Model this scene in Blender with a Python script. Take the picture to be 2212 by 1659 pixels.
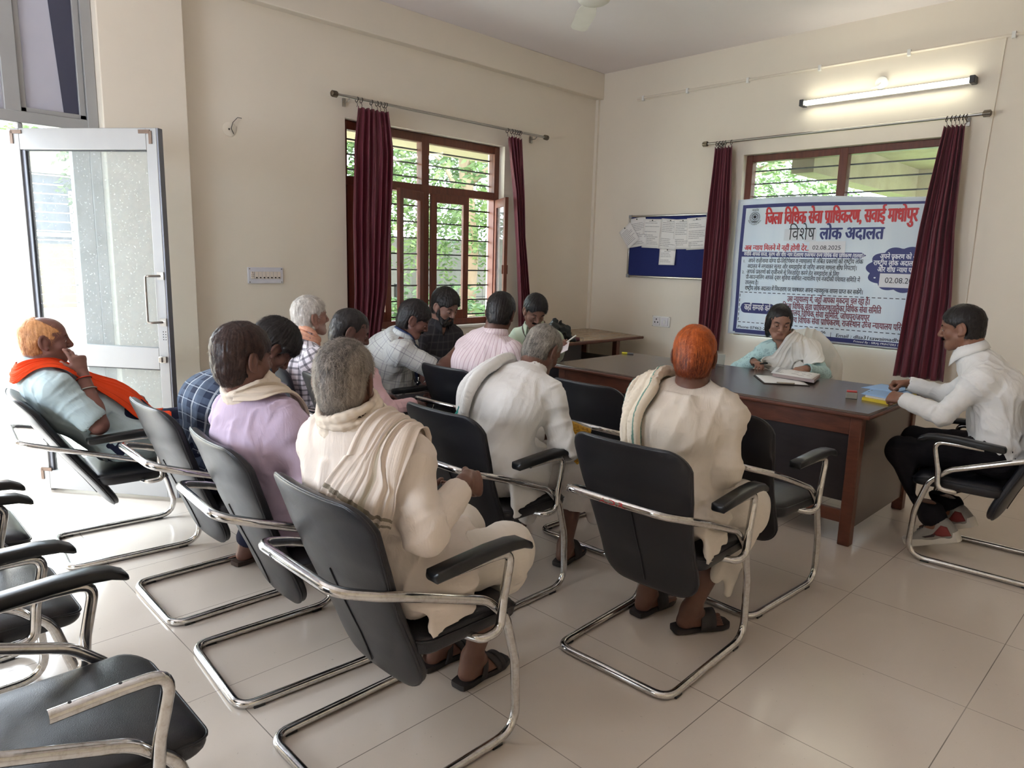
import bpy, bmesh, math, random
import numpy as np
from mathutils import Vector, Matrix
for _b in list(bpy.data.objects): bpy.data.objects.remove(_b, do_unlink=True)
SC = bpy.context.scene
COL = SC.collection
PI = math.pi

# ------------------------------------------------------------------ camera
def set_camera():
    f_px, yaw, pit, rol = 1519.96, math.radians(45.097), math.radians(9.931), math.radians(1.475)
    f = Vector((-math.sin(yaw)*math.cos(pit), math.cos(yaw)*math.cos(pit), -math.sin(pit)))
    rt = Vector((math.cos(yaw), math.sin(yaw), 0)); up = rt.cross(f)
    r2 = rt*math.cos(rol) + up*math.sin(rol); u2 = up*math.cos(rol) - rt*math.sin(rol)
    cd = bpy.data.cameras.new('camera'); cam = bpy.data.objects.new('camera', cd); COL.objects.link(cam)
    m = Matrix((r2, u2, -f)).transposed().to_4x4(); m.translation = (0, 0, 1.47)
    cam.matrix_world = m
    cd.sensor_fit = 'HORIZONTAL'; cd.sensor_width = 36; cd.lens = f_px/2212*36; cd.clip_start = .02; cd.clip_end = 300
    SC.camera = cam
set_camera()

# ------------------------------------------------------------------ world, sky light, exposure
SC.view_settings.view_transform = 'Standard'
SC.view_settings.look = 'None'
SC.view_settings.gamma = 1.0
SC.view_settings.use_curve_mapping = False
SC.view_settings.exposure = 0.85
W = bpy.data.worlds.new('overcast_sky'); SC.world = W; W.use_nodes = True
def setup_world():
    nt = W.node_tree; bg = nt.nodes['Background']
    tc = nt.nodes.new('ShaderNodeTexCoord'); sx = nt.nodes.new('ShaderNodeSeparateXYZ')
    rp = nt.nodes.new('ShaderNodeValToRGB')
    nt.links.new(tc.outputs['Generated'], sx.inputs[0]); nt.links.new(sx.outputs['Z'], rp.inputs[0])
    e = rp.color_ramp.elements
    e[0].position = 0.0; e[0].color = (.76, .86, 1.0, 1); e[1].position = .7; e[1].color = (.84, .93, 1, 1)
    nt.links.new(rp.outputs[0], bg.inputs[0]); bg.inputs[1].default_value = 9.8
setup_world()
SC.cycles.max_bounces = 9; SC.cycles.diffuse_bounces = 6; SC.cycles.glossy_bounces = 4
SC.cycles.transparent_max_bounces = 16; SC.cycles.transmission_bounces = 4
SC.cycles.caustics_reflective = False; SC.cycles.caustics_refractive = False
SC.cycles.sample_clamp_indirect = 6.0
SC.cycles.use_denoising = True

def portal(name, loc, rot, sx, sy):
    # a sampling window for the sky light through a modelled opening; it emits nothing itself
    l = bpy.data.lights.new(name, 'AREA'); l.shape = 'RECTANGLE'; l.size = sx; l.size_y = sy
    l.cycles.is_portal = True
    o = bpy.data.objects.new(name, l); COL.objects.link(o); o.location = loc; o.rotation_euler = rot
    return o
portal('sky_portal_doorway', (-5.25, -.05, 1.70), (0, -PI/2, 0), 3.40, 2.70)
portal('sky_portal_window_one', (-5.25, 3.90, 1.69), (0, -PI/2, 0), 1.66, 1.72)
portal('sky_portal_window_two', (-2.42, 6.40, 1.65), (-PI/2, 0, 0), 1.64, 1.62)
portal('sky_portal_rear', (-2.6, -2.6, 1.65), (PI/2, 0, 0), 1.8, 1.3)

# ------------------------------------------------------------------ helpers
def lin(c):
    return tuple((x/255/12.92 if x/255 <= .04045 else ((x/255+.055)/1.055)**2.4) for x in c)
class NT:
    def __init__(s, name):
        s.m = bpy.data.materials.new(name); s.m.use_nodes = True; s.t = s.m.node_tree
        s.b = s.t.nodes['Principled BSDF']; s.out = s.t.nodes['Material Output']
    def n(s, kind, **kw):
        x = s.t.nodes.new('ShaderNode'+kind)
        for k, v in kw.items(): setattr(x, k, v)
        return x
    def l(s, a, b): s.t.links.new(a, b)
    def val(s, a, i):
        if isinstance(a, (int, float)): i.default_value = a
        else: s.l(a, i)
    def math(s, op, a, b=0.0, c=None):
        x = s.n('Math', operation=op); s.val(a, x.inputs[0]); s.val(b, x.inputs[1])
        if c is not None: s.val(c, x.inputs[2])
        return x.outputs[0]
    def mix(s, fac, a, b, blend='MIX'):
        x = s.n('Mix', data_type='RGBA', blend_type=blend)
        s.val(fac, x.inputs[0])
        for v, i in ((a, x.inputs[6]), (b, x.inputs[7])):
            if isinstance(v, tuple): i.default_value = (*v[:3], 1)
            else: s.l(v, i)
        return x.outputs[2]
    def coord(s, kind='Object'): return s.n('TexCoord').outputs[kind]
    def noise(s, scale, vec=None, detail=3, rough=.5, dist=0):
        x = s.n('TexNoise'); x.inputs['Scale'].default_value = scale; x.inputs['Detail'].default_value = detail
        x.inputs['Roughness'].default_value = rough; x.inputs['Distortion'].default_value = dist
        if vec is not None: s.l(vec, x.inputs['Vector'])
        return x.outputs[0]
    def mapping(s, vec, scale=(1, 1, 1), rot=(0, 0, 0), loc=(0, 0, 0)):
        x = s.n('Mapping'); s.l(vec, x.inputs[0]); x.inputs['Scale'].default_value = scale
        x.inputs['Rotation'].default_value = rot; x.inputs['Location'].default_value = loc
        return x.outputs[0]
    def bump(s, h, strength=.2, dist=.01):
        x = s.n('Bump'); x.inputs['Strength'].default_value = strength; x.inputs['Distance'].default_value = dist
        s.l(h, x.inputs['Height']); s.l(x.outputs[0], s.b.inputs['Normal'])
    def ramp(s, fac, stops):
        x = s.n('ValToRGB'); s.l(fac, x.inputs[0]); e = x.color_ramp.elements
        while len(e) < len(stops): e.new(.5)
        for k, (p, c) in enumerate(stops): e[k].position = p; e[k].color = (*c[:3], 1)
        return x.outputs[0]
    def set(s, base=None, rough=None, metal=None, coat=None, spec=None):
        if base is not None:
            if isinstance(base, tuple): s.b.inputs['Base Color'].default_value = (*base[:3], 1)
            else: s.l(base, s.b.inputs['Base Color'])
        if rough is not None: s.val(rough, s.b.inputs['Roughness'])
        if metal is not None: s.val(metal, s.b.inputs['Metallic'])
        if coat is not None: s.b.inputs['Coat Weight'].default_value = coat; s.b.inputs['Coat Roughness'].default_value = .08
        if spec is not None: s.b.inputs['Specular IOR Level'].default_value = spec
        return s.m
def simple(name, rgb, rough=.5, metal=0., var=.06, scale=12, bump=0., coat=None, spec=None, bscale=60):
    a = NT(name); c = lin(rgb); co = a.coord()
    n = a.noise(scale, co)
    col = a.mix(n, tuple(max(0, x*(1-var)) for x in c), tuple(min(1, x*(1+var)) for x in c))
    if bump: a.bump(a.noise(bscale, co, 4), bump, .004)
    return a.set(col, rough, metal, coat, spec)

class MB:
    """collects shapes and links them as one mesh object"""
    def __init__(s): s.v = []; s.f = []
    def add(s, vs, fs):
        o = len(s.v); s.v += [tuple(map(float, v)) for v in vs]; s.f += [tuple(i+o for i in f) for f in fs]; return s
    def box(s, x0, x1, y0, y1, z0, z1):
        return s.add([(x, y, z) for x in (x0, x1) for y in (y0, y1) for z in (z0, z1)],
                     [(0, 1, 3, 2), (4, 6, 7, 5), (0, 4, 5, 1), (2, 3, 7, 6), (0, 2, 6, 4), (1, 5, 7, 3)])
    def obox(s, c, ax, ay, az, hx, hy, hz):
        c = Vector(c); ax, ay, az = Vector(ax).normalized(), Vector(ay).normalized(), Vector(az).normalized()
        return s.add([c+ax*hx*i+ay*hy*j+az*hz*k for i in (-1, 1) for j in (-1, 1) for k in (-1, 1)],
                     [(0, 1, 3, 2), (4, 6, 7, 5), (0, 4, 5, 1), (2, 3, 7, 6), (0, 2, 6, 4), (1, 5, 7, 3)])
    def tube(s, pts, r, n=10, closed=False, caps=True):
        P = [Vector(p) for p in pts]; N = len(P); R = r if hasattr(r, '__len__') else [r]*N
        T = []
        for i in range(N):
            a = P[(i-1) % N] if (closed or i > 0) else P[i]; b = P[(i+1) % N] if (closed or i < N-1) else P[i]
            T.append((b-a).normalized())
        u = T[0].orthogonal().normalized(); rings = []
        for i in range(N):
            u = (u - T[i]*u.dot(T[i])).normalized(); w = T[i].cross(u)
            rings.append((u, w))
        vs = []; fs = []
        for i in range(N):
            u, w = rings[i]
            for k in range(n):
                a = 2*PI*k/n; vs.append(P[i] + u*(math.cos(a)*R[i]) + w*(math.sin(a)*R[i]))
        M = N if closed else N-1
        off = 0
        if closed:
            u0, w0 = rings[0]; u, w = rings[-1]
            best = min(range(n), key=lambda q: (vs[q]-vs[(N-1)*n]).length); off = best
        for i in range(M):
            j = (i+1) % N; o = off if (closed and i == N-1) else 0
            for k in range(n):
                fs.append((i*n+k, i*n+(k+1) % n, j*n+(k+1+o) % n, j*n+(k+o) % n))
        if caps and not closed:
            fs.append(tuple(range(n-1, -1, -1))); fs.append(tuple((N-1)*n+k for k in range(n)))
        return s.add(vs, fs)
    def lathe(s, prof, c=(0, 0, 0), n=20, axis='z'):
        vs = []; fs = []
        for r, h in prof:
            for k in range(n):
                a = 2*PI*k/n; x, y, z = r*math.cos(a), r*math.sin(a), h
                if axis == 'x': x, y, z = z, x, y
                if axis == 'y': x, y, z = y, z, x
                vs.append((c[0]+x, c[1]+y, c[2]+z))
        m = len(prof)
        for i in range(m-1):
            for k in range(n): fs.append((i*n+k, i*n+(k+1) % n, (i+1)*n+(k+1) % n, (i+1)*n+k))
        fs.append(tuple(range(n-1, -1, -1))); fs.append(tuple((m-1)*n+k for k in range(n)))
        return s.add(vs, fs)
    def loft(s, rings, caps=True):
        n = len(rings[0]); vs = [p for r in rings for p in r]; fs = []
        for i in range(len(rings)-1):
            for k in range(n): fs.append((i*n+k, i*n+(k+1) % n, (i+1)*n+(k+1) % n, (i+1)*n+k))
        if caps: fs.append(tuple(range(n-1, -1, -1))); fs.append(tuple((len(rings)-1)*n+k for k in range(n)))
        return s.add(vs, fs)
    def prism(s, poly, ax, ay, az, c, d):
        """poly (a,b) in axes ax, ay, extruded d along az from c"""
        c = Vector(c); ax, ay, az = Vector(ax), Vector(ay), Vector(az)
        lo = [c+ax*a+ay*b for a, b in poly]; hi = [p+az*d for p in lo]
        return s.loft([lo, hi])
    def grid(s, nu, nv, fn):
        vs = [fn(i/(nu-1), j/(nv-1)) for j in range(nv) for i in range(nu)]
        return s.add(vs, [(j*nu+i, j*nu+i+1, (j+1)*nu+i+1, (j+1)*nu+i) for j in range(nv-1) for i in range(nu-1)])
    def ball(s, c, r, n=12, m=8):
        rx, ry, rz = r if hasattr(r, '__len__') else (r, r, r)
        vs = [(c[0], c[1], c[2]+rz)]; fs = []
        for i in range(1, m):
            a = PI*i/m
            for k in range(n):
                b = 2*PI*k/n; vs.append((c[0]+rx*math.sin(a)*math.cos(b), c[1]+ry*math.sin(a)*math.sin(b), c[2]+rz*math.cos(a)))
        vs.append((c[0], c[1], c[2]-rz)); L = len(vs)-1
        for k in range(n):
            fs.append((0, 1+k, 1+(k+1) % n)); fs.append((L, 1+(m-2)*n+(k+1) % n, 1+(m-2)*n+k))
            for i in range(m-2): fs.append((1+i*n+k, 1+(i+1)*n+k, 1+(i+1)*n+(k+1) % n, 1+i*n+(k+1) % n))
        return s.add(vs, fs)
    def build(s, name, mat, parent=None, bevel=0., smooth=False, thick=0., origin=None, sub=0, off=0.):
        me = bpy.data.meshes.new(name)
        org = Vector(origin) if origin is not None else (Vector(ROOT_LOC.get(parent.name, (0, 0, 0))) if parent else Vector((0, 0, 0)))
        me.from_pydata([(v[0]-org[0], v[1]-org[1], v[2]-org[2]) for v in s.v], [], s.f); me.update()
        bm = bmesh.new(); bm.from_mesh(me)
        if not thick: bmesh.ops.recalc_face_normals(bm, faces=bm.faces)
        bm.to_mesh(me); bm.free()
        o = bpy.data.objects.new(name, me); COL.objects.link(o)
        if parent:
            o.parent = parent; ROOT_LOC[o.name] = tuple(org)
        else:
            o.location = org; ROOT_LOC[o.name] = tuple(org)
        for m in (mat if isinstance(mat, (list, tuple)) else [mat]): me.materials.append(m)
        if thick:
            md = o.modifiers.new('thickness', 'SOLIDIFY'); md.thickness = thick; md.offset = off
        if bevel:
            md = o.modifiers.new('bevel', 'BEVEL'); md.width = bevel; md.segments = 2; md.limit_method = 'ANGLE'; md.angle_limit = math.radians(40)
            smooth = True
        if sub:
            md = o.modifiers.new('sub', 'SUBSURF'); md.levels = sub; md.render_levels = sub
        if smooth:
            me.polygons.foreach_set('use_smooth', [True]*len(me.polygons))
            if bevel or smooth == 'auto':
                try: me.set_sharp_from_angle(angle=math.radians(45))
                except Exception: pass
        return o
ROOT_LOC = {}
def empty(name, loc, label=None, cat=None, group=None, rotz=0.):
    o = bpy.data.objects.new(name, None); COL.objects.link(o); o.location = loc; o.rotation_euler = (0, 0, rotz)
    o.empty_display_size = .1
    ROOT_LOC[o.name] = tuple(loc)
    if label: tag(o, label, cat, group)
    return o
def tag(o, label, cat, group=None):
    o['label'] = label; o['category'] = cat
    if group: o['group'] = group
    return o
def struct(o): o['kind'] = 'structure'; return o
def fillet(pts, rad, seg=6, closed=False):
    P = [Vector(p) for p in pts]; N = len(P); out = []
    for i in range(N):
        r = rad[i] if hasattr(rad, '__len__') else rad
        if (not closed and i in (0, N-1)) or r <= 0: out.append(P[i]); continue
        a, b, c = P[i-1], P[i], P[(i+1) % N]
        d1 = (a-b); d2 = (c-b); L = min(d1.length, d2.length)*.49; d1.normalize(); d2.normalize()
        ang = d1.angle(d2); t = min(r/math.tan(ang/2), L) if ang < PI-.01 else 0
        if t <= 0: out.append(b); continue
        s, e = b+d1*t, b+d2*t
        for k in range(seg+1):
            u = k/seg; out.append(s*(1-u)**2 + b*2*u*(1-u) + e*u*u)
    return out
def copy_tree(o, parent=None):
    c = o.copy(); COL.objects.link(c)
    if parent: c.parent = parent
    for ch in list(o.children): copy_tree(ch, c)
    return c
def link_np(name, V, F, mat, parent=None, smooth=True, attrs=None, loose_tris=None):
    """numpy verts/quads -> mesh object; attrs {name: (N,) or (N,3)} per vertex"""
    me = bpy.data.meshes.new(name); V = np.asarray(V, np.float32); F = np.asarray(F, np.int32)
    k = F.shape[1]
    me.vertices.add(len(V)); me.vertices.foreach_set('co', V.ravel())
    me.loops.add(F.size); me.loops.foreach_set('vertex_index', F.ravel())
    me.polygons.add(len(F)); me.polygons.foreach_set('loop_start', np.arange(0, F.size, k, dtype=np.int32))
    me.polygons.foreach_set('loop_total', np.full(len(F), k, np.int32))
    if smooth: me.polygons.foreach_set('use_smooth', np.ones(len(F), bool))
    me.update(calc_edges=True); me.validate()
    for an, a in (attrs or {}).items():
        a = np.asarray(a, np.float32)
        at = me.attributes.new(an, 'FLOAT' if a.ndim == 1 else 'FLOAT_VECTOR', 'POINT')
        at.data.foreach_set('value' if a.ndim == 1 else 'vector', a.ravel())
    for m in (mat if isinstance(mat, (list, tuple)) else [mat]): me.materials.append(m)
    o = bpy.data.objects.new(name, me); COL.objects.link(o)
    if parent: o.parent = parent
    return o
# ------------------------------------------------------------------ materials of the room
def wall_paint(name, rgb, stain=.05):
    a = NT(name); co = a.coord(); c = lin(rgb)
    n = a.noise(1.3, co, 4); n2 = a.noise(9, co, 4, .6)
    f = a.math('MULTIPLY_ADD', n2, .35, a.math('MULTIPLY', n, .65))
    col = a.mix(f, tuple(x*(1-stain) for x in c), tuple(min(1, x*(1+stain)) for x in c))
    a.bump(a.noise(180, co, 3), .06, .003)
    return a.set(col, .62, spec=.3)
M_wall = wall_paint('cream_wall_paint', (231, 221, 206))
M_ceil = wall_paint('ceiling_paint', (238, 231, 232), .03)
def floor_mat():
    a = NT('vitrified_floor_tile'); co = a.coord()
    sx = a.n('SeparateXYZ'); a.l(co, sx.inputs[0])
    def joint(v, off):
        m = a.math('PINGPONG', a.math('ADD', v, off), .30)
        return a.math('LESS_THAN', m, .0016)
    jx = joint(sx.outputs[0], 1.034+6.0); jy = joint(sx.outputs[1], -2.073+6.0)
    j = a.math('MAXIMUM', jx, jy)
    # each joint line shows in some places and nearly vanishes in others
    j = a.math('MULTIPLY', j, a.math('MULTIPLY_ADD', a.noise(1.7, co, 2), 1.1, .15))
    j = a.math('MINIMUM', a.math('MULTIPLY', j, .85), 1.0)
    n = a.noise(2.2, co, 5, .6); fine = a.noise(240, co, 2)
    base = a.mix(n, lin((211, 199, 187)), lin((222, 211, 200)))
    base = a.mix(a.math('MULTIPLY', fine, .12), base, lin((186, 171, 150)))
    smear = a.math('MULTIPLY', a.math('GREATER_THAN', a.noise(75, a.mapping(co, (1, 1, 1)), 2), .735), .35)
    base = a.mix(smear, base, lin((150, 138, 120)))
    col = a.mix(j, base, lin((60, 46, 36)))
    r = a.math('MULTIPLY_ADD', a.noise(3.1, co, 4, .65), .12, .10)
    a.bump(a.noise(2.5, co, 1), .015, .02)
    return a.set(col, r, spec=.5)
M_floor = floor_mat()
M_alu = simple('white_aluminium', (158, 158, 158), .38, .15, .06, 8)
M_alu_edge = simple('grey_aluminium_edge', (120, 122, 130), .4, .5, .05, 8)
M_rubber = simple('black_rubber_gasket', (38, 38, 42), .6)
M_steel = simple('brushed_steel', (176, 172, 166), .28, 1., .12, 30)
M_chrome_dark = simple('tarnished_steel', (120, 110, 96), .35, 1., .2, 60)
def wood(name, d, l, rough=.42, scale=6, axis=(1, 1, 12), coat=None):
    a = NT(name); co = a.mapping(a.coord(), axis)
    n = a.noise(scale, co, 5, .6, .6)
    col = a.ramp(n, [(.3, lin(d)), (.7, lin(l))])
    a.bump(n, .08, .003)
    return a.set(col, rough, coat=coat)
M_sash = wood('brown_painted_sash', (88, 44, 30), (112, 58, 38), .45, 5, (8, 8, 1))
def glass(name, tint=(1, 1, 1), dirt=.05, rough=.02):
    a = NT(name); a.t.nodes.remove(a.b)
    tr = a.n('BsdfTransparent'); tr.inputs[0].default_value = (*tint, 1)
    gl = a.n('BsdfGlossy'); gl.inputs['Roughness'].default_value = rough
    df = a.n('BsdfDiffuse'); df.inputs[0].default_value = (.75, .77, .78, 1)
    fr = a.n('Fresnel'); fr.inputs[0].default_value = 1.5
    m1 = a.n('MixShader'); a.l(a.math('MULTIPLY', fr.outputs[0], a.math('SUBTRACT', 1.0, a.n('NewGeometry').outputs['Backfacing'])), m1.inputs[0]); a.l(tr.outputs[0], m1.inputs[1]); a.l(gl.outputs[0], m1.inputs[2])
    m2 = a.n('MixShader'); co = a.coord()
    d = a.math('MULTIPLY_ADD', a.noise(14, co, 5, .7), dirt*1.4, dirt*.3)
    sp = a.math('MULTIPLY', a.math('GREATER_THAN', a.noise(95, co, 1), .72), .45*min(1, dirt*8))
    a.l(a.math('MAXIMUM', d, sp), m2.inputs[0]); a.l(m1.outputs[0], m2.inputs[1]); a.l(df.outputs[0], m2.inputs[2])
    a.l(m2.outputs[0], a.out.inputs[0]); return a.m
M_glass = glass('window_glass', (.97, 1, .99), .05)
M_doorglass = glass('dusty_door_glass', (.93, .97, .97), .16)
M_plastic = simple('white_plastic', (232, 230, 226), .35)
M_dark = simple('dark_hole', (24, 20, 18), .8)

XW, YW, ZC = -4.95, 6.10, 3.405
# ------------------------------------------------------------------ room shell
def room():
    struct(MB().box(-5.18, 2.4, -2.8, 6.33, -.12, 0).build('floor', M_floor))
    struct(MB().box(-5.18, 2.4, -2.8, 6.33, ZC, ZC+.15).build('ceiling', M_ceil))
    m = MB()
    m.box(-5.18, XW, 1.80, 6.33, 0, .87); m.box(-5.18, XW, 1.80, 6.33, 2.52, ZC)
    m.box(-5.18, XW, 1.80, 3.05, .87, 2.52); m.box(-5.18, XW, 4.76, 6.33, .87, 2.52)
    m.box(-5.18, XW, -2.8, -1.45, 0, ZC)
    struct(m.build('wall_left', M_wall))
    struct(MB().box(-5.18, -4.85, 1.345, 1.838, 0, ZC).build('wall_left_pillar', M_wall, bevel=.006))
    struct(MB().box(XW-.02, -4.87, 1.838, YW, 3.15, ZC).build('wall_left_beam', M_wall, bevel=.006))
    m = MB()
    m.box(XW, 2.4, YW, 6.33, 0, .84); m.box(XW, 2.4, YW, 6.33, 2.46, ZC)
    m.box(XW, -3.24, YW, 6.33, .84, 2.46); m.box(-1.60, 2.4, YW, 6.33, .84, 2.46)
    struct(m.build('wall_back', M_wall))
    m = MB()
    m.box(2.2, 2.4, -2.8, YW, 0, ZC)
    struct(m.build('wall_right', M_wall))
    m = MB()   # unseen wall behind the camera; its window opening is added to let sky light in
    m.box(-5.18, 2.2, -2.8, -2.6, 0, 1.0); m.box(-5.18, 2.2, -2.8, -2.6, 2.3, ZC); m.box(-5.18, -3.5, -2.8, -2.6, 1.0, 2.3); m.box(-1.7, 2.2, -2.8, -2.6, 1.0, 2.3)
    struct(m.build('wall_front', M_wall))
    # corner bead where the two walls meet
    struct(MB().box(XW, XW+.035, YW-.03, YW, 0, 3.15).build('trim_1', M_wall))
room()

# ------------------------------------------------------------------ doorway: aluminium frame, transom, open leaf
def transom_mat():
    a = NT('frosted_transom_glass'); a.t.nodes.remove(a.b); tr = a.n('BsdfTranslucent'); tr.inputs[0].default_value = (.10, .10, .115, 1)
    df = a.n('BsdfDiffuse'); n = a.noise(4, a.coord(), 3); a.l(a.mix(n, lin((150, 147, 152)), lin((168, 164, 168))), df.inputs[0]); gl = a.n('BsdfGlossy'); gl.inputs['Roughness'].default_value = .25
    m1 = a.n('MixShader'); m1.inputs[0].default_value = .06; a.l(df.outputs[0], m1.inputs[1]); a.l(gl.outputs[0], m1.inputs[2]); m2 = a.n('AddShader'); a.l(m1.outputs[0], m2.inputs[0]); a.l(tr.outputs[0], m2.inputs[1]); a.l(m2.outputs[0], a.out.inputs[0]); return a.m
def doorway():
    fr = empty('door_frame', (-4.97, .0, 0)); struct(fr)
    m = MB(); X0, X1 = -5.03, -4.94
    m.box(X0+.003, X1-.003, -1.447, 1.342, 2.17, 2.235)                     # transom bar
    m.box(X0, X1, 1.285, 1.344, 0, ZC-.001)                           # right jamb
    m.box(X0+.001, X1-.001, .875, .955, 2.23, ZC-.002); m.box(X0+.001, X1-.001, -.10, -.03, 2.23, ZC-.002)
    m.box(X0, X1, -1.45, -1.39, 0, ZC-.001); m.box(X0+.004, X1-.004, -1.40, 1.29, ZC-.05, ZC-.003)
    m.box(X0+.02, X1-.02, .955, .985, 2.235, ZC-.05); m.box(X0+.02, X1-.02, 1.25, 1.285, 2.235, ZC-.05)
    m.box(X0+.02, X1-.02, .955, 1.285, 2.235, 2.262)
    m.build('frame', M_alu, fr, bevel=.004)
    m = MB()                                                     # side light beside the leaf
    m.box(X0+.01, X1-.01, 1.19, 1.285, 0, 2.17); m.box(X0+.01, X1-.01, .945, 1.19, .78, .86)
    m.box(X0+.01, X1-.01, .945, 1.19, 0, .10); m.box(X0+.01, X1-.01, .93, .955, 0, 2.17)
    m.build('side_light_frame', M_alu, fr, bevel=.004)
    g = MB(); g.box(-4.986, -4.982, -1.39, -.1, 2.235, ZC-.05); g.box(-4.986, -4.982, -.03, .875, 2.235, ZC-.05)
    g.box(-4.986, -4.982, .985, 1.25, 2.262, ZC-.05)
    g.build('transom_pane', transom_mat(), fr)
    g = MB(); g.box(-4.986, -4.982, .955, 1.19, .10, .78); g.box(-4.986, -4.982, .955, 1.19, .86, 2.17)
    g.build('side_light_pane', M_glass, fr)
    k = MB(); k.add([(-4.979, 1.172, 2.262), (-4.979, 1.25, 2.262), (-4.979, 1.25, ZC-.05), (-4.979, 1.105, ZC-.05)], [(0, 1, 2, 3)]); k.build('dark_film_strip', simple('dark_blue_film', (62, 64, 84), .35), fr, thick=.002)
    k = MB(); k.box(-4.979, -4.974, .953, .961, 2.26, ZC-.05); k.box(-4.979, -4.974, 1.253, 1.259, 2.26, ZC-.05)
    k.build('gasket', M_rubber, fr)
    # the open leaf
    A = Vector((-4.965, .893, 0)); B = Vector((-4.232, 1.442, 0)); d = (B-A); L = d.length; d.normalize()
    n = Vector((d.y, -d.x, 0)); up = Vector((0, 0, 1))
    rt = empty('door_1', A); struct(rt)
    def bar(mb, s0, s1, z0, z1, t=.022, o=0.):
        c = A + d*((s0+s1)/2) + n*o + up*((z0+z1)/2); mb.obox(c, d, n, up, (s1-s0)/2, t, (z1-z0)/2)
    m = MB(); z0, z1 = .03, 2.132
    bar(m, 0, .075, z0, z1); bar(m, L-.062, L, z0, z1)
    bar(m, .075, L-.062, z1-.115, z1); bar(m, .075, L-.062, .80, .925); bar(m, .075, L-.062, z0, z0+.115)
    m.build('leaf_frame', M_alu, rt, bevel=.003)
    m = MB(); bar(m, L-.002, L+.010, z0, z1, .020); bar(m, .075, .098, .925, z1-.115, .012); bar(m, .075, .095, z0+.115, .80, .012)
    m.build('edge_channel', M_alu_edge, rt, bevel=.002)
    m = MB()
    for a, b in ((.925, z1-.115), (z0+.115, .80)):
        bar(m, .098, .103, a, b, .014); bar(m, L-.067, L-.062, a, b, .014); bar(m, .098, L-.062, b-.006, b, .014)
    m.build('gasket', M_rubber, rt)
    m = MB(); bar(m, .095, L-.062, .925, z1-.115, .0025); bar(m, .09, L-.062, z0+.115, .80, .0025)
    m.build('pane', M_doorglass, rt)
    h = MB(); c0 = A + d*(L-.022) + n*.022
    pts = [c0+up*1.335, c0+up*1.335+n*.055-d*.03, c0+up*1.335+n*.06-d*.055, c0+up*1.075+n*.06-d*.055, c0+up*1.075+n*.055-d*.03, c0+up*1.075]
    h.tube(fillet(pts, .02), .007, 8)
    for z in (1.335, 1.075): h.obox(c0+up*z+n*.003, d, n, up, .020, .004, .022)
    h.build('handle', M_steel, rt, smooth='auto')
    h = MB(); h.obox(A+d*(L-.035)+n*.026+up*.86, d, n, up, .022, .008, .018); h.obox(A+d*(L-.045)+n*.03+up*.86, d, n, up, .010, .012, .015)
    h.build('latch', M_steel, rt, bevel=.002)
    k = MB()
    for z, s in ((z1-.02, .03), (z1-.02, L-.10), (z0+.12, .03)):
        k.obox(A+d*(s+.03)+n*.024+up*z, d, n, up, .034, .003, .010); k.obox(A+d*(s+(.065 if s > .2 else 0))+n*.024+up*(z-.03), d, n, up, .009, .003, .034)
    k.build('corner_bracket', simple('rusty_bracket', (110, 92, 80), .5, .6, .3, 40), rt)
    k = MB()
    for z in (.985, 1.0, .955, .97):
        for s in (.02, .035): k.obox(A+d*(L-.048+s)+n*.0225+up*(z+.02), d, n, up, .0022, .001, .0022)
    k.build('screw_hole', M_dark, rt)
doorway()

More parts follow.
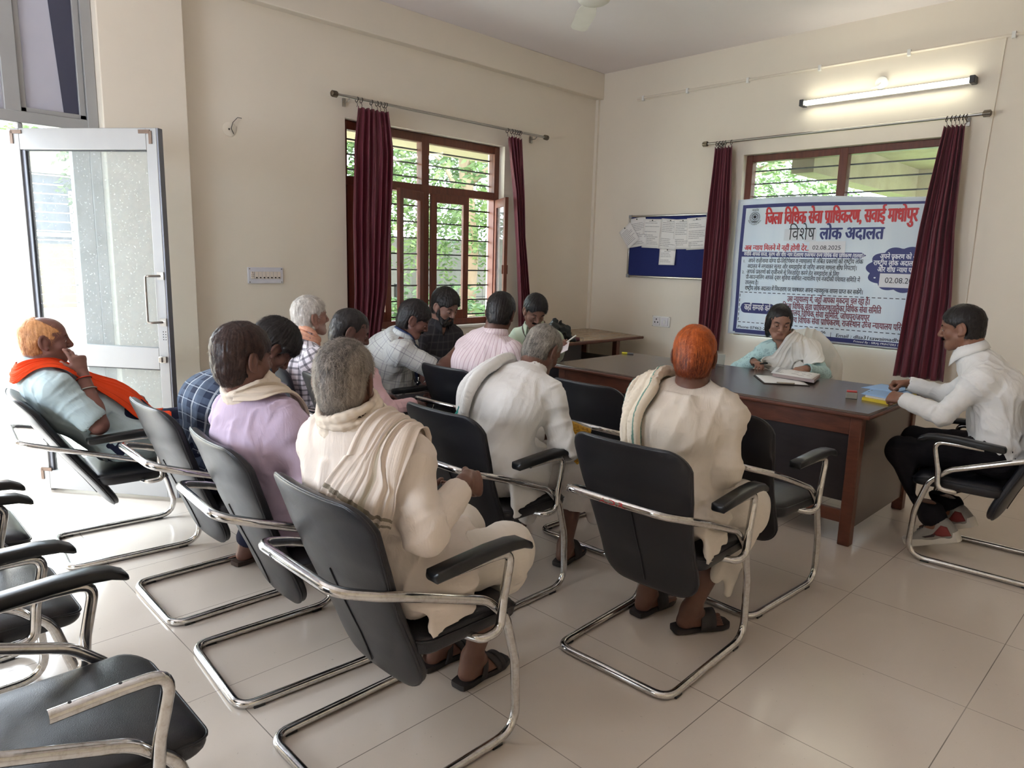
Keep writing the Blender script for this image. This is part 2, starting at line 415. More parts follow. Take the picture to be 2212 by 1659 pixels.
# ------------------------------------------------------------------ windows
def grille_bars(zs, horiz, a, b, at):
    m = MB()
    for z in zs:
        if horiz == 'y': m.obox((at, (a+b)/2, z), (1, 0, 0), (0, 1, 0), (0, 0, 1), .006, (b-a)/2, .006)
        else: m.obox(((a+b)/2, at, z), (1, 0, 0), (0, 1, 0), (0, 0, 1), (b-a)/2, .006, .006)
    return m
M_grille = simple('black_iron_grille', (30, 28, 30), .5, .4)
def window_one():
    w = empty('window_1', (XW, 3.05, .87)); struct(w)
    xo, xi = XW-.15, XW-.07; a, b, z0, z1, zt, ym = 3.05, 4.76, .87, 2.52, 2.065, 3.885
    m = MB()
    m.box(xo, xi, a, a+.06, z0, z1); m.box(xo, xi, b-.06, b, z0, z1); m.box(xo+.003, xi-.003, a+.003, b-.003, z1-.07, z1-.003); m.box(xo+.003, xi-.003, a+.003, b-.003, z0+.003, z0+.06)
    m.box(xo+.002, xi-.002, a+.003, b-.003, zt-.035, zt+.035); m.box(xo+.001, xi-.001, ym-.04, ym+.04, z0+.002, z1-.002)
    m.build('window_frame', M_sash, w, bevel=.004)
    zs = [2.16, 2.275, 2.39]+[1.92-.1375*i for i in range(8)]
    grille_bars(zs, 'y', a+.03, b-.03, xo+.005).build('grille', M_grille, w)
    g = MB()
    g.box(xo+.045, xo+.049, a+.06, ym-.04, zt+.035, z1-.07); g.box(xo+.045, xo+.049, ym+.04, b-.06, zt+.035, z1-.07)
    g.build('upper_pane', glass('upper_glass', (.96, 1, .98), .07), w)
    def sash(hy, sign, deg, wd=.405):
        t = math.radians(deg); d = Vector((math.sin(t), sign*math.cos(t), 0)); n = Vector((d.y, -d.x, 0)); up = Vector((0, 0, 1))
        A = Vector((xi+.012, hy, 0)); m = MB(); s0, s1 = .93, 2.03
        def bar(p, q, za, zb, th=.016): m.obox(A+d*((p+q)/2)+up*((za+zb)/2), d, n, up, (q-p)/2, th, (zb-za)/2)
        bar(0, .06, s0, s1); bar(wd-.06, wd, s0, s1); bar(.06, wd-.06, s1-.075, s1); bar(.06, wd-.06, s0, s0+.085)
        o = m.build('sash', M_sash, w, bevel=.003)
        m = MB(); bar(.06, wd-.06, s0+.085, s1-.075, .002); m.build('pane', M_glass, o, origin=ROOT_LOC[o.name])
        m = MB(); bar(wd-.035, wd-.02, 1.35, 1.43, .028); bar(wd-.045, wd-.015, s0+.02, s0+.09, .02)
        m.build('latch', M_sash, o, origin=ROOT_LOC[o.name], bevel=.002)
    sash(a+.04, 1, 2); sash(ym-.045, -1, 24); sash(ym+.045, 1, 5); sash(b-.04, -1, 60)
    struct(MB().box(XW-.21, XW+.012, a-.0, b+.0, z0-.02, z0+.002).build('window_sill_ledge', simple('white_sill', (232, 230, 225), .35)))
window_one()
def window_two():
    w = empty('window_2', (-3.24, YW, .84)); struct(w)
    yi, yo = YW+.06, YW+.14; a, b, z0, z1, zt, xm = -3.24, -1.60, .84, 2.46, 1.98, -2.385
    m = MB()
    m.box(a, a+.06, yi, yo, z0, z1); m.box(b-.06, b, yi, yo, z0, z1); m.box(a+.003, b-.003, yi+.003, yo-.003, z1-.06, z1-.003); m.box(a+.003, b-.003, yi+.003, yo-.003, z0+.003, z0+.06)
    m.box(a+.003, b-.003, yi+.002, yo-.002, zt-.035, zt+.035); m.box(xm-.035, xm+.035, yi+.001, yo-.001, z0+.002, z1-.002)
    m.build('window_frame', M_sash, w, bevel=.004)
    grille_bars([2.325, 2.213, 2.10]+[1.86-.1375*i for i in range(7)], 'x', a+.03, b-.03, yo-.005).build('grille', M_grille, w)
    g = MB()
    for x0, x1 in ((a+.06, xm-.035), (xm+.035, b-.06)):
        g.box(x0, x1, yi+.04, yi+.044, zt+.035, z1-.06); g.box(x0, x1, yi+.04, yi+.044, z0+.06, zt-.035)
    g.build('pane', M_glass, w)
window_two()

# ------------------------------------------------------------------ curtains on their rods
def curtain_mat():
    a = NT('maroon_curtain_cloth'); co = a.coord()
    w = a.noise(60, a.mapping(co, (1, 1, .25)), 3)
    col = a.mix(w, lin((84, 20, 36)), lin((112, 32, 50)))
    a.bump(a.noise(350, co, 2), .12, .002)
    a.b.inputs['Sheen Weight'].default_value = .25
    return a.set(col, .55)
M_curt = curtain_mat()
M_ring = simple('dark_curtain_ring', (52, 40, 34), .4, .7)
def curtain(label, ax, wallpos, keys, ph, folds=6, out=.085, seed=1):
    """keys: (z, edge0, edge1) down the curtain; ax 'y' hangs on the left wall, 'x' on the back wall"""
    rnd = random.Random(seed); nu, nv = 90, 60
    zs = [k[0] for k in keys]; offs = [rnd.uniform(-.4, .4) for _ in range(folds*2+2)]
    amps = [rnd.uniform(.6, 1.15) for _ in range(folds*2+2)]
    def fn(u, v):
        z = zs[0] + (zs[-1]-zs[0])*v
        e0 = np.interp(-z, [-k[0] for k in keys], [k[1] for k in keys]); e1 = np.interp(-z, [-k[0] for k in keys], [k[2] for k in keys])
        i = int(u*folds*2 + .001); am = amps[i]*(1-(u*folds*2-i)) + amps[i+1]*(u*folds*2-i)
        p = u*folds*2*PI + ph + .35*math.sin(v*3+u*7) + offs[i]*.3
        s = e0 + (e1-e0)*(u + .012*math.sin(p*2+v*2))
        dpt = out + .030*am*math.sin(p)*(.55+.45*min(1, v*4)) + .010*math.sin(p*2.3+1+v*5)
        if v < .035: z -= .018*abs(math.sin(u*folds*PI))
        return (XW+dpt, s, z) if ax == 'y' else (s, YW-dpt, z)
    k = keys[0]; org = (XW+out, (k[1]+k[2])/2, keys[-1][0]) if ax == 'y' else ((k[1]+k[2])/2, YW-out, keys[-1][0])
    o = MB().grid(nu, nv, fn).build('curtain', M_curt, None, smooth=True, thick=.003, origin=org)
    tag(o, label, 'curtain', 'maroon curtains at the two windows')
    return o
curtain('maroon curtain hanging left of the open casement window', 'y', 0, [(2.60, 3.10, 3.37), (2.3, 3.06, 3.41), (1.75, 3.045, 3.39), (1.2, 3.05, 3.36), (.96, 3.04, 3.32), (.70, 3.03, 3.27)], .3, 6, .095, 3)
curtain('narrow maroon curtain right of the open casement window, above the man in pale green', 'y', 0, [(2.60, 4.70, 4.875), (2.1, 4.80, 4.905), (1.7, 4.84, 4.93), (1.1, 4.90, 5.03), (.70, 4.92, 5.10)], 1.1, 4, .10, 8)
curtain('maroon curtain between the notice board and the banner', 'x', 0, [(2.54, -3.475, -3.31), (1.79, -3.50, -3.26), (1.2, -3.50, -3.27), (.685, -3.50, -3.29)], .8, 5, .095, 5)
curtain('maroon curtain covering the right end of the banner', 'x', 0, [(2.52, -1.625, -1.49), (1.77, -1.70, -1.47), (1.3, -1.73, -1.43), (.655, -1.765, -1.41)], 2.0, 5, .10, 9)
def rod(label, ax, a, b, z, rings):
    def P(s, dz=0, d=.085): return (XW+d, s, z+dz) if ax == 'y' else (s, YW-d, z+dz)
    r = empty('curtain_rod', P(a, 0, 0), label, 'curtain rod', 'curtain rods above the two windows')
    MB().tube([P(a), P(b)], .011, 12).build('rod', M_steel, r, smooth='auto')
    for e, s in ((a, -1), (b, 1)):
        f = MB(); f.tube([P(e), P(e+s*.004), P(e+s*.006), P(e+s*.05), P(e+s*.055)], [.012, .012, .021, .021, .014], 12)
        for q in range(8):
            t = 2*PI*q/8; dx, dz = .021*math.cos(t), .021*math.sin(t)
            f.tube([P(e+s*.008, dz, .085+dx), P(e+s*.048, dz, .085+dx)], .0035, 6)
        f.build('finial', M_chrome_dark, r, smooth='auto')
        c = e - s*.10
        br = MB(); br.tube([P(c, -.03, 0), P(c, -.03, .06), P(c, -.012, .085)], .005, 8); br.obox(P(c, -.03, .003), (1, 0, 0), (0, 1, 0), (0, 0, 1), .012, .012, .03)
        br.build('bracket', M_steel, r, smooth='auto')
    for s in rings:
        tor = []; rr = .019
        for q in range(14):
            t = 2*PI*q/14; tor.append(P(s + .004*math.sin(t), -.008+rr*math.sin(t), .085+rr*math.cos(t)))
        m = MB().tube(tor, .0028, 6, closed=True); m.tube([P(s, -.027), P(s+.006, -.045), P(s, -.06)], .002, 6)
        m.build('curtain_ring', M_ring, r, smooth=True)
rod('steel curtain rod above the open casement window', 'y', 2.94, 5.20, 2.655, [3.105, 3.145, 3.235, 3.285, 3.315, 3.35, 3.37, 4.705, 4.76, 4.795, 4.825, 4.855, 4.875])
rod('steel curtain rod above the banner', 'x', -3.56, -1.40, 2.575, [-3.47, -3.44, -3.41, -3.385, -3.325, -1.62, -1.59, -1.565, -1.54, -1.515, -1.495])
# ------------------------------------------------------------------ outside: ground, house opposite, trees, eaves
def outside():
    a = NT('lawn_ground'); co = a.coord(); n = a.noise(3, co, 5, .7)
    g = a.set(a.ramp(n, [(.3, lin((70, 92, 44))), (.65, lin((106, 128, 66)))]), .9)
    a.bump(a.noise(40, co, 3), .6, .05)
    struct(MB().box(-40, 14, 6.34, 40, -.5, -.32).build('ground_lawn', g))
    struct(MB().box(-40, -5.19, 5.9, 6.34, -.5, -.32).build('ground_lawn', g))
    struct(MB().box(-40, -5.19, -14, 5.9, -.5, -.06).build('ground_courtyard', simple('pale_courtyard_concrete', (226, 220, 206), .8)))
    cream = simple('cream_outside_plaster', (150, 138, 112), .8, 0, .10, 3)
    # eaves slabs over the two windows
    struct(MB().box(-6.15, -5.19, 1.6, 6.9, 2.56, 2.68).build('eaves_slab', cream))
    e = NT('stained_concrete'); co = e.coord(); n = e.noise(2.2, co, 6, .65)
    st = e.set(e.ramp(n, [(.35, lin((150, 136, 108))), (.6, lin((172, 158, 128))), (.8, lin((112, 98, 76)))]), .85)
    m = MB(); m.box(-2.9, 2.4, 6.34, 9.4, 2.62, 2.75)
    m.box(-2.9, -2.7, 6.34, 9.4, 2.30, 2.62); m.box(-2.7, 2.4, 9.2, 9.4, 2.25, 2.62)
    struct(m.build('porch_roof', st))
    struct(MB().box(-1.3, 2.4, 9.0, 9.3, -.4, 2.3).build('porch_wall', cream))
    # fence of dark wire posts at the end of the lawn
    f = empty('garden_fence', (-9.5, 9, -.32), 'low dark wire fence at the end of the lawn beyond the window', 'fence')
    for i in range(9):
        MB().box(-12.02, -11.94, 4+i*1.5, 4.06+i*1.5, -.32, .95).build('post', M_grille, f)
    m = MB()
    for z in (-.1, .15, .4, .65, .9): m.tube([(-11.98, 3.5, z), (-11.98, 16.5, z)], .008, 6)
    for i in range(60): m.tube([(-11.98, 3.6+i*.215, -.2), (-11.98, 3.6+i*.215, .9)], .004, 4)
    m.build('wire_mesh', M_grille, f)
    struct(MB().box(-16.3, -16, -2, 30, -.5, 2.0).build('boundary_wall', simple('weathered_boundary_wall', (98, 92, 86), .9, 0, .25, 2)))
outside()
def house():
    h = empty('building', (-13.1, 2.0, -.06), 'cream building with brown shuttered windows across the courtyard', 'building')
    P = simple('pale_cream_plaster', (250, 236, 206), .8, 0, .04, 2)  # pale cream plaster, the same tone on every side of the building
    X = -13.0; wins = [(-9.2, -6.6), (-5.2, -2.6), (-1.1, 1.35), (2.35, 5.2)]
    z0, z1 = .55, 2.62
    m = MB(); ys = [-12] + [v for w in wins for v in w] + [5.7]
    m.box(X-.3, X, -12, 5.7, -.06, z0); m.box(X-.3, X, -12, 5.7, z1, 3.15)
    for i in range(0, len(ys), 2): m.box(X-.3, X, ys[i], ys[i+1], z0, z1)
    m.box(X-4, X-.3, 5.45, 5.7, -.06, 3.15); m.box(X-.4, X+.45, -12, 5.95, 2.98, 3.12)
    m.build('wall', P, h)
    shut = simple('brown_shutter', (84, 48, 42), .6); grey = simple('grey_shutter', (78, 80, 94), .6)
    bar = simple('white_bars', (246, 246, 240), .5)
    for i, (a, b) in enumerate(wins):
        w = MB(); w.box(X-.16, X-.12, a, b, 1.55, z1); w.build('shutter_panel', shut if i != 3 else grey, h)
        w = MB(); w.box(X-.16, X-.12, a, b, z0, 1.55); w.build('lower_panel', simple('sandy_panel', (126, 104, 84), .7), h)
        w = MB()
        for k in range(15): w.box(X-.05, X-.02, a, b, z0+.07+k*.14, z0+.085+k*.14)
        for q in range(1, 4): y = a+(b-a)*q/4; w.box(X-.06, X-.02, y-.018, y+.018, z0, z1-.25)
        w.box(X-.06, X-.01, a, b, 1.66, 1.72)
        w.build('window_bars', bar, h)
house()

# ------------------------------------------------------------------ trees
def leaf_mat(name, c1, c2):
    a = NT(name); at = a.n('Attribute'); at.attribute_name = 'tone'
    col = a.mix(at.outputs['Fac'], lin(c1), lin(c2))
    tr = a.n('BsdfTranslucent'); a.l(col, tr.inputs[0]); a.set(col, .55)
    mx = a.n('MixShader'); mx.inputs[0].default_value = .35
    a.l(a.b.outputs[0], mx.inputs[1]); a.l(tr.outputs[0], mx.inputs[2]); a.l(mx.outputs[0], a.out.inputs[0])
    return a.m
M_leaf = leaf_mat('fresh_green_leaves', (62, 86, 44), (122, 142, 84))
M_leaf2 = leaf_mat('deep_green_leaves', (50, 74, 42), (102, 124, 76))
M_bark = simple('tree_bark', (140, 118, 96), .9, 0, .25, 8, .4)
def tree(label, x, y, h, r, n, mat, seed, z0=-.32, low=.25, size=.10, group='trees beyond the windows'):
    rng = np.random.default_rng(seed)
    t = empty('tree', (x, y, z0), label, 'tree', group)
    m = MB(); m.tube([(x, y, z0), (x+.1, y+.05, z0+h*.25), (x-.05, y, z0+h*.5), (x+.15, y-.1, z0+h*.8)], [.17, .14, .11, .05], 10)
    for k in range(7):
        a = rng.uniform(0, 2*PI); q = rng.uniform(.3, .7); e = rng.uniform(.5, .9)*r
        m.tube([(x, y, z0+h*q), (x+math.cos(a)*e*.5, y+math.sin(a)*e*.5, z0+h*(q+.12)), (x+math.cos(a)*e, y+math.sin(a)*e, z0+h*(q+.17))], [.06, .04, .015], 7)
    m.build('trunk', M_bark, t, smooth=True)
    # sprays of narrow leaflets hung on drooping twigs
    nc = n//26; u = rng.normal(size=(nc, 3)); u /= np.linalg.norm(u, axis=1)[:, None]
    c = u*(rng.uniform(.45, 1, nc)**.5)[:, None]*np.array([r, r, h*(1-low)*.5]) + np.array([0, 0, h*(low+(1-low)*.5)])
    dr = u*np.array([1, 1, .25]) + np.array([0, 0, -.55]) + rng.normal(0, .35, (nc, 3)); dr /= np.linalg.norm(dr, axis=1)[:, None]
    k = np.arange(26); s = (k//2)/13.0
    pos = c[:, None] + dr[:, None]*(s*size*5.5)[None, :, None] + np.array([0, 0, -1])*(s**2*size*1.5)[None, :, None]
    sd = np.cross(dr, np.array([0, 0, 1.])); sd /= np.linalg.norm(sd, axis=1)[:, None]+1e-9
    sg = np.where(k % 2 == 0, 1., -1.)
    ld = sd[:, None]*sg[None, :, None] + dr[:, None]*.6 + rng.normal(0, .25, (nc, 26, 3)); ld /= np.linalg.norm(ld, axis=2)[..., None]
    wd = np.cross(ld, rng.normal(size=(nc, 26, 3))); wd /= np.linalg.norm(wd, axis=2)[..., None]
    L = size*rng.uniform(.7, 1.2, (nc, 26, 1)); pos = pos.reshape(-1, 3); ld = (ld*L).reshape(-1, 3); wd = (wd*L*.22).reshape(-1, 3)
    V = np.stack([pos, pos+ld*.5+wd, pos+ld, pos+ld*.5-wd], 1).reshape(-1, 3)
    F = np.arange(len(V)).reshape(-1, 4)
    tone = np.repeat(np.clip(rng.normal(.5, .28, len(pos)), 0, 1), 4)
    return link_np('foliage', V, F, mat, t, False, {'tone': tone})
tree('tall feathery tree right outside the casement window', -9.6, 8.3, 7.5, 3.0, 26000, M_leaf, 1, size=.12)
tree('spreading green tree left of the feathery one outside', -11.4, 5.2, 6.5, 2.3, 14000, M_leaf2, 2, size=.13)
tree('tree at the far end of the lawn by the corner', -11.2, 12.6, 7.2, 3.2, 20000, M_leaf2, 3, size=.14)
tree('bright green tree beyond the porch outside the banner window', -9.5, 15.5, 6.0, 3.4, 22000, M_leaf, 4, size=.14)
tree('bright leafy tree behind the cream building', -17.5, -1.0, 5.2, 2.6, 9000, M_leaf, 5, low=.35, size=.16)
tree('rounded leafy tree behind the end of the cream building', -17.8, 4.6, 5.0, 2.6, 9000, M_leaf, 6, low=.35, size=.16)
for i, (px, py) in enumerate(((-8.2, 6.6), (-8.9, 9.5))):
    tree(['low bushy shrub on the lawn near the window', 'low leafy shrub in the middle of the lawn'][i], px, py, 1.5, .8, 3200, M_leaf2, 11+i, low=.05, size=.12, group='shrubs on the lawn')

# ------------------------------------------------------------------ notice board with its papers
def notice_board():
    x0, x1, z0, z1, y = -4.443, -3.529, 1.335, 1.958, YW
    b = empty('notice_board', (x0, y, z0), 'blue felt notice board in an aluminium frame on the back wall', 'notice board')
    a = NT('blue_felt'); co = a.coord(); n = a.noise(300, co, 2); a.bump(n, .3, .002)
    felt = a.set(a.mix(n, lin((24, 32, 84)), lin((40, 52, 118))), .95)
    MB().box(x0+.01, x1-.01, y-.022, y-.002, z0+.01, z1-.01).build('felt_panel', felt, b)
    m = MB(); w = .020
    m.box(x0, x1, y-.032, y-.001, z1-w, z1); m.box(x0, x1, y-.032, y-.001, z0, z0+w); m.box(x0, x0+w, y-.032, y-.001, z0+w, z1-w); m.box(x1-w, x1, y-.032, y-.001, z0+w, z1-w)
    m.build('frame', M_steel, b, bevel=.006)
    m = MB()
    for cx, cz in ((x0, z0), (x1, z0), (x0, z1), (x1, z1)): m.box(cx-.004 if cx < -4 else cx-.03, cx+.03 if cx < -4 else cx+.004, y-.035, y-.002, cz-.004 if cz < 1.6 else cz-.03, cz+.03 if cz < 1.6 else cz+.004)
    m.build('corner_cap', simple('grey_corner_cap', (150, 150, 152), .5), b, bevel=.004)
    paper = simple('white_paper', (236, 234, 232), .8, 0, .02)
    ink = simple('faint_print', (176, 174, 176), .9)
    rnd = random.Random(4)
    labs = ['slanted torn slip pinned at the left edge of the notice board', 'leftmost full sheet pinned on the notice board', 'second printed sheet on the notice board, beside the slanted slip',
            'third printed sheet near the middle of the notice board', 'fourth printed sheet half hidden under its neighbour on the board', 'printed sheet at the right end of the notice board',
            'small sheet pinned alone on the blue lower half of the notice board']
    sh = [(-4.425, 1.755, .17, .215, 38), (-4.33, 1.79, .21, .29, 8), (-4.16, 1.775, .21, .285, -2), (-3.955, 1.765, .215, .295, -5), (-3.80, 1.765, .20, .285, 1), (-3.645, 1.77, .215, .30, 3), (-3.955, 1.545, .185, .155, 0)]
    for i, (cx, cz, w, h, deg) in enumerate(sh):
        t = math.radians(deg); ux, uz = Vector((math.cos(t), 0, math.sin(t))), Vector((-math.sin(t), 0, math.cos(t)))
        yy = y-.025-.002*(i if i else 7); curl = rnd.uniform(.004, .012)
        def fn(u, v):
            p = Vector((cx, yy, cz)) + ux*((u-.5)*w) + uz*((v-.5)*h); p.y -= curl*(1-v)**2*(.5+u*.5); return p
        o = MB().grid(8, 8, fn).build('paper_sheet', paper, None, smooth=True, thick=.0006, origin=(cx, yy, cz+h/2))
        tag(o, labs[i], 'paper', 'papers on the notice board')
        m = MB()
        for k in range(int(h/.017)-2):
            v = 1-(k+1.5)*.017/h
            if rnd.random() < .18: continue
            a0 = .10; e = rnd.uniform(.55, .92)
            if k == 0: a0, e = .3, .7
            while a0 < e:
                c = min(e, a0+rnd.uniform(.06, .2))
                q = [Vector(fn(s, vv))+Vector((0, -.0012, 0)) for s, vv in ((a0, v), (c, v), (c, v+.006/h), (a0, v+.006/h))]
                m.add(q, [(0, 1, 2, 3)]); a0 = c+.015
        m.build('printed_lines', ink, o, origin=ROOT_LOC[o.name])
        p = fn(.5, .95); MB().ball((p[0], p[1]-.004, p[2]), .006, 8, 6).build('pin', M_dark, o, origin=ROOT_LOC[o.name], smooth=True)
notice_board()

# ------------------------------------------------------------------ electrics
def electrics():
    # tube light
    y = YW; z = 2.823; x0, x1 = -2.735, -1.475
    t = empty('tube_light', ((x0+x1)/2, y, z), 'lit white tube light on the wall above the banner window', 'tube light')
    MB().box(x0+.01, x1-.01, y-.045, y-.004, z-.022, z+.022).build('batten', M_plastic, t, bevel=.004)
    e = NT('lit_tube'); e.t.nodes.remove(e.b); em = e.n('Emission'); em.inputs[0].default_value = (1, .99, .80, 1); em.inputs[1].default_value = 10
    e.l(em.outputs[0], e.out.inputs[0])
    MB().tube([(x0+.035, y-.068, z), (x1-.035, y-.068, z)], .014, 12).build('lamp_tube', e.m, t, smooth='auto')
    m = MB(); m.box(x0, x0+.035, y-.09, y-.004, z-.026, z+.026); m.box(x1-.035, x1, y-.09, y-.004, z-.026, z+.026)
    m.build('end_cap', simple('dark_end_cap', (60, 60, 62), .4), t, bevel=.004)
    m = MB().lathe([(.005, -.02), (.045, -.018), (.050, -.004), (.05, 0)], (-2.127, y, 2.905), 20, 'y')
    m.tube([(-2.127, y-.018, 2.905), (-2.14, y-.03, 2.88), (-2.19, y-.03, 2.868)], .004, 6)
    tag(m.build('ceiling_rose', M_plastic, None, smooth='auto', origin=(-2.127, y, 2.905)), 'round white wiring rose just above the lit tube light', 'wiring rose')
    # conduit along the back wall and its drop
    c = empty('wiring_conduit', (-2.5, y, 3.1), 'thin white wiring conduit running along the top of the back wall', 'conduit')
    m = MB(); m.tube([(-4.437, y-.012, 3.099), (2.1, y-.012, 3.088)], .010, 8); m.tube([(-4.44, y-.010, 3.082), (-3.2, y-.010, 3.092)], .005, 6)
    m.tube([(-1.335, y-.008, 3.09), (-1.365, y-.008, 2.2), (-1.36, y-.008, .35)], .004, 6)
    m.build('pipe', M_wall, c, smooth='auto')
    m = MB()
    for x in (-4.36, -3.86, -3.25, -2.62, -1.95, -1.29, -.6): m.box(x-.012, x+.012, y-.028, y-.001, 3.070, 3.115)
    m.build('clip', M_plastic, c, bevel=.003)
    # socket by the corner table
    def plate(nm, lab, cat, x0, x1, z0, z1): pass
    s = empty('wall_socket', (-3.995, y, .90), 'white socket and switch plate on the wall below the notice board', 'socket')
    MB().box(-4.10, -3.893, y-.014, y-.001, .848, .957).build('plate', M_plastic, s, bevel=.004)
    for x in (-4.085, -3.99): MB().box(x, x+.078, y-.022, y-.012, .862, .944).build('switch_module', simple('switch_plastic', (222, 218, 222), .3), s, bevel=.003)
    m = MB()
    for dx, dz in ((.039, .062), (.022, .032), (.056, .032)): m.box(-4.085+dx-.005, -4.085+dx+.005, y-.0235, y-.021, .862+dz-.007, .862+dz+.007)
    for dx in (-4.095, -3.90):
        for dz in (.855, .951): m.ball((dx, y-.0145, dz), .003, 8, 6)
    m.build('pin_hole', M_dark, s)
    m = MB(); m.box(-3.962, -3.94, y-.0275, y-.02, .882, .92); m.build('rocker', M_plastic, s, bevel=.003)
    # switchboard on the left wall
    s = empty('switchboard', (XW, 2.365, 1.26), 'wide white switchboard with a row of switches left of the casement window', 'switchboard')
    MB().box(XW+.001, XW+.015, 2.232, 2.500, 1.262, 1.377).build('plate', simple('stained_plate', (214, 212, 220), .4, 0, .12, 14), s, bevel=.004)
    sw = simple('ivory_switch', (222, 210, 200), .3)
    for k in range(8):
        y0 = 2.252+k*.0285; q = MB().box(XW+.014, XW+.020, y0, y0+.026, 1.295, 1.347).build('switch_module', sw, s, bevel=.002)
        d = MB()
        if k == 0:
            for dy, dz in ((.013, .041), (.007, .030), (.019, .030), (.007, .018), (.019, .018), (.013, .048)): d.box(XW+.0195, XW+.0208, y0+dy-.002, y0+dy+.002, 1.295+dz-.002, 1.295+dz+.002)
        else:
            d.box(XW+.0195, XW+.024, y0+.008, y0+.018, 1.300, 1.308)
        d.build('toggle', M_dark, q, origin=ROOT_LOC[q.name])
    d = MB()
    for yy in (2.245, 2.487):
        for zz in (1.272, 1.366): d.ball((XW+.0155, yy, zz), .004, 8, 6)
    d.build('screw', M_chrome_dark, s)
    # patched round box with loose wire
    s = empty('wiring_patch', (XW, 2.15, 2.30), 'round plastered wiring patch with a loose black wire on the left wall', 'wiring patch')
    MB().lathe([(.046, .0), (.048, .004), (.044, .006), (.002, .007)], (XW, 2.147, 2.305), 24, 'x').build('disc', M_wall, s, smooth='auto')
    m = MB(); m.tube([(XW+.006, 2.175, 2.275), (XW+.012, 2.155, 2.31), (XW+.02, 2.165, 2.35), (XW+.03, 2.195, 2.385), (XW+.025, 2.225, 2.385)], .0022, 6)
    m.ball((XW+.008, 2.142, 2.305), .006, 8, 6); m.build('loose_wire', M_dark, s, smooth=True)
electrics()
def fan():
    c = Vector((-3.22, 3.88, 3.155)); f = empty('ceiling_fan', (c.x, c.y, ZC), 'white ceiling fan hanging at the top of the picture', 'ceiling fan')
    wht = simple('fan_enamel', (226, 222, 212), .3)
    MB().lathe([(.02, .0), (.085, .006), (.105, .02), (.112, .05), (.11, .085), (.06, .11), (.03, .12), (.03, .13)], c, 28).build('motor_housing', wht, f, smooth='auto')
    MB().tube([c+Vector((0, 0, .12)), (c.x, c.y, ZC-.04)], .013, 10).build('down_rod', wht, f, smooth='auto')
    MB().lathe([(.02, -.07), (.05, -.05), (.06, 0)], (c.x, c.y, ZC), 20).build('canopy', wht, f, smooth='auto')
    for k in range(3):
        a = math.radians(140+120*k); d = Vector((math.cos(a), math.sin(a), 0)); n = Vector((-d.y, d.x, .16)).normalized(); up = d.cross(n)
        rings = []
        for s, w, dz in ((.10, .035, .04), (.18, .055, .035), (.26, .068, .03), (.56, .062, .022), (.60, .045, .02)):
            p = c+d*s+Vector((0, 0, dz)); rings.append([p-n*w-up*.002, p-n*w*.2-up*.005, p+n*w-up*.002, p+n*w+up*.002, p+n*w*.2+up*.0, p-n*w+up*.002])
        MB().loft(rings).build('blade', wht, f, smooth='auto')
fan()
# ------------------------------------------------------------------ lettering (Devanagari clusters are put together glyph by glyph)
GLY = {}
def glyph(ch, bold):
    bold = 0.; key = (ch, bold)
    if key in GLY: return GLY[key]
    def mesh_of(s):
        c = bpy.data.curves.new('g', 'FONT'); c.body = s; c.size = 1; c.offset = bold; c.resolution_u = 3
        o = bpy.data.objects.new('g', c); COL.objects.link(o)
        dg = bpy.context.evaluated_depsgraph_get(); ev = o.evaluated_get(dg); me = ev.to_mesh()
        v = np.array([w.co[:2] for w in me.vertices]) if len(me.vertices) else np.zeros((0, 2))
        f = [tuple(p.vertices) for p in me.polygons]; ev.to_mesh_clear(); bpy.data.objects.remove(o); bpy.data.curves.remove(c)
        return v, f
    v, f = mesh_of(ch); a = mesh_of(ch+'|')[0][:, 0].max(); b = mesh_of('|')[0][:, 0].max()
    GLY[key] = (v, f, .259 if ch == 'ि' else a-b)
    return GLY[key]
def clip_right(v, f, cut):
    bm = bmesh.new(); vs = [bm.verts.new((x, y, 0)) for x, y in v]
    for p in f:
        try: bm.faces.new([vs[i] for i in p])
        except ValueError: pass
    bmesh.ops.bisect_plane(bm, geom=bm.verts[:]+bm.edges[:]+bm.faces[:], plane_co=(cut, 0, 0), plane_no=(1, 0, 0), clear_outer=True)
    bm.verts.index_update(); v2 = np.array([w.co[:2] for w in bm.verts]); f2 = [tuple(w.index for w in p.verts) for p in bm.faces]; bm.free()
    return v2, f2
NOSTEM = set('टठडढदरहङळछ'); HOOK = set('कफ')
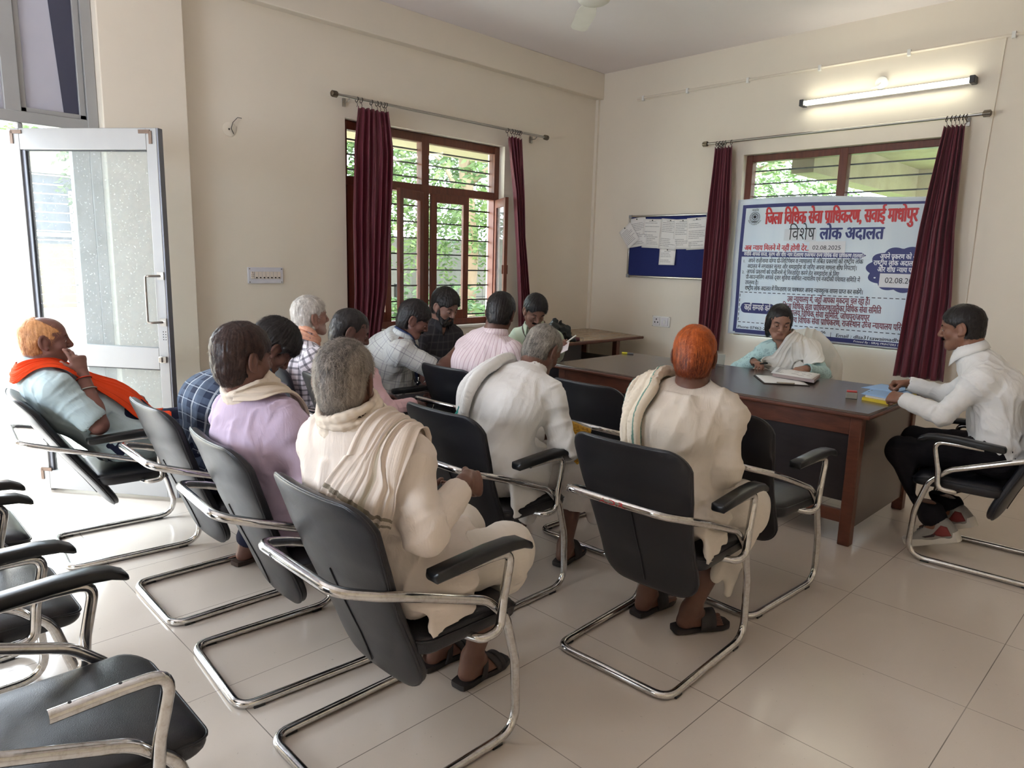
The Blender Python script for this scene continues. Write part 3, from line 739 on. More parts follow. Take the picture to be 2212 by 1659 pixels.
def compose(text, bold=0.):
    V, F, pen = [], [], 0.
    def put(v, f, dx):
        o = len(V)
        for p in v: V.append((p[0]+dx, p[1]))
        for q in f: F.append(tuple(i+o for i in q))
    def quad(pts, dx): put(np.array(pts), [(0, 1, 2, 3)], dx)
    i = 0; CONS = lambda c: '\u0915' <= c <= '\u0939'
    st = .081
    while i < len(text):
        if not CONS(text[i]):
            v, f, a = glyph(text[i], bold); put(v, f, pen); pen += a; i += 1; continue
        cons = [text[i]]; j = i+1
        while j+1 < len(text) and text[j] == '\u094d' and CONS(text[j+1]): cons.append(text[j+1]); j += 2
        if j < len(text) and text[j] == '\u093c': j += 1
        marks = []
        while j < len(text) and ('\u0900' <= text[j] <= '\u0903' or '\u093e' <= text[j] <= '\u094c'): marks.append(text[j]); j += 1
        reph = len(cons) > 1 and cons[0] == 'र'
        if reph: cons = cons[1:]
        rakar = len(cons) > 1 and cons[-1] == 'र'
        if rakar: cons = cons[:-1]
        if 'ि' in marks:
            v, f, a = glyph('ि', bold); put(v, f, pen); pen += a
        for k, c in enumerate(cons):
            v, f, a = glyph(c, bold)
            if k < len(cons)-1:
                if c in NOSTEM: put(v, f, pen); h = glyph('\u094d', bold); put(h[0], h[1], pen+a); pen += a
                else:
                    cut = a-.172 if c not in HOOK else a*.80
                    v2, f2 = clip_right(v, f, cut); put(v2, f2, pen); pen += cut
            else:
                put(v, f, pen)
                if rakar:
                    t = st*.8; sx = pen+(a-.165 if c not in NOSTEM else a*.5)
                    quad([(-.21, .03-t/2), (-.21+t*.5, .03-t), (.02, .17), (.02, .17+t)], sx) if c not in NOSTEM else (quad([(-.16, -.17), (-.16+t, -.19), (.0, .02), (-.04, .06)], sx), quad([(.0, .06), (.0, .0), (.16, -.19), (.16+t*.3, -.14)], sx))
                pen += a
        for mk in marks:
            if mk == 'ि': continue
            v, f, a = glyph(mk, bold); put(v, f, pen); pen += a
        if reph: v, f, a = glyph('े', bold); put(v, f, pen)
        i = j
    return np.array(V), F, pen
def text_strip(mb, text, x0, x1, zb, h, place, bold=0., slant=0., zb1=None, latin=False):
    """letters from x0 to x1, baseline zb..zb1, letter height h; place(x, z) gives the 3-D point"""
    v, f, w = compose(text, bold)
    if not len(v): return
    ref = glyph('0' if latin else 'क', bold)[0][:, 1]; hh = ref.max() if latin else np.percentile(ref, 90)
    sx = (x1-x0)/max(w, 1e-6); sy = h/hh; zb1 = zb if zb1 is None else zb1
    # heavier letters: the same outlines set again a hair to each side
    dx = bold*sy; steps = [(0, 0)] if bold < .009 else [(-dx, 0), (dx, 0), (0, dx*.5), (0, -dx*.5)]
    for q, (ex, ez) in enumerate(steps):
        mb.add([place(x0+p[0]*sx+p[1]*sy*slant+ex, zb+(zb1-zb)*p[0]/w+p[1]*sy+ez)+Vector((0, -.00012*q, 0)) for p in v], f)

# ------------------------------------------------------------------ the banner
def banner():
    x0, x1, z0, z1 = -3.232, -1.60, .858, 2.062
    def surf(x, z, lift=0.):
        top = max(0., z-1.95)/.11
        y = 6.048 + .008*math.sin(x*5.1+z*1.7)*.6 + .005*math.sin(z*7+x*2) - lift
        return Vector((x, y, z - top*.03*max(0, (x+2.9)/1.3)**2 + top*.012*math.sin((x-x0)*3.4)))
    b = empty('banner', ((x0+x1)/2, 6.05, z0), 'printed white and blue cloth banner hung across the back window', 'banner')
    a = NT('banner_cloth'); co = a.coord(); n = a.noise(2.4, a.mapping(co, (3, 1, .35)), 4)
    col = a.mix(n, lin((212, 222, 234)), lin((236, 240, 244)))
    a.set(col, .5); tr = a.n('BsdfTranslucent'); a.l(col, tr.inputs[0]); mx = a.n('MixShader'); mx.inputs[0].default_value = .22
    a.l(a.b.outputs[0], mx.inputs[1]); a.l(tr.outputs[0], mx.inputs[2]); a.l(mx.outputs[0], a.out.inputs[0])
    MB().grid(60, 44, lambda u, v: surf(x0+(x1-x0)*u, z0+(z1-z0)*v)).build('cloth', a.m, b, smooth=True, thick=.0012, off=1)
    navy = simple('navy_print', (40, 46, 112), .5); red = simple('red_print', (196, 40, 44), .5); black = simple('black_print', (30, 30, 40), .5)
    white = simple('white_print', (238, 240, 246), .5); maroon = simple('maroon_print', (122, 30, 52), .5); pap = simple('slip_paper', (226, 226, 230), .6)
    P1 = lambda l: (lambda x, z: surf(x, z, l))
    def rect(mb, a0, a1, c0, c1, l=.0016, nx=24):
        mb.grid(nx, 6, lambda u, v: surf(a0+(a1-a0)*u, c0+(c1-c0)*v, l))
    m = MB(); m.grid(60, 8, lambda u, v: surf(-3.182+1.58*u, 1.985+.028*v, .0022))
    m.grid(4, 60, lambda u, v: surf(-3.182+.032*u, .882+1.103*v, .0022)); m.grid(60, 4, lambda u, v: surf(-3.16+1.56*u, .872+.036*v, .0022)); m.build('border_band', navy, b, smooth=True)
    def pill(nm, a0, a1, c0, c1, round_left=True):
        h = (c1-c0)/2; pts = []
        for k in range(9): t = -PI/2+PI*k/8; pts.append((a1-h+h*math.cos(t), c0+h+h*math.sin(t)))
        if round_left:
            for k in range(9): t = PI/2+PI*k/8; pts.append((a0+h+h*math.cos(t), c0+h+h*math.sin(t)))
        else: pts += [(a0, c1), (a0, c0)]
        cx = (a0+a1)/2; mm = MB()
        # strips across so that it follows the cloth
        n = 30; xs = np.linspace(a0, a1, n)
        def half(x):
            d = h
            if x > a1-h: d = math.sqrt(max(0, h*h-(x-a1+h)**2))
            if round_left and x < a0+h: d = math.sqrt(max(0, h*h-(a0+h-x)**2))
            return d
        mm.grid(n, 3, lambda u, v: surf(a0+(a1-a0)*u, (c0+c1)/2+half(a0+(a1-a0)*u)*(v*2-1), .0023)); return mm.build(nm, navy, b, smooth=True)
    pill('text_strip', -3.156, -2.083, 1.560, 1.605, False); pill('contact_pill', -3.127, -2.80, 1.058, 1.150)
    # cloud: a scalloped navy patch
    cx, cz, rx, rz = -1.80, 1.478, .245, .158; N = 120; ring = []
    for k in range(N):
        t = 2*PI*k/N; s = 1+.13*abs(math.sin(t*5.5+.4)); ring.append((cx+rx*s*math.cos(t), cz+rz*s*math.sin(t)))
    mm = MB(); mm.loft([[surf(cx+(x-cx)*q, cz+(z-cz)*q, .0022) for x, z in ring] for q in np.linspace(.02, 1, 12)], False); mm.build('cloud_patch', navy, b)
    m = MB(); T = lambda t, a0, a1, zb, h, bold=0., **k: text_strip(m, t, a0, a1, zb, h, P1(.0030), bold, **k)
    T('जिला विधिक सेवा प्राधिकरण, सवाई माधोपुर', -2.961, -1.745, 1.845, .072, .035); T('अब न्याय मिलने में नहीं होगी देर..', -3.13, -2.55, 1.618, .030, .03)
    m.build('red_lettering', red, b)
    m = MB(); T('लोक अदालत', -2.472, -1.972, 1.713, .066, .035); m.build('navy_lettering', navy, b)
    m = MB(); T('विशेष', -2.738, -2.513, 1.709, .072, .008)
    T('1.', -3.132, -3.112, 1.509, .024, .01, latin=True); T('अपने राजीनामा योग्य प्री-लिटिगेशन व न्यायालय में लंबित प्रकरणों को राष्ट्रीय लोक', -3.084, -2.103, 1.508, .024, .012, zb1=1.517)
    T('अदालत में लगवाकर सुलह और समझाईश के जरिए अपना मामला शीघ्र निपटाएं।', -3.088, -2.142, 1.460, .024, .012, zb1=1.465)
    T('2.', -3.136, -3.112, 1.411, .024, .01, latin=True); T('आपके प्रकरणों को राजीनामे से निस्तारित करने हेतु समझाईश के लिए', -3.091, -2.279, 1.412, .024, .012)
    T('प्री-काउन्सलिंग आपके द्वार सुविधा संबंधित न्यायालय एवं नजदीकी पंचायत समिति में', -3.095, -2.109, 1.364, .024, .012, zb1=1.37)
    T('उपलब्ध है।', -3.099, -2.973, 1.315, .024, .012); T('राष्ट्रीय लोक अदालत में निस्तारण पर पक्षकार अपना न्यायशुल्क वापस प्राप्त कर सकेगें।', -3.097, -2.075, 1.264, .025, .015, zb1=1.273)
    T('Phone 07462-220', -3.139, -2.83, .916, .024, .02, latin=True); T('06', -2.385, -2.343, .931, .022, .02, latin=True); T('|', -2.306, -2.296, .912, .034, .01, latin=True)
    T('Email : dlsa31sawaimadhopur@gmail.com', -2.26, -1.43+.13*0, .912, .028, .02, slant=.12, zb1=.922, latin=True)
    for (a0, c0, a1, c1) in ((-3.140, 1.243, -1.61, 1.255), (-3.138, .972, -1.61, .981)):
        L = a1-a0; q = int(L/.043)
        for k in range(q): s, e = k/q, (k+.62)/q; m.add([surf(a0+L*s, c0+(c1-c0)*s-.003, .003), surf(a0+L*e, c0+(c1-c0)*e-.003, .003), surf(a0+L*e, c0+(c1-c0)*e+.003, .003), surf(a0+L*s, c0+(c1-c0)*s+.003, .003)], [(0, 1, 2, 3)])
    for k in range(6): zz = .985+.043*k; m.add([surf(-3.143, zz, .003), surf(-3.137, zz, .003), surf(-3.137, zz+.027, .003), surf(-3.143, zz+.027, .003)], [(0, 1, 2, 3)])
    def ringband(cx, cz, r0, r1, a0=0, a1=2*PI, n=28):
        m.grid(n, 2, lambda u, v: surf(cx+(r0+(r1-r0)*v)*math.cos(a0+(a1-a0)*u), cz+(r0+(r1-r0)*v)*math.sin(a0+(a1-a0)*u), .003))
    for ex, ez, s in ((-3.061, 1.905, 1.), (-1.655, 1.912, .95)):   # round emblem: rings, a central dot, a book, words beneath
        ringband(ex, ez, .044*s, .048*s); ringband(ex, ez, .034*s, .037*s); ringband(ex, ez+.004, .022*s, .028*s); ringband(ex, ez+.004, 0, .015*s)
        for k in range(14): t = 2*PI*k/14; ringband(ex+.0405*s*math.cos(t), ez+.0405*s*math.sin(t), 0, .002, n=6)
        for k in range(3): m.add([surf(ex-.026*s, ez-(.030+.006*k)*s, .0032), surf(ex+.026*s, ez-(.030+.006*k)*s, .0032), surf(ex+.022*s, ez-(.033+.006*k)*s, .0032), surf(ex-.022*s, ez-(.033+.006*k)*s, .0032)], [(0, 1, 2, 3)])
        words = 'ACCESS TO JUSTICE FOR ALL'
        for k, ch in enumerate(words):
            t = math.radians(205+130*k/(len(words)-1)); v, f, w = glyph(ch, .02) if ch != ' ' else (np.zeros((0, 2)), [], 0)
            if not len(v): continue
            up = (-math.cos(t), -math.sin(t)); rt = (-math.sin(t), math.cos(t)); r = .066*s
            m.add([surf(ex+r*math.cos(t)+.017*(p[0]-w/2)*rt[0]+.017*p[1]*up[0], ez+r*math.sin(t)+.017*(p[0]-w/2)*rt[1]+.017*p[1]*up[1], .003) for p in v], f)
        T('न्याय सब के लिए', ex-.03*s, ex+.03*s, ez+.054*s, .011*s, .01)
    m.build('black_lettering', black, b)
    m = MB(); T('क्योंकि आपको सस्ता, सुलभ और शीघ्र न्याय दिलाएगा राजस्थान राज्य विधिक सेवा प्राधिकरण (रालसा)।', -3.129, -2.096, 1.570, .022, .02, zb1=1.565)
    T('अपने प्रकरण को आगामी', -1.979, -1.640, 1.560, .026, .022); T('राष्ट्रीय लोक अदालत में रखवाएं', -2.022, -1.56, 1.509, .026, .022); T('और शीघ्र न्याय पाएं......', -1.987, -1.655, 1.458, .026, .022)
    T('•', -2.01, -1.99, 1.395, .03, .03, latin=True); T('•', -2.01, -1.99, 1.345, .03, .03, latin=True); T('कहाँ सम्पर्क करें', -3.089, -2.845, 1.085, .036, .014)
    T('Printed By : SIRAJ PRINTERS SWM -', -2.113, -1.70, .883, .016, .02, slant=.15, latin=True); m.build('white_lettering', white, b)
    m = MB(); T('उस न्यायालय में, जहाँ आपका मुकदमा चल रहा है।', -2.698, -2.013, 1.181, .033, .018, zb1=1.195); T('जिला विधिक सेवा प्राधिकरण/तालुका विधिक सेवा समिति', -2.735, -1.923, 1.116, .034, .018, zb1=1.13)
    T('उच्च न्यायालय विधिक सेवा समिति, जोधपुर/जयपुर', -2.81, -2.005, 1.061, .034, .018, zb1=1.065); T('राजस्थान राज्य विधिक सेवा प्राधिकरण, राजस्थान उच्च न्यायालय परिसर, जयपुर', -2.835, -1.60, 1.000, .034, .018, zb1=1.009)
    m.build('maroon_lettering', maroon, b)
    for nm, r, tx in (('date_slip', (-2.553, -2.252, 1.602, 1.696), (-2.522, -2.285, 1.627, .034)), ('date_slip', (-1.963, -1.63, 1.338, 1.446), (-1.922, -1.665, 1.373, .042))):
        mm = MB(); mm.grid(16, 6, lambda u, v: surf(r[0]+(r[1]-r[0])*u, r[2]+(r[3]-r[2])*v, .0045)); s = mm.build(nm, pap, b, smooth=True)
        m = MB(); text_strip(m, '02.08.2025', tx[0], tx[1], tx[2], tx[3], P1(.0062), .006, latin=True); m.build('date_lettering', black, s, origin=ROOT_LOC[s.name])
    m = MB()
    for r in ((-2.78, -2.62, 1.70, 1.80), (-2.60, -2.50, 1.69, 1.80)): m.grid(8, 4, lambda u, v: surf(r[0]+(r[1]-r[0])*u, r[2]+(r[3]-r[2])*v, .0025))
    m.build('word_slip', simple('pale_slip', (216, 220, 226), .5), b, smooth=True)
banner()

# ------------------------------------------------------------------ desk and corner table
M_lam = wood('dark_brown_laminate', (74, 60, 54), (94, 78, 70), .22, 4, (1, 10, 1))
M_edge = wood('red_brown_edge_wood', (84, 46, 34), (112, 64, 46), .38, 5, (1.5, 6, 6))
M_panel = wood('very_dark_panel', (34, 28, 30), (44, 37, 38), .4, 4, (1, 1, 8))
def desk():
    x0, x1, y0, y1, zt = -3.40, -1.20, 3.775, 4.80, .745
    d = empty('desk', ((x0+x1)/2, (y0+y1)/2, 0), 'large dark brown wooden desk in front of the banner', 'desk')
    MB().box(x0, x1, y0, y1, zt-.034, zt).build('desk_top', [M_lam], d, bevel=.009)
    m = MB(); w = .004
    m.box(x0-w, x1+w, y0-w, y0+.012, zt-.033, zt-.010); m.box(x0-w, x1+w, y1-.012, y1+w, zt-.033, zt-.010); m.box(x0-w, x0+.012, y0, y1, zt-.033, zt-.010); m.box(x1-.012, x1+w, y0, y1, zt-.033, zt-.010)
    m.build('edge_moulding', M_edge, d, bevel=.008)
    i = .045; lw = .062
    for lx in (x0+i, x1-i-lw):
        for ly in (y0+i, y1-i-lw): MB().box(lx, lx+lw, ly, ly+lw, 0, zt-.034).build('leg', M_edge, d, bevel=.005)
    m = MB(); m.box(x0+i+lw, x1-i-lw, y0+i+.004, y0+i+.03, zt-.135, zt-.034); m.build('front_apron', M_edge, d, bevel=.002)
    m = MB(); m.box(x0+i+lw, x1-i-lw, y0+i+.012, y0+i+.04, .12, .19); m.build('front_rail', M_edge, d, bevel=.003)
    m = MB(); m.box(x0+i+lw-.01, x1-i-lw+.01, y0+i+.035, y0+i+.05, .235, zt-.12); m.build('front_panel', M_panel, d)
    for s in (x0+i+.012, x1-i-lw+.034): MB().box(s, s+.016, y0+i+lw, y1-i-lw, .09, zt-.034).build('side_panel', M_lam, d)
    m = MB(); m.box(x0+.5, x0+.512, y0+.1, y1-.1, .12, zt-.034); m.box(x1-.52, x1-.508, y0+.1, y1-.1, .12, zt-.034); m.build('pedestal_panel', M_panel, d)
desk()
def corner_table():
    zt = .757; P = [(-4.93, 6.04), (-4.93, 4.45), (-4.115, 4.45), (-4.115, 5.93), (-4.83, 6.075)]
    t = empty('corner_table', (-4.5, 5.2, 0), 'brown laminate table standing in the corner under the socket plate', 'table')
    ti = wood('light_brown_laminate', (140, 116, 90), (164, 140, 112), .25, 4, (10, 1, 1))
    MB().prism(P, (1, 0, 0), (0, 1, 0), (0, 0, 1), (0, 0, zt-.03), .03).build('table_top', ti, t, bevel=.006)
    MB().box(-4.12, -4.098, 4.45, 5.955, zt-.031, zt-.002).build('front_edge', M_edge, t, bevel=.010)
    for lx, ly in ((-4.86, 4.52), (-4.24, 4.52), (-4.24, 5.62), (-4.86, 5.86)): MB().box(lx, lx+.055, ly, ly+.055, 0, zt-.03).build('leg', M_edge, t, bevel=.004)
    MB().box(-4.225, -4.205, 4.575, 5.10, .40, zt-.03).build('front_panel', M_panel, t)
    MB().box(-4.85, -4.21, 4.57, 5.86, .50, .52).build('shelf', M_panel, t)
corner_table()

# ------------------------------------------------------------------ cantilever armchairs
def chrome_mat():
    a = NT('worn_chrome_tube'); co = a.coord(); n = a.noise(60, co, 4, .7)
    col = a.ramp(n, [(.46, lin((214, 213, 212))), (.68, lin((192, 188, 182))), (.80, lin((120, 110, 98)))])
    r = a.math('MULTIPLY_ADD', a.noise(22, co, 3), .16, .05)
    return a.set(col, r, 1.)
M_chrome = chrome_mat()
def leather(name, rgb, rough):
    a = NT(name); co = a.coord(); v = a.n('TexVoronoi'); v.inputs['Scale'].default_value = 420; a.l(co, v.inputs['Vector'])
    n = a.noise(5, co, 4, .6); c = lin(rgb)
    col = a.mix(n, tuple(x*.75 for x in c), tuple(x*1.35 for x in c))
    h = a.math('ADD', a.math('MULTIPLY', v.outputs['Distance'], .7), a.noise(26, co, 3)); a.bump(h, .16, .003)
    return a.set(col, a.math('MULTIPLY_ADD', n, .22, rough), spec=.5)
M_leather = leather('black_leatherette', (26, 26, 31), .27)
M_pad = simple('black_moulded_armrest', (22, 24, 26), .30, 0, .2, 20, .06)
def rrect(hx, hy, r, n=6):
    out = []
    for cx, cy, a0 in ((hx-r, hy-r, 0), (-hx+r, hy-r, 90), (-hx+r, -hy+r, 180), (hx-r, -hy+r, 270)):
        for k in range(n+1):
            a = math.radians(a0+90*k/n); out.append((cx+r*math.cos(a), cy+r*math.sin(a)))
    return out
def back_profile(t):
    """height fraction 0..1 -> (z, y of the rear face, half width)"""
    z = .262+(.868-.262)*t
    y = float(np.interp(z, [.262, .325, .40, .50, .60, .70, .80, .868], [.222, .200, .172, .128, .086, .048, .014, -.018]))
    w = float(np.interp(z, [.262, .325, .40, .50, .58, .68, .80, .868], [.200, .204, .205, .208, .214, .230, .240, .238]))
    return z, y, w
def make_chair():
    c = empty('armchair', (0, 0, 0))
    H = .24; r = .0145
    right = [(H, 0, r), (H, .577, r), (H, .566, .26), (H, .52, .42), (H, .44, .497), (H, .20, .587), (H-.004, .07, .632), (.205, -.035, .665)]
    rr = [.06, .085, .3, .09, .14, .3, .1, .14]
    left = [(-x, y, z) for x, y, z in reversed(right)]
    path = fillet(right+left, rr+rr[::-1], 7, True)
    MB().tube(path, r, 12, closed=True).build('frame', M_chrome, c, smooth=True)
    # seat
    rings = []
    for z, s, dy in ((.392, .90, 0), (.394, .965, 0), (.402, .99, 0), (.425, 1, 0), (.442, .99, 0), (.452, .955, 0), (.459, .87, 0), (.464, .6, 0), (.466, .2, 0)):
        ring = []
        for x, y in rrect(.228*s, .200*s, .06*s):
            yy = y+.405; zz = z
            if yy > .50: zz -= (yy-.50)**2*2.2*(1 if z > .42 else .3)
            if yy < .32 and z > .43: zz -= (.32-yy)*.04
            ring.append((x, yy, zz))
        rings.append(ring)
    seat = MB().loft(rings).build('seat', M_leather, c, smooth='auto')
    se = MB().tube([(x*1.005, y*1.005+.405, .437-(max(0, y+.405-.50)**2)*2.0) for x, y in rrect(.228, .200, .06)], .0035, 6, closed=True); se.build('piping', M_leather, seat, smooth=True)
    # backrest: a cushion with rounded outline, hollowed towards the sitter
    nu, nv = 25, 33
    def outline(t):
        z, y, w = back_profile(t)
        d = min(t, 1-t)*.606; rc = .075 if t > .5 else .085
        if d < rc: w = w - rc + math.sqrt(max(0, rc*rc-(rc-d)**2))
        return z, y, max(w, .02)
    front, rear = [], []
    for j in range(nv):
        t = (1-math.cos(PI*j/(nv-1)))/2; z, y, w = outline(t)
        for i in range(nu):
            u = -math.cos(PI*i/(nu-1)); x = w*u
            hol = .030*(x/.24)**2; e = max(0, 1-abs(u)**5)*max(0, 1-abs(2*t-1)**9)
            th = .010+.030*e**.5
            tq = .006*math.exp(-((z-.66)/.012)**2)*(abs(u) < .99)
            front.append((x, y+.018+hol+th, z)); rear.append((x, y+.018+hol-.012*e**.5+tq-.008, z))
    m = MB(); fs = [(j*nu+i, j*nu+i+1, (j+1)*nu+i+1, (j+1)*nu+i) for j in range(nv-1) for i in range(nu-1)]
    m.add(front, fs); m.add(rear, [f[::-1] for f in fs]); N = nu*nv
    b = [i for i in range(nu)]+[j*nu+nu-1 for j in range(1, nv)]+[(nv-1)*nu+i for i in range(nu-2, -1, -1)]+[j*nu for j in range(nv-2, 0, -1)]
    m.f += [(b[k], b[(k+1) % len(b)], b[(k+1) % len(b)]+N, b[k]+N) for k in range(len(b))]
    back = m.build('backrest', M_leather, c, smooth=True)
    edge = [((Vector(front[k])+Vector(rear[k]))/2)+Vector((0, -.004, 0)) for k in b]
    p = MB().tube([v for q, v in enumerate(edge) if q == 0 or (v-edge[q-1]).length > .002], .0045, 6, closed=True); p.build('piping', M_leather, back, smooth=True)
    s = MB(); s.tube([(0, back_profile(t)[1]-.0035, back_profile(t)[0]) for t in np.linspace(.06, .60, 12)], .0024, 6)
    s.build('back_seam', M_leather, back, smooth=True)
    for sx in (1, -1):
        q = lambda pts: [(sx*x, y, z) for x, y, z in pts]
        MB().tube(fillet(q([(.12, .36, .398), (.265, .405, .398), (.267, .472, .402), (.267, .482, .50), (.267, .512, .638), (.266, .42, .640), (.266, .30, .638)]), [0, .03, .055, .1, .05, .05, 0], 7), .0138, 12).build('arm_tube', M_chrome, c, smooth='auto')
        rings = []
        for y, zt, zb, w in ((.215, .656, .638, .020), (.222, .664, .632, .027), (.30, .670, .636, .027), (.42, .678, .644, .027), (.50, .678, .646, .027), (.545, .671, .642, .027), (.578, .653, .630, .026), (.586, .643, .628, .020)):
            rings.append([(sx*.264+x, y, (zt+zb)/2+z) for x, z in rrect(w, (zt-zb)/2, .009, 3)])
        MB().loft(rings).build('arm_pad', M_pad, c, smooth='auto')
    for fx in (-H, H):
        for fy in (.06, .49): MB().box(fx-.014, fx+.014, fy-.02, fy+.02, -.0, .010).build('floor_glide', M_pad, c, bevel=.002)
    return c
CHAIR = make_chair()
CHAIRS = {}
def place(key, x, y, deg, label, group, tilt=0.):
    o = CHAIR if not CHAIRS else copy_tree(CHAIR)
    o.location = (x, y, 0); o.rotation_euler = (math.radians(tilt), 0, math.radians(deg))
    tag(o, label, 'chair', group); CHAIRS[key] = o
    return o
G1, G2, G3 = 'chrome armchairs of the first occupied row', 'chrome armchairs of the middle row', 'chrome armchairs around the desk'
place('A', -1.63, .863, 0, 'black chrome armchair under the grey haired man with the striped shawl', G1)
place('C', -2.31, .870, -4, 'black chrome armchair under the man in the lavender shirt', G1)
place('D', -2.995, .890, -1, 'black chrome armchair behind the man in the blue plaid shirt', G1)
place('E', -3.83, .742, -5, 'black chrome armchair under the man with the orange scarf', G1)
place('B', -1.39, 1.92, 2, 'black chrome armchair under the henna haired man, red letters on its tube', G2)
place('G', -2.20, 1.745, 0, 'black chrome armchair under the stooping man in white', G2)
place('H', -3.19, 1.79, 0, 'black chrome armchair right of the white haired man in the checked shirt', G2)
place('I', -3.87, 1.79, 0, 'black chrome armchair under the white haired man in the checked shirt', G2)
place('J', -3.08, 2.50, 0, 'black chrome armchair under the man in the pink striped shirt', G3)
place('S', -3.90, 2.40, -20, 'black chrome armchair under the man in the grey checked shirt with a lanyard', G3)
place('K', -2.25, 2.735, 0, 'empty black chrome armchair at the left part of the desk front', G3)
place('L', -1.465, 2.685, -3, 'empty black chrome armchair beside the right front leg of the desk', G3)
place('R', -.43, 4.20, 93, 'black chrome armchair under the man in the white formal shirt', G3)
G0 = 'empty chrome armchairs at the bottom left'
place('M', -1.655, -.075, 0, 'empty black chrome armchair at the bottom left with one bare arm tube', G0)
place('N', -2.455, -.13, 0, 'empty black chrome armchair just beyond the bare armed one at the left edge', G0)
place('O', -3.16, -.12, 0, 'empty black chrome armchair only showing its armrest and seat corner at the left edge', G0)
def flex_chair():
    # the springy frame gives under the man who slouches in it: the upper part leans back
    for q in [c for c in CHAIRS['E'].children_recursive if c.type == 'MESH']:
        q.data = q.data.copy()
        for v in q.data.vertices:
            h = max(0., v.co.z-.12); v.co.y -= h*.21; v.co.z -= h*.075
flex_chair()
def bare_arm():
    ch = CHAIRS['M']
    for k in [q for q in ch.children if q.name.startswith('arm_pad')]:
        if sum(v.co.x for v in k.data.vertices) > 0: bpy.data.objects.remove(k)
    h = MB()
    for y in (.42, .335): h.lathe([(.0001, .0002), (.0035, .0002), (.0035, .0006)], (.266, y, .6398-(.42-y)*.0167+.0135), 12)
    t = [q for q in ch.children if q.name.startswith('arm_tube') and sum(v.co.x for v in q.data.vertices) > 0][0]
    o = h.build('screw_hole', M_dark, t, origin=(0, 0, 0))
bare_arm()
def tube_letters():
    # hand painted letters on the rear hoops
    ink = simple('red_marker', (190, 30, 44), .5); ink2 = simple('dark_marker', (50, 44, 44), .6)
    for key, txt, mat, s0 in (('B', 'A.D.R.', ink, -.045), ('K', 'A.D.R.', ink2, -.06), ('A', 'A.D.R.', ink2, -.19)):
        ch = CHAIRS[key]; fr = [q for q in ch.children if q.name.startswith('frame')][0]
        m = MB(); text_strip(m, txt, s0, s0+.11, -.001, .017, lambda x, z: Vector((x, -.0345-.0150*math.cos((z-.007)/.0148)+(.0 if abs(x) < .1 else (abs(x)-.1)**2*2.2), .6645+.0150*math.sin((z-.007)/.0148))), .02, latin=True)
        m.build('painted_letters', mat, fr, origin=(0, 0, 0))
tube_letters()
# ------------------------------------------------------------------ smooth implicit surfaces for bodies and clothes
f4 = np.float32
def vec(*a): return np.array(a, float)
def nrm(v): v = np.asarray(v, float); return v/(np.linalg.norm(v)+1e-12)
_NT = np.random.default_rng(77).random((32, 32, 32)).astype(f4)
def vnoise(P):
    """value noise in 0..1 at points (N,3)"""
    P = np.asarray(P, f4); i = np.floor(P).astype(np.int64); t = P-i; t = t*t*(3-2*t); i &= 31; j = (i+1) & 31
    g = lambda a, b, c: _NT[a[:, 0], b[:, 1], c[:, 2]]
    x, y, z = t[:, 0], t[:, 1], t[:, 2]
    a = g(i, i, i)*(1-x)+g(j, i, i)*x; b = g(i, j, i)*(1-x)+g(j, j, i)*x
    c = g(i, i, j)*(1-x)+g(j, i, j)*x; d = g(i, j, j)*(1-x)+g(j, j, j)*x
    return (a*(1-y)+b*y)*(1-z)+(c*(1-y)+d*y)*z
def fbm(P, o=3):
    s = 0; a = .5; t = 0
    for k in range(o): s = s+a*vnoise(P*(2**k)+k*7.3); t += a; a *= .5
    return s/t
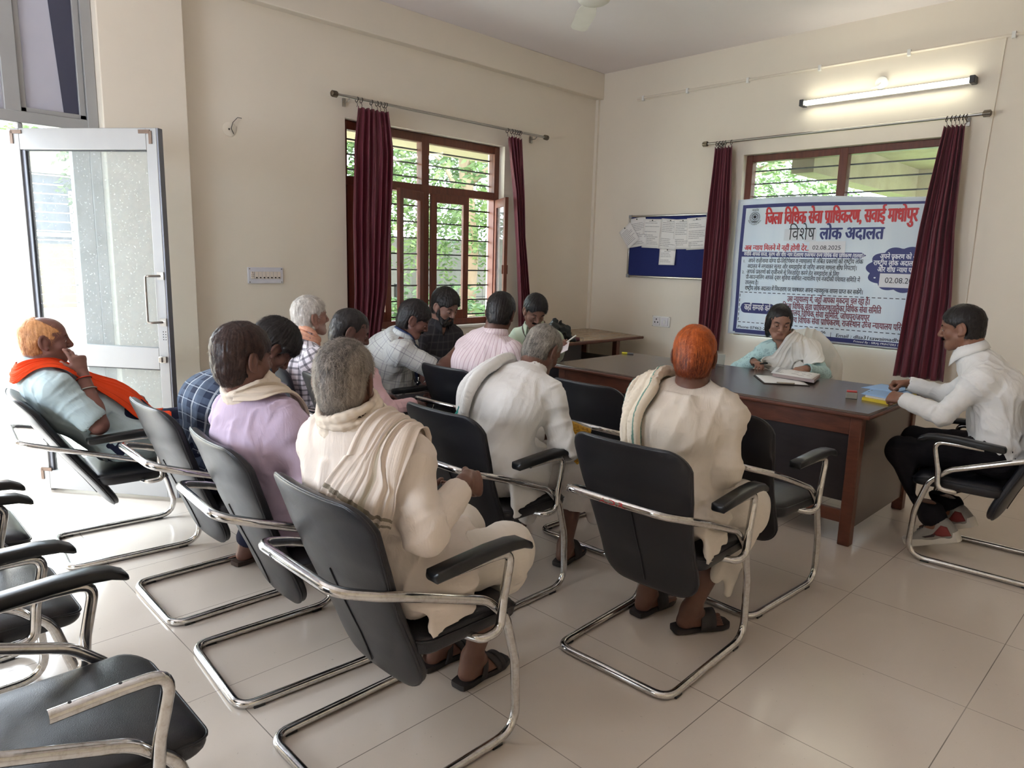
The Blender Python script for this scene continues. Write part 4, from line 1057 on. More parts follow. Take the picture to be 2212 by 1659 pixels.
class Field:
    def __init__(s): s.ops = []
    def rc(s, a, b, ra, rb, k=.02, sub=False):
        a = np.asarray(a, float); b = np.asarray(b, float); ba = b-a; L2 = ba@ba+1e-12
        def fn(x, y, z):
            px, py, pz = x-a[0], y-a[1], z-a[2]
            h = np.clip((px*ba[0]+py*ba[1]+pz*ba[2])/L2, 0, 1)
            return np.sqrt((px-h*ba[0])**2+(py-h*ba[1])**2+(pz-h*ba[2])**2)-(ra+(rb-ra)*h)
        r = max(ra, rb); s.ops.append((fn, np.minimum(a, b)-r, np.maximum(a, b)+r, k, sub)); return s
    def ec(s, a, b, lat, A, B, k=.03, sub=False, cap=1.0):
        """tapered capsule of elliptic section: A=(half width, half depth) at a, B at b"""
        a = np.asarray(a, float); b = np.asarray(b, float); w = b-a; L = np.linalg.norm(w); w = w/L
        l = nrm(np.asarray(lat, float)-w*(np.asarray(lat, float)@w)); d = np.cross(w, l)
        def fn(x, y, z):
            px, py, pz = x-a[0], y-a[1], z-a[2]
            t = px*w[0]+py*w[1]+pz*w[2]; h = np.clip(t/L, 0, 1)
            la = A[0]+(B[0]-A[0])*h; lb = A[1]+(B[1]-A[1])*h
            pl = (px*l[0]+py*l[1]+pz*l[2])/la; pd = (px*d[0]+py*d[1]+pz*d[2])/lb; e = (t-h*L)/(np.minimum(la, lb)*cap)
            q = np.sqrt(pl*pl+pd*pd+e*e)+1e-9
            return q*(q-1)/np.sqrt((pl/la)**2+(pd/lb)**2+(e/(np.minimum(la, lb)*cap))**2+1e-12)
        r = max(*A, *B)*max(1, cap); s.ops.append((fn, np.minimum(a, b)-r, np.maximum(a, b)+r, k, sub)); return s
    def ell(s, c, R, rad, k=.02, sub=False):
        c = np.asarray(c, float); R = np.asarray(R, float); rad = np.asarray(rad, float)
        def fn(x, y, z):
            px, py, pz = x-c[0], y-c[1], z-c[2]; q2 = 0; g2 = 0
            for i in range(3):
                v = px*R[0, i]+py*R[1, i]+pz*R[2, i]; q2 = q2+(v/rad[i])**2; g2 = g2+(v/rad[i]**2)**2
            q = np.sqrt(q2)+1e-9
            return q*(q-1)/np.sqrt(g2+1e-12)
        r = float(rad.max()); s.ops.append((fn, c-r, c+r, k, sub)); return s
    def box(s, c, R, half, rnd, k=.01, sub=False):
        c = np.asarray(c, float); R = np.asarray(R, float); half = np.asarray(half, float)
        def fn(x, y, z):
            px, py, pz = x-c[0], y-c[1], z-c[2]; o = 0; m = -9.
            for i in range(3):
                v = np.abs(px*R[0, i]+py*R[1, i]+pz*R[2, i])-half[i]+rnd; o = o+np.maximum(v, 0)**2; m = np.maximum(m, v)
            return np.sqrt(o)+np.minimum(m, 0)-rnd
        r = float(np.linalg.norm(half)); s.ops.append((fn, c-r, c+r, k, sub)); return s
    def cut(s, p, n, k=.004):
        """removes everything on the side n points to"""
        p = np.asarray(p, float); n = nrm(n)
        s.ops.append((lambda x, y, z: -((x-p[0])*n[0]+(y-p[1])*n[1]+(z-p[2])*n[2]), None, None, k, True)); return s
    def at(s, P):
        P = np.asarray(P, f4); D = np.full(len(P), 1., f4)
        for fn, lo, hi, k, sub in s.ops:
            d = fn(P[:, 0], P[:, 1], P[:, 2]); D = s._mix(D, d, k, sub)
        return D
    @staticmethod
    def _mix(D, d, k, sub):
        if sub:
            d = -d; h = np.maximum(k-np.abs(D-d), 0)/max(k, 1e-6); return np.maximum(D, d)+h*h*k*.25
        h = np.maximum(k-np.abs(D-d), 0)/max(k, 1e-6); return np.minimum(D, d)-h*h*k*.25
    def grad(s, P, e=.004):
        P = np.asarray(P, f4); G = np.zeros_like(P)
        for i in range(3):
            o = np.zeros(3, f4); o[i] = e; G[:, i] = s.at(P+o)-s.at(P-o)
        return G/(np.linalg.norm(G, axis=1)[:, None]+1e-9)
    def mesh(s, res, fine=(), pad=None):
        los = np.array([o[1] for o in s.ops if o[1] is not None and not o[4]]); his = np.array([o[2] for o in s.ops if o[1] is not None and not o[4]])
        lo = los.min(0)-res*2; hi = his.max(0)+res*2; ax = []
        for i in range(3):
            iv = sorted([(f[0][i], f[1][i], f[2]) for f in fine]); c = [lo[i]]
            while c[-1] < hi[i]:
                st = res
                for a, b, r in iv:
                    if a-res < c[-1] < b: st = min(st, r)
                c.append(c[-1]+st)
            ax.append(np.array(c, f4))
        D = np.full([len(a) for a in ax], 1., f4)
        for fn, l, h, k, sub in s.ops:
            if l is None: sl = [slice(0, len(a)) for a in ax]
            else:
                m = k*.6+2.2*res
                sl = [slice(max(0, int(np.searchsorted(ax[i], l[i]-m))), int(np.searchsorted(ax[i], h[i]+m))) for i in range(3)]
            if any(q.stop <= q.start for q in sl): continue
            x, y, z = ax[0][sl[0]][:, None, None], ax[1][sl[1]][None, :, None], ax[2][sl[2]][None, None, :]
            B = D[sl[0], sl[1], sl[2]]; D[sl[0], sl[1], sl[2]] = s._mix(B, fn(x, y, z).astype(f4), k, sub)
        return surface_net(D, ax)
def surface_net(D, ax):
    S = D < 0; n = np.zeros(np.array(D.shape)-1, np.uint8)
    for a in (0, 1):
        for b in (0, 1):
            for c in (0, 1): n += S[a:D.shape[0]-1+a, b:D.shape[1]-1+b, c:D.shape[2]-1+c]
    I = np.argwhere((n > 0) & (n < 8)); N = len(I)
    idx = np.full(n.shape, -1, np.int32); idx[I[:, 0], I[:, 1], I[:, 2]] = np.arange(N)
    cor = [(a, b, c) for a in (0, 1) for b in (0, 1) for c in (0, 1)]
    d = np.stack([D[I[:, 0]+a, I[:, 1]+b, I[:, 2]+c] for a, b, c in cor], 1); acc = np.zeros((N, 3), f4); cnt = np.zeros(N, f4)
    for p in range(8):
        for q in range(p+1, 8):
            if sum(abs(cor[p][i]-cor[q][i]) for i in range(3)) != 1: continue
            m = (d[:, p] < 0) != (d[:, q] < 0); t = d[m, p]/(d[m, p]-d[m, q])
            A = np.array(cor[p], f4); B = np.array(cor[q], f4); acc[m] += A+t[:, None]*(B-A); cnt[m] += 1
    fr = acc/cnt[:, None]; V = np.empty((N, 3), f4)
    for i in range(3):
        c0 = ax[i][I[:, i]]; V[:, i] = c0+fr[:, i]*(ax[i][I[:, i]+1]-c0)
    F = []
    for i in range(3):
        j, k = (i+1) % 3, (i+2) % 3; sl0 = [slice(None)]*3; sl1 = [slice(None)]*3; sl0[i] = slice(0, -1); sl1[i] = slice(1, None)
        E = np.argwhere(S[tuple(sl0)] != S[tuple(sl1)]); E = E[(E[:, j] > 0) & (E[:, k] > 0) & (E[:, j] < D.shape[j]-1) & (E[:, k] < D.shape[k]-1)]
        q = []
        for dj, dk in ((-1, -1), (0, -1), (0, 0), (-1, 0)):
            c = E.copy(); c[:, j] += dj; c[:, k] += dk; q.append(idx[c[:, 0], c[:, 1], c[:, 2]])
        q = np.stack(q, 1); inside = S[E[:, 0], E[:, 1], E[:, 2]]
        q[~inside] = q[~inside][:, ::-1]; F.append(q[(q >= 0).all(1)])
    return V, np.concatenate(F).astype(np.int32)
def vnormals(V, F):
    n = np.cross(V[F[:, 2]]-V[F[:, 0]], V[F[:, 3]]-V[F[:, 1]]) if F.shape[1] == 4 else np.cross(V[F[:, 1]]-V[F[:, 0]], V[F[:, 2]]-V[F[:, 0]])
    N = np.zeros_like(V)
    for c in range(F.shape[1]):
        for i in range(3): N[:, i] += np.bincount(F[:, c], n[:, i], len(V))
    return N/(np.linalg.norm(N, axis=1)[:, None]+1e-12)
def relax(V, F, it=1, lam=.5):
    for _ in range(it):
        A = np.zeros_like(V); c = np.zeros(len(V), f4); k = F.shape[1]
        for a in range(k):
            b = (a+1) % k
            for i in range(3): A[:, i] += np.bincount(F[:, a], V[F[:, b], i], len(V))+np.bincount(F[:, b], V[F[:, a], i], len(V))
            c += np.bincount(F[:, a], minlength=len(V))+np.bincount(F[:, b], minlength=len(V))
        V = V+lam*(A/np.maximum(c, 1)[:, None]-V)
    return V.astype(f4)
def biggest(V, F, min_share=.02):
    """drops stray islands so that the mesh is one continuous surface"""
    lab = np.arange(len(V))
    for _ in range(400):
        m = lab[F].min(1); new = lab.copy()
        for c in range(F.shape[1]): np.minimum.at(new, F[:, c], m)
        new = new[new]
        if (new == lab).all(): break
        lab = new
    u, cnt = np.unique(lab, return_counts=True); keep = np.isin(lab, u[cnt >= max(8, min_share*cnt.max())])
    mp = np.cumsum(keep)-1
    return V[keep], mp[F[keep[F].all(1)]].astype(np.int32)

# ------------------------------------------------------------------ skin, hair and cloth materials
def skin(name, rgb, stub=(90, 80, 74)):
    a = NT(name); co = a.coord(); n = a.noise(26, co, 4, .6); c = lin(rgb)
    col = a.mix(n, tuple(x*.86 for x in c), tuple(min(1, x*1.14) for x in c))
    q = a.n('Attribute'); q.attribute_name = 'lip'; col = a.mix(a.math('MULTIPLY', q.outputs['Fac'], .6), col, tuple(x*y for x, y in zip(c, (.62, .40, .42))))
    q = a.n('Attribute'); q.attribute_name = 'stubble'; col = a.mix(a.math('MULTIPLY', q.outputs['Fac'], .45), col, lin(stub))
    q = a.n('Attribute'); q.attribute_name = 'nail'; col = a.mix(a.math('MULTIPLY', q.outputs['Fac'], .5), col, lin((206, 160, 146)))
    a.bump(a.noise(330, co, 2), .10, .002)
    a.b.inputs['Subsurface Weight'].default_value = .06; a.b.inputs['Subsurface Radius'].default_value = (.012, .005, .003); a.b.inputs['Subsurface Scale'].default_value = .5
    return a.set(col, .46, spec=.35)
def hair_mat(name, dark, light, rough=.42):
    a = NT(name); q = a.n('Attribute'); q.attribute_name = 'tone'
    return a.set(a.mix(q.outputs['Fac'], lin(dark), lin(light)), rough, spec=.4)
def cloth(name, rgb, var=.05, weave=.10, rough=.85, pattern=None, sheen=.0, trans=0.):
    """pattern: function(a, u, v, base) -> colour socket, u across and v along the cloth in metres"""
    a = NT(name); co = a.coord(); n = a.noise(9, co, 4, .6); c = lin(rgb)
    col = a.mix(n, tuple(x*(1-var) for x in c), tuple(min(1, x*(1+var)) for x in c))
    q = a.n('Attribute'); q.attribute_name = 'cuv'; sx = a.n('SeparateXYZ'); a.l(q.outputs['Vector'], sx.inputs[0])
    if pattern: col = pattern(a, sx.outputs[0], sx.outputs[1], col)
    cr = a.math('ABSOLUTE', a.math('SUBTRACT', a.noise(1, a.mapping(q.outputs['Vector'], (34, 9, 1)), 3, .5, 1.2), .5))
    h = a.math('ADD', a.math('MULTIPLY', a.noise(60, co, 3, .6), .35), a.math('ADD', a.math('MULTIPLY', cr, 2.2), a.math('MULTIPLY', a.noise(420, co, 2), .12))); a.bump(h, weave*2.6, .006)
    if sheen: a.b.inputs['Sheen Weight'].default_value = sheen
    return a.set(col, rough, spec=.2)
def stripes(period, width, rgb, axis='u', amount=.8, off=0.):
    def fn(a, u, v, col):
        t = a.math('PINGPONG', a.math('ADD', u if axis == 'u' else v, 10*period+off), period/2)
        m = a.math('MULTIPLY', a.math('LESS_THAN', t, width/2), amount)
        return a.mix(m, col, lin(rgb))
    return fn
def many(*fs):
    def fn(a, u, v, col):
        for f in fs: col = f(a, u, v, col)
        return col
    return fn
# ------------------------------------------------------------------ people
UP = vec(0, 0, 1)
QUAL = 1.0
def yawdir(deg): a = math.radians(deg); return vec(-math.sin(a), math.cos(a), 0), vec(math.cos(a), math.sin(a), 0)
def head_frame(yaw, pitch, roll):
    f, r = yawdir(yaw); p = math.radians(pitch); f = f*math.cos(p)-UP*math.sin(p); u = np.cross(r, f)
    a = math.radians(roll); r2 = r*math.cos(a)-u*math.sin(a); u2 = u*math.cos(a)+r*math.sin(a)
    return np.stack([r2, f, u2], 1)
def ik(S, W, l1, l2, hint):
    S, W = np.asarray(S, float), np.asarray(W, float); d = W-S; D = min(np.linalg.norm(d), (l1+l2)*.998); u = nrm(d)
    a = (l1*l1-l2*l2+D*D)/(2*D); h = math.sqrt(max(0, l1*l1-a*a)); hv = np.asarray(hint, float); hv = nrm(hv-u*(hv@u))
    return S+u*a+hv*h
class Person: pass
def solve(sp):
    p = Person(); g = sp.get; p.sp = sp
    p.neck, p.pel, p.head = vec(*sp['neck']), vec(*sp['pelvis']), vec(*sp['head'])
    p.R = head_frame(sp['yaw'], g('pitch', 0), g('roll', 0)); p.hs = g('hs', .95)
    _, p.lat_s = yawdir(sp['tyaw']); p.fwd_p, p.lat_p = yawdir(g('pyaw', sp['tyaw']))
    if 'slope' in sp: p.lat_s = nrm(p.lat_s+UP*sp['slope'])
    p.neck0 = p.neck.copy(); p.hd = p.head-p.neck; p.neck = p.head-nrm(p.hd)*min(np.linalg.norm(p.hd), sp.get('nl', .136)*p.hs/.95)
    p.U = nrm(p.neck0-p.pel); p.L = np.linalg.norm(p.neck0-p.pel); p.fwd = nrm(np.cross(p.U, -p.lat_s))*-1
    p.fwd = nrm(np.cross(p.U, p.lat_s)); h = g('hunch', .03); b = g('build', 1.); p.b = b
    pl = p.pel+UP*.02
    p.w = p.pel+p.U*p.L*.30-p.fwd*h*.4; p.c = p.pel+p.U*p.L*.64-p.fwd*h; p.s = p.pel+p.U*p.L*.90-p.fwd*h*.55
    sw = g('sw', .158)*b; p.J = {}
    p.Un = nrm(p.head+p.R@vec(0, -.02, -.06)*p.hs-p.neck)
    for sd, sg in (('L', -1), ('R', 1)):
        a = sp[sd]; S = vec(*a['sh']) if 'sh' in a else p.neck0-p.U*.068+p.lat_s*sg*sw+p.fwd*a.get('fw', .0)
        W = vec(*a['wr']); l1, l2 = g('arm', (.275, .245)); E = vec(*a['el']) if 'el' in a else ik(S, W, l1, l2, a.get('hint', (0, 0, -1)))
        hd = nrm(a.get('dir', W-E)); pn = np.asarray(a.get('palm', (0, 0, -1)), float); pn = nrm(pn-hd*(pn@hd))
        p.J[sd] = dict(S=S, E=E, W=W, d=hd, n=pn, curl=a.get('curl', .35), spread=a.get('spread', .5), fist=a.get('fist'), thumb=a.get('thumb', .5), sg=sg)
        if 'kn' in a or 'an' in a:
            H = p.pel+p.lat_p*sg*.088*b-UP*.01; A = vec(*a['an']); K = vec(*a['kn']) if 'kn' in a else ik(H, A, .42, .40, a.get('khint', p.fwd_p+UP*.6))
            fd, _ = yawdir(a.get('toe', sp.get('pyaw', sp['tyaw']))); p.J[sd].update(H=H, K=K, A=A, fd=nrm(fd-UP*a.get('tdrop', 0)))
        else: p.J[sd].update(H=None)
    return p
def add_head(F, p, fem=False):
    R, c, s = p.R, p.head, p.hs
    q = lambda x, y, z: c+R@vec(x, y, z)*s
    E = lambda o, r, k, sub=False, M=None: F.ell(q(*o), R if M is None else R@M, np.array(r)*s, k*s, sub)
    jw = .92 if fem else 1.
    E((0, -.014, .030), (.073, .092, .080), .02); E((0, .024, -.030), (.060*jw, .060, .074), .03); E((0, .012, .035), (.066, .070, .060), .03)
    F.rc(q(-.020*jw, .064, -.094), q(.020*jw, .064, -.094), .018*s, .018*s, .03*s)
    for x in (-1, 1):
        F.rc(q(x*.050*jw, .012, -.055), q(x*.024, .056, -.090), .018*s, .016*s, .03*s)
        E((x*.040, .056, -.026), (.022, .020, .020), .02); F.rc(q(x*.012, .080, .020), q(x*.044, .066, .022), .009*s, .008*s, .014*s)
        E((x*.032, .086, .000), (.017, .014, .0125), .010, True)
        E((x*.032, .0715, .000), (.0155, .0125, .0120), .004)
        E((x*.079, -.012, -.004), (.0085, .023, .036), .008, False, np.array(head_rot(x)).T)
        E((x*.0880, -.005, -.001), (.0078, .0125, .022), .004, True)
        E((x*.078, .002, -.034), (.007, .010, .011), .008); E((x*.072, -.004, -.01), (.010, .014, .02), .008)
    F.rc(q(0, .083, .014), q(0, .103, -.024), .0085*s, .0115*s, .012*s); F.rc(q(0, .100, -.030), q(0, .090, -.037), .010*s, .008*s, .008*s)
    for x in (-1, 1): E((x*.0125, .091, -.033), (.0085, .0095, .0075), .006)
    F.rc(q(-.016, .080, -.058), q(.016, .080, -.058), .0055*s, .0055*s, .006*s); F.rc(q(0, .084, -.057), q(0, .083, -.057), .0055*s, .0055*s, .008*s)
    F.rc(q(-.013, .079, -.0685), q(.013, .079, -.0685), .0065*s, .0065*s, .006*s)
    F.rc(q(-.020, .0885, -.0628), q(.020, .0885, -.0628), .0022*s, .0022*s, .002*s, True)
    hb = q(0, -.020, -.055)
    F.rc(p.neck-p.Un*.02, hb, .058*s, .053*s, .03); F.rc(q(0, -.048, -.02), p.neck-p.fwd*.02, .045*s, .052*s, .035)
def head_rot(x):
    a = math.radians(28)*x; return [[math.cos(a), math.sin(a), 0], [-math.sin(a), math.cos(a), 0], [0, 0, 1]]
def add_hand(F, h, s=1.):
    W, d, n = h['W'], h['d'], h['n']; t = np.cross(n, d)*h['sg']*1.0   # towards the thumb
    # for a right hand, palm down and fingers forward, the thumb is to the left
    t = np.cross(d, n)*(-1 if h['sg'] > 0 else 1)*-1; h['t'] = t; h['tips'] = []
    K = W+d*.082*s
    F.ec(W-d*.01, K, t, (.024*s, .018*s), (.039*s, .0135*s), .014, cap=.8); F.rc(W+d*.02*s+t*.016*s+n*.004, W+d*.05*s+t*.030*s+n*.006, .015*s, .012*s, .014)
    L = (.066, .074, .069, .054); off = (.028, .0095, -.0095, -.027); cu = h['fist'] if h['fist'] is not None else [h['curl']]*4
    for i in range(4):
        a = math.radians(18+62*cu[i]); b = math.radians(85*cu[i]+12); c2 = math.radians(55*cu[i]+8)
        base = W+d*(.080-.004*abs(i-1))*s+t*off[i]*s; dd = nrm(d+t*(1.3-i)*.13*h['spread'])
        l = L[i]*s; ang = 0; P0 = base
        ax = np.cross(dd, n)
        for j, (fr, aa) in enumerate(((.45, a*.8), (.31, b), (.24, c2))):
            ang += aa; v = dd*math.cos(ang)+n*math.sin(ang); P1 = P0+v*l*fr
            F.rc(P0, P1, (.0088-.0007*j)*s, (.0082-.0008*j)*s, .005 if j else .010); P0 = P1
        h['tips'].append((P0, nrm(v), n))
    th = h['thumb']; B = W+d*.030*s+t*.026*s+n*.006; v = nrm(d*.72+t*(.75-.5*th)+n*(.25+.6*th)); P1 = B+v*.036*s
    v2 = nrm(v*.8+d*.35+n*.30*th-t*.25*th); P2 = P1+v2*.028*s
    F.rc(W+d*.015*s+t*.012*s, B, .015*s, .0135*s, .012); F.rc(B, P1, .0125*s, .0100*s, .008); F.rc(P1, P2, .0098*s, .0080*s, .005)
    h['tips'].append((P2, v2, n))
def add_foot(F, A, fd, s=1., sg=1):
    z = UP; r = np.cross(fd, z); he = A-fd*.035-z*(A[2]-.03)*0
    base = A-z*.055
    F.rc(A+z*.01, A-fd*.028-z*.042, .036*s, .030*s, .02); F.ec(A-fd*.02-z*.045, A+fd*.09-z*.052, r, (.031*s, .026*s), (.042*s, .020*s), .02, cap=.7); F.rc(A+z*.0+fd*.01, A+fd*.075-z*.045, .034*s, .022*s, .03)
    for i in range(5):
        o = (-.032+.016*i)*sg*-1; l = (.060, .056, .050, .043, .036)[i]; rr = (.013, .0095, .009, .0085, .008)[i]
        F.rc(A+fd*(.095)-z*.055+r*o*-1*s, A+fd*(.095+l)*s-z*.060+r*o*-1.08*s, rr, rr*.9, .007)
def torso(F, p, i, k=.035):
    b = p.b; la, lb = p.lat_p, p.lat_s; lm = nrm(la+lb)
    F.ell(p.pel-UP*.015-p.fwd_p*.01, np.stack([la, p.fwd_p, UP], 1), (.168*b+i, .130*b+i, .105+i), k)
    F.ec(p.pel+UP*.02, p.w, lm, (.152*b+i, .112*b+i), (.140*b+i, .104*b+i), k); F.ec(p.w, p.c, lm, (.140*b+i, .104*b+i), (.156*b+i, .112*b+i), k)
    F.ec(p.c, p.s, lb, (.156*b+i, .112*b+i), (.128*b+i, .080*b+i), k)
    if p.sp.get('belly'): F.ell(p.w+p.fwd*.06, np.stack([lm, p.fwd, p.U], 1), (.12+i, .075+p.sp['belly']+i, .13+i), .06)
    if p.sp.get('bust'):
        for x in (-1, 1): F.ell(p.c+p.fwd*.085+lb*x*.07-p.U*.02, np.eye(3), (.065+i, .065+i, .07+i), .05)
    for sd in 'LR':
        S = p.J[sd]['S']; F.rc(p.neck0-p.U*.03-p.fwd*.01, S, .048+i, .043*b+i, .05); F.rc(p.neck-p.Un*.03-p.fwd*.008, p.neck0+(S-p.neck0)*.55-p.U*.01, .050+i*.5, .040*b+i, .05)
        F.rc(S, p.c+p.lat_s*p.J[sd]['sg']*.06, .044*b+i, .070*b+i, .06)
def carve(F, p, e=0.):
    """takes the chair cushion out of the shape so that flesh and cloth rest against it"""
    ch = CHAIRS.get(p.sp.get('chair'))
    if ch is None: return
    lx, ly, _ = ch.location; a = ch.rotation_euler.z; X = vec(math.cos(a), math.sin(a), 0); Y = vec(-math.sin(a), math.cos(a), 0); o = vec(lx, ly, 0)
    P = lambda x, y, z: o+X*x+Y*y+UP*z
    fx = p.sp['chair'] == 'E'; sh = lambda y, z: (y-(z-.12)*.21, z-(z-.12)*.075) if fx else (y, z)
    y0, z0 = sh(.206+e, .45); y1, z1 = sh(.040+e, .868); t = nrm(Y*(y1-y0)+UP*(z1-z0)); n = np.cross(X, t)
    F.box(P(0, (y0+y1)/2, (z0+z1)/2)+n*.0700-t*.03, np.stack([X, n, t], 1), (.245, .07, .30), .02, .012, True)
    if not fx:
        for sx in (-1, 1):
            for a_, b_ in (((.24, .02, .655), (.24, .20, .587)), ((.24, .20, .587), (.24, .43, .500)), ((.24, .43, .500), (.24, .53, .40)), ((.24, .53, .40), (.24, .57, .15)), ((.264, .475, .41), (.264, .508, .62))): F.rc(P(sx*a_[0], *a_[1:]), P(sx*b_[0], *b_[1:]), .0165, .0165, .004, True)
            F.box(P(sx*.264, .40, .648), np.stack([X, Y, UP], 1), (.030, .19, .028), .012, .006, True)
    F.box(P(0, .40, .372), np.stack([X, Y, UP], 1), (.232, .205, .092), .03, .012, True)
def body_mesh(p, sp):
    F = Field(); b = p.b; g = sp.get
    torso(F, p, -.008)
    fine = []
    for sd in 'LR':
        j = p.J[sd]
        F.rc(j['S'], j['E'], .043*b, .037*b, .03); F.rc(j['E'], j['E']+(j['W']-j['E'])*.35, .036*b, .039*b, .02); F.rc(j['E']+(j['W']-j['E'])*.3, j['W'], .038*b, .0255, .02)
        add_hand(F, j, g('hand', 1.)); fine.append((j['W']-.12, j['W']+.12, .0042)) if g('handfine', True) else 0
        if j['H'] is not None:
            F.rc(j['H'], j['K'], .080*b, .056, .03); F.rc(j['K'], j['K']+(j['A']-j['K'])*.3+(-j['fd'])*.012, .054, .055, .02); F.rc(j['K']+(j['A']-j['K'])*.25-j['fd']*.010, j['A'], .054, .032, .02)
            add_foot(F, j['A'], j['fd'], 1., j['sg'])
    carve(F, p, .012)
    add_head(F, p, g('fem', False))
    fine.append((p.head-.125*p.hs, p.head+.125*p.hs, g('hres', .0034)))
    V, Fa = F.mesh(g('bres', .0085)*QUAL, fine); V, Fa = biggest(V, Fa); V = relax(V, Fa, 1, .35)
    q = (V-p.head)@p.R/p.hs
    lip = np.clip(1.5-np.sqrt((q[:, 0]/.024)**2+((q[:, 1]-.088)/.02)**2+((q[:, 2]+.063)/.0105)**2), 0, 1)
    st = np.clip((.06-np.abs(q[:, 0]))/.02, 0, 1)*0
    jaw = np.clip((-.034-q[:, 2])/.02, 0, 1)*np.clip((q[:, 2]+.14)/.03, 0, 1)*np.clip((q[:, 1]-.0)/.03, 0, 1)*(1-lip)
    nail = np.zeros(len(V))
    for sd in 'LR':
        for tp, v, n in p.J[sd]['tips']: nail = np.maximum(nail, np.clip(1.6-np.linalg.norm(V-(tp-n*.007+v*.002), axis=1)/.006, 0, 1))
    return F, V, Fa, {'lip': lip, 'stubble': jaw*g('stub', 0.), 'nail': nail}
def strands(V, N, own, flow, n, L, lift, rng, wdt=.0008, seg=3, keep=None):
    """thin hair ribbons rooted on a surface"""
    idx = rng.choice(len(V), n) if keep is None else rng.choice(np.flatnonzero(keep), n)
    P = V[idx]+rng.normal(0, .0012, (n, 3)); nn = N[idx]; d = flow(P, nn)+rng.normal(0, .08, (n, 3)); d -= nn*(d*nn).sum(1)[:, None]; d /= np.linalg.norm(d, axis=1)[:, None]+1e-9
    ll = L*rng.uniform(.5, 1.15, n); w = np.cross(nn, d); w /= np.linalg.norm(w, axis=1)[:, None]+1e-9; rows = []
    for k in range(seg+1):
        t = k/seg; c = P+d*(ll*t)[:, None]+nn*((lift*ll)*(t-.25*t*t))[:, None]-nn*.001; wd = wdt*(1-.85*t)
        rows += [c-w*wd, c+w*wd]
    A = np.stack(rows, 1); Vs = A.reshape(-1, 3); m = 2*(seg+1); base = np.arange(n)[:, None]*m
    Fs = np.concatenate([base+np.array([[2*k, 2*k+1, 2*k+3, 2*k+2]]) for k in range(seg)], 0)
    return Vs, Fs.astype(np.int32), np.repeat(np.clip(rng.normal(.5, .3, n), 0, 1), m)
def make_hair(p, h, mat, parent, seed):
    R, c, s = p.R, p.head, p.hs; q = lambda x, y, z: c+R@vec(x, y, z)*s; t = h.get('t', .012); rng = np.random.default_rng(seed)
    F = Field(); E = lambda o, r, k, sub=False: F.ell(q(*o), R, np.array(r)*s, k*s, sub)
    tb = h.get('tb', t)
    E((0, -.014, .030+t*.3), (.073+t*.85, .092+t, .080+t), .02); E((0, -.032, -.028), (.063+tb*.8, .067+tb, .076+tb), .03)
    for o, r in h.get('add', []): E(o, r, .03)
    fz = h.get('fz', 0.); fy = h.get('fy', 0.)
    E((0, .120+fy, -.045+fz), (.098, .092, .112), .012, True)
    for x in (-1, 1):
        E((x*.090, -.006, -.020), (.034, h.get('earw', .032), .047), .010, True)
        if h.get('side', True): E((x*.080, .062+fy*.5, -.03+fz*.6), (.040, .044, .062), .012, True)
    for o, r in h.get('bald', []): E(o, r, .02, True)
    nz = h.get('nape', -.068)-.022; F.cut(q(0, -.06, nz), R@vec(0, .25, -1))
    V, Fa = F.mesh(.0036*QUAL); V, Fa = biggest(V, Fa, .05); N = vnormals(V, Fa)
    cr = vec(*h.get('crown', (0, -.045, .105)))
    Q = (V-c)@R/s; rad = Q-cr; rad /= np.linalg.norm(rad, axis=1)[:, None]+1e-9
    th = np.arctan2(Q[:, 0]-cr[0], Q[:, 1]-cr[1]); ln = np.linalg.norm(Q-cr, axis=1)
    sk = np.stack([np.cos(th)*h.get('streak', 22), np.sin(th)*h.get('streak', 22), ln*14+Q[:, 2]*5], 1)
    sk = sk+2.*np.stack([vnoise(Q*22+seed), vnoise(Q*22+31), vnoise(Q*22+53)], 1); n1 = fbm(sk+seed, 3); n2 = fbm(Q*60+seed*3, 2)
    V = V+N*((n1-.5)*h.get('rough', .4)*max(t, .008)+(n2-.5)*.006)[:, None]
    tone = np.clip(.42+(n1-.5)*1.3+(n2-.5)*.8, 0, 1)
    if h.get('tone'): tone = np.clip(tone+h['tone'](Q), 0, 1)
    fl = h.get('flow')
    def flow(P, nn):
        q2 = (P-c)@R/s; d = q2-cr; d[:, 2] -= .045
        if fl is not None: d = fl(q2, d)
        return d@R.T
    Vs, Fs, ts = strands(V, N, None, flow, int(h.get('n', 1800)*3), h.get('len', .022), h.get('lift', .35)*.42, rng, h.get('w', .00045))
    if h.get('tone'): ts = np.clip(ts+h['tone'](((Vs-c)@R/s)), 0, 1)
    o = link_np('hair', np.concatenate([V, Vs])-p.org, np.concatenate([Fa, Fs+len(V)]), mat, parent, True, {'tone': np.concatenate([tone, ts])})
    return o
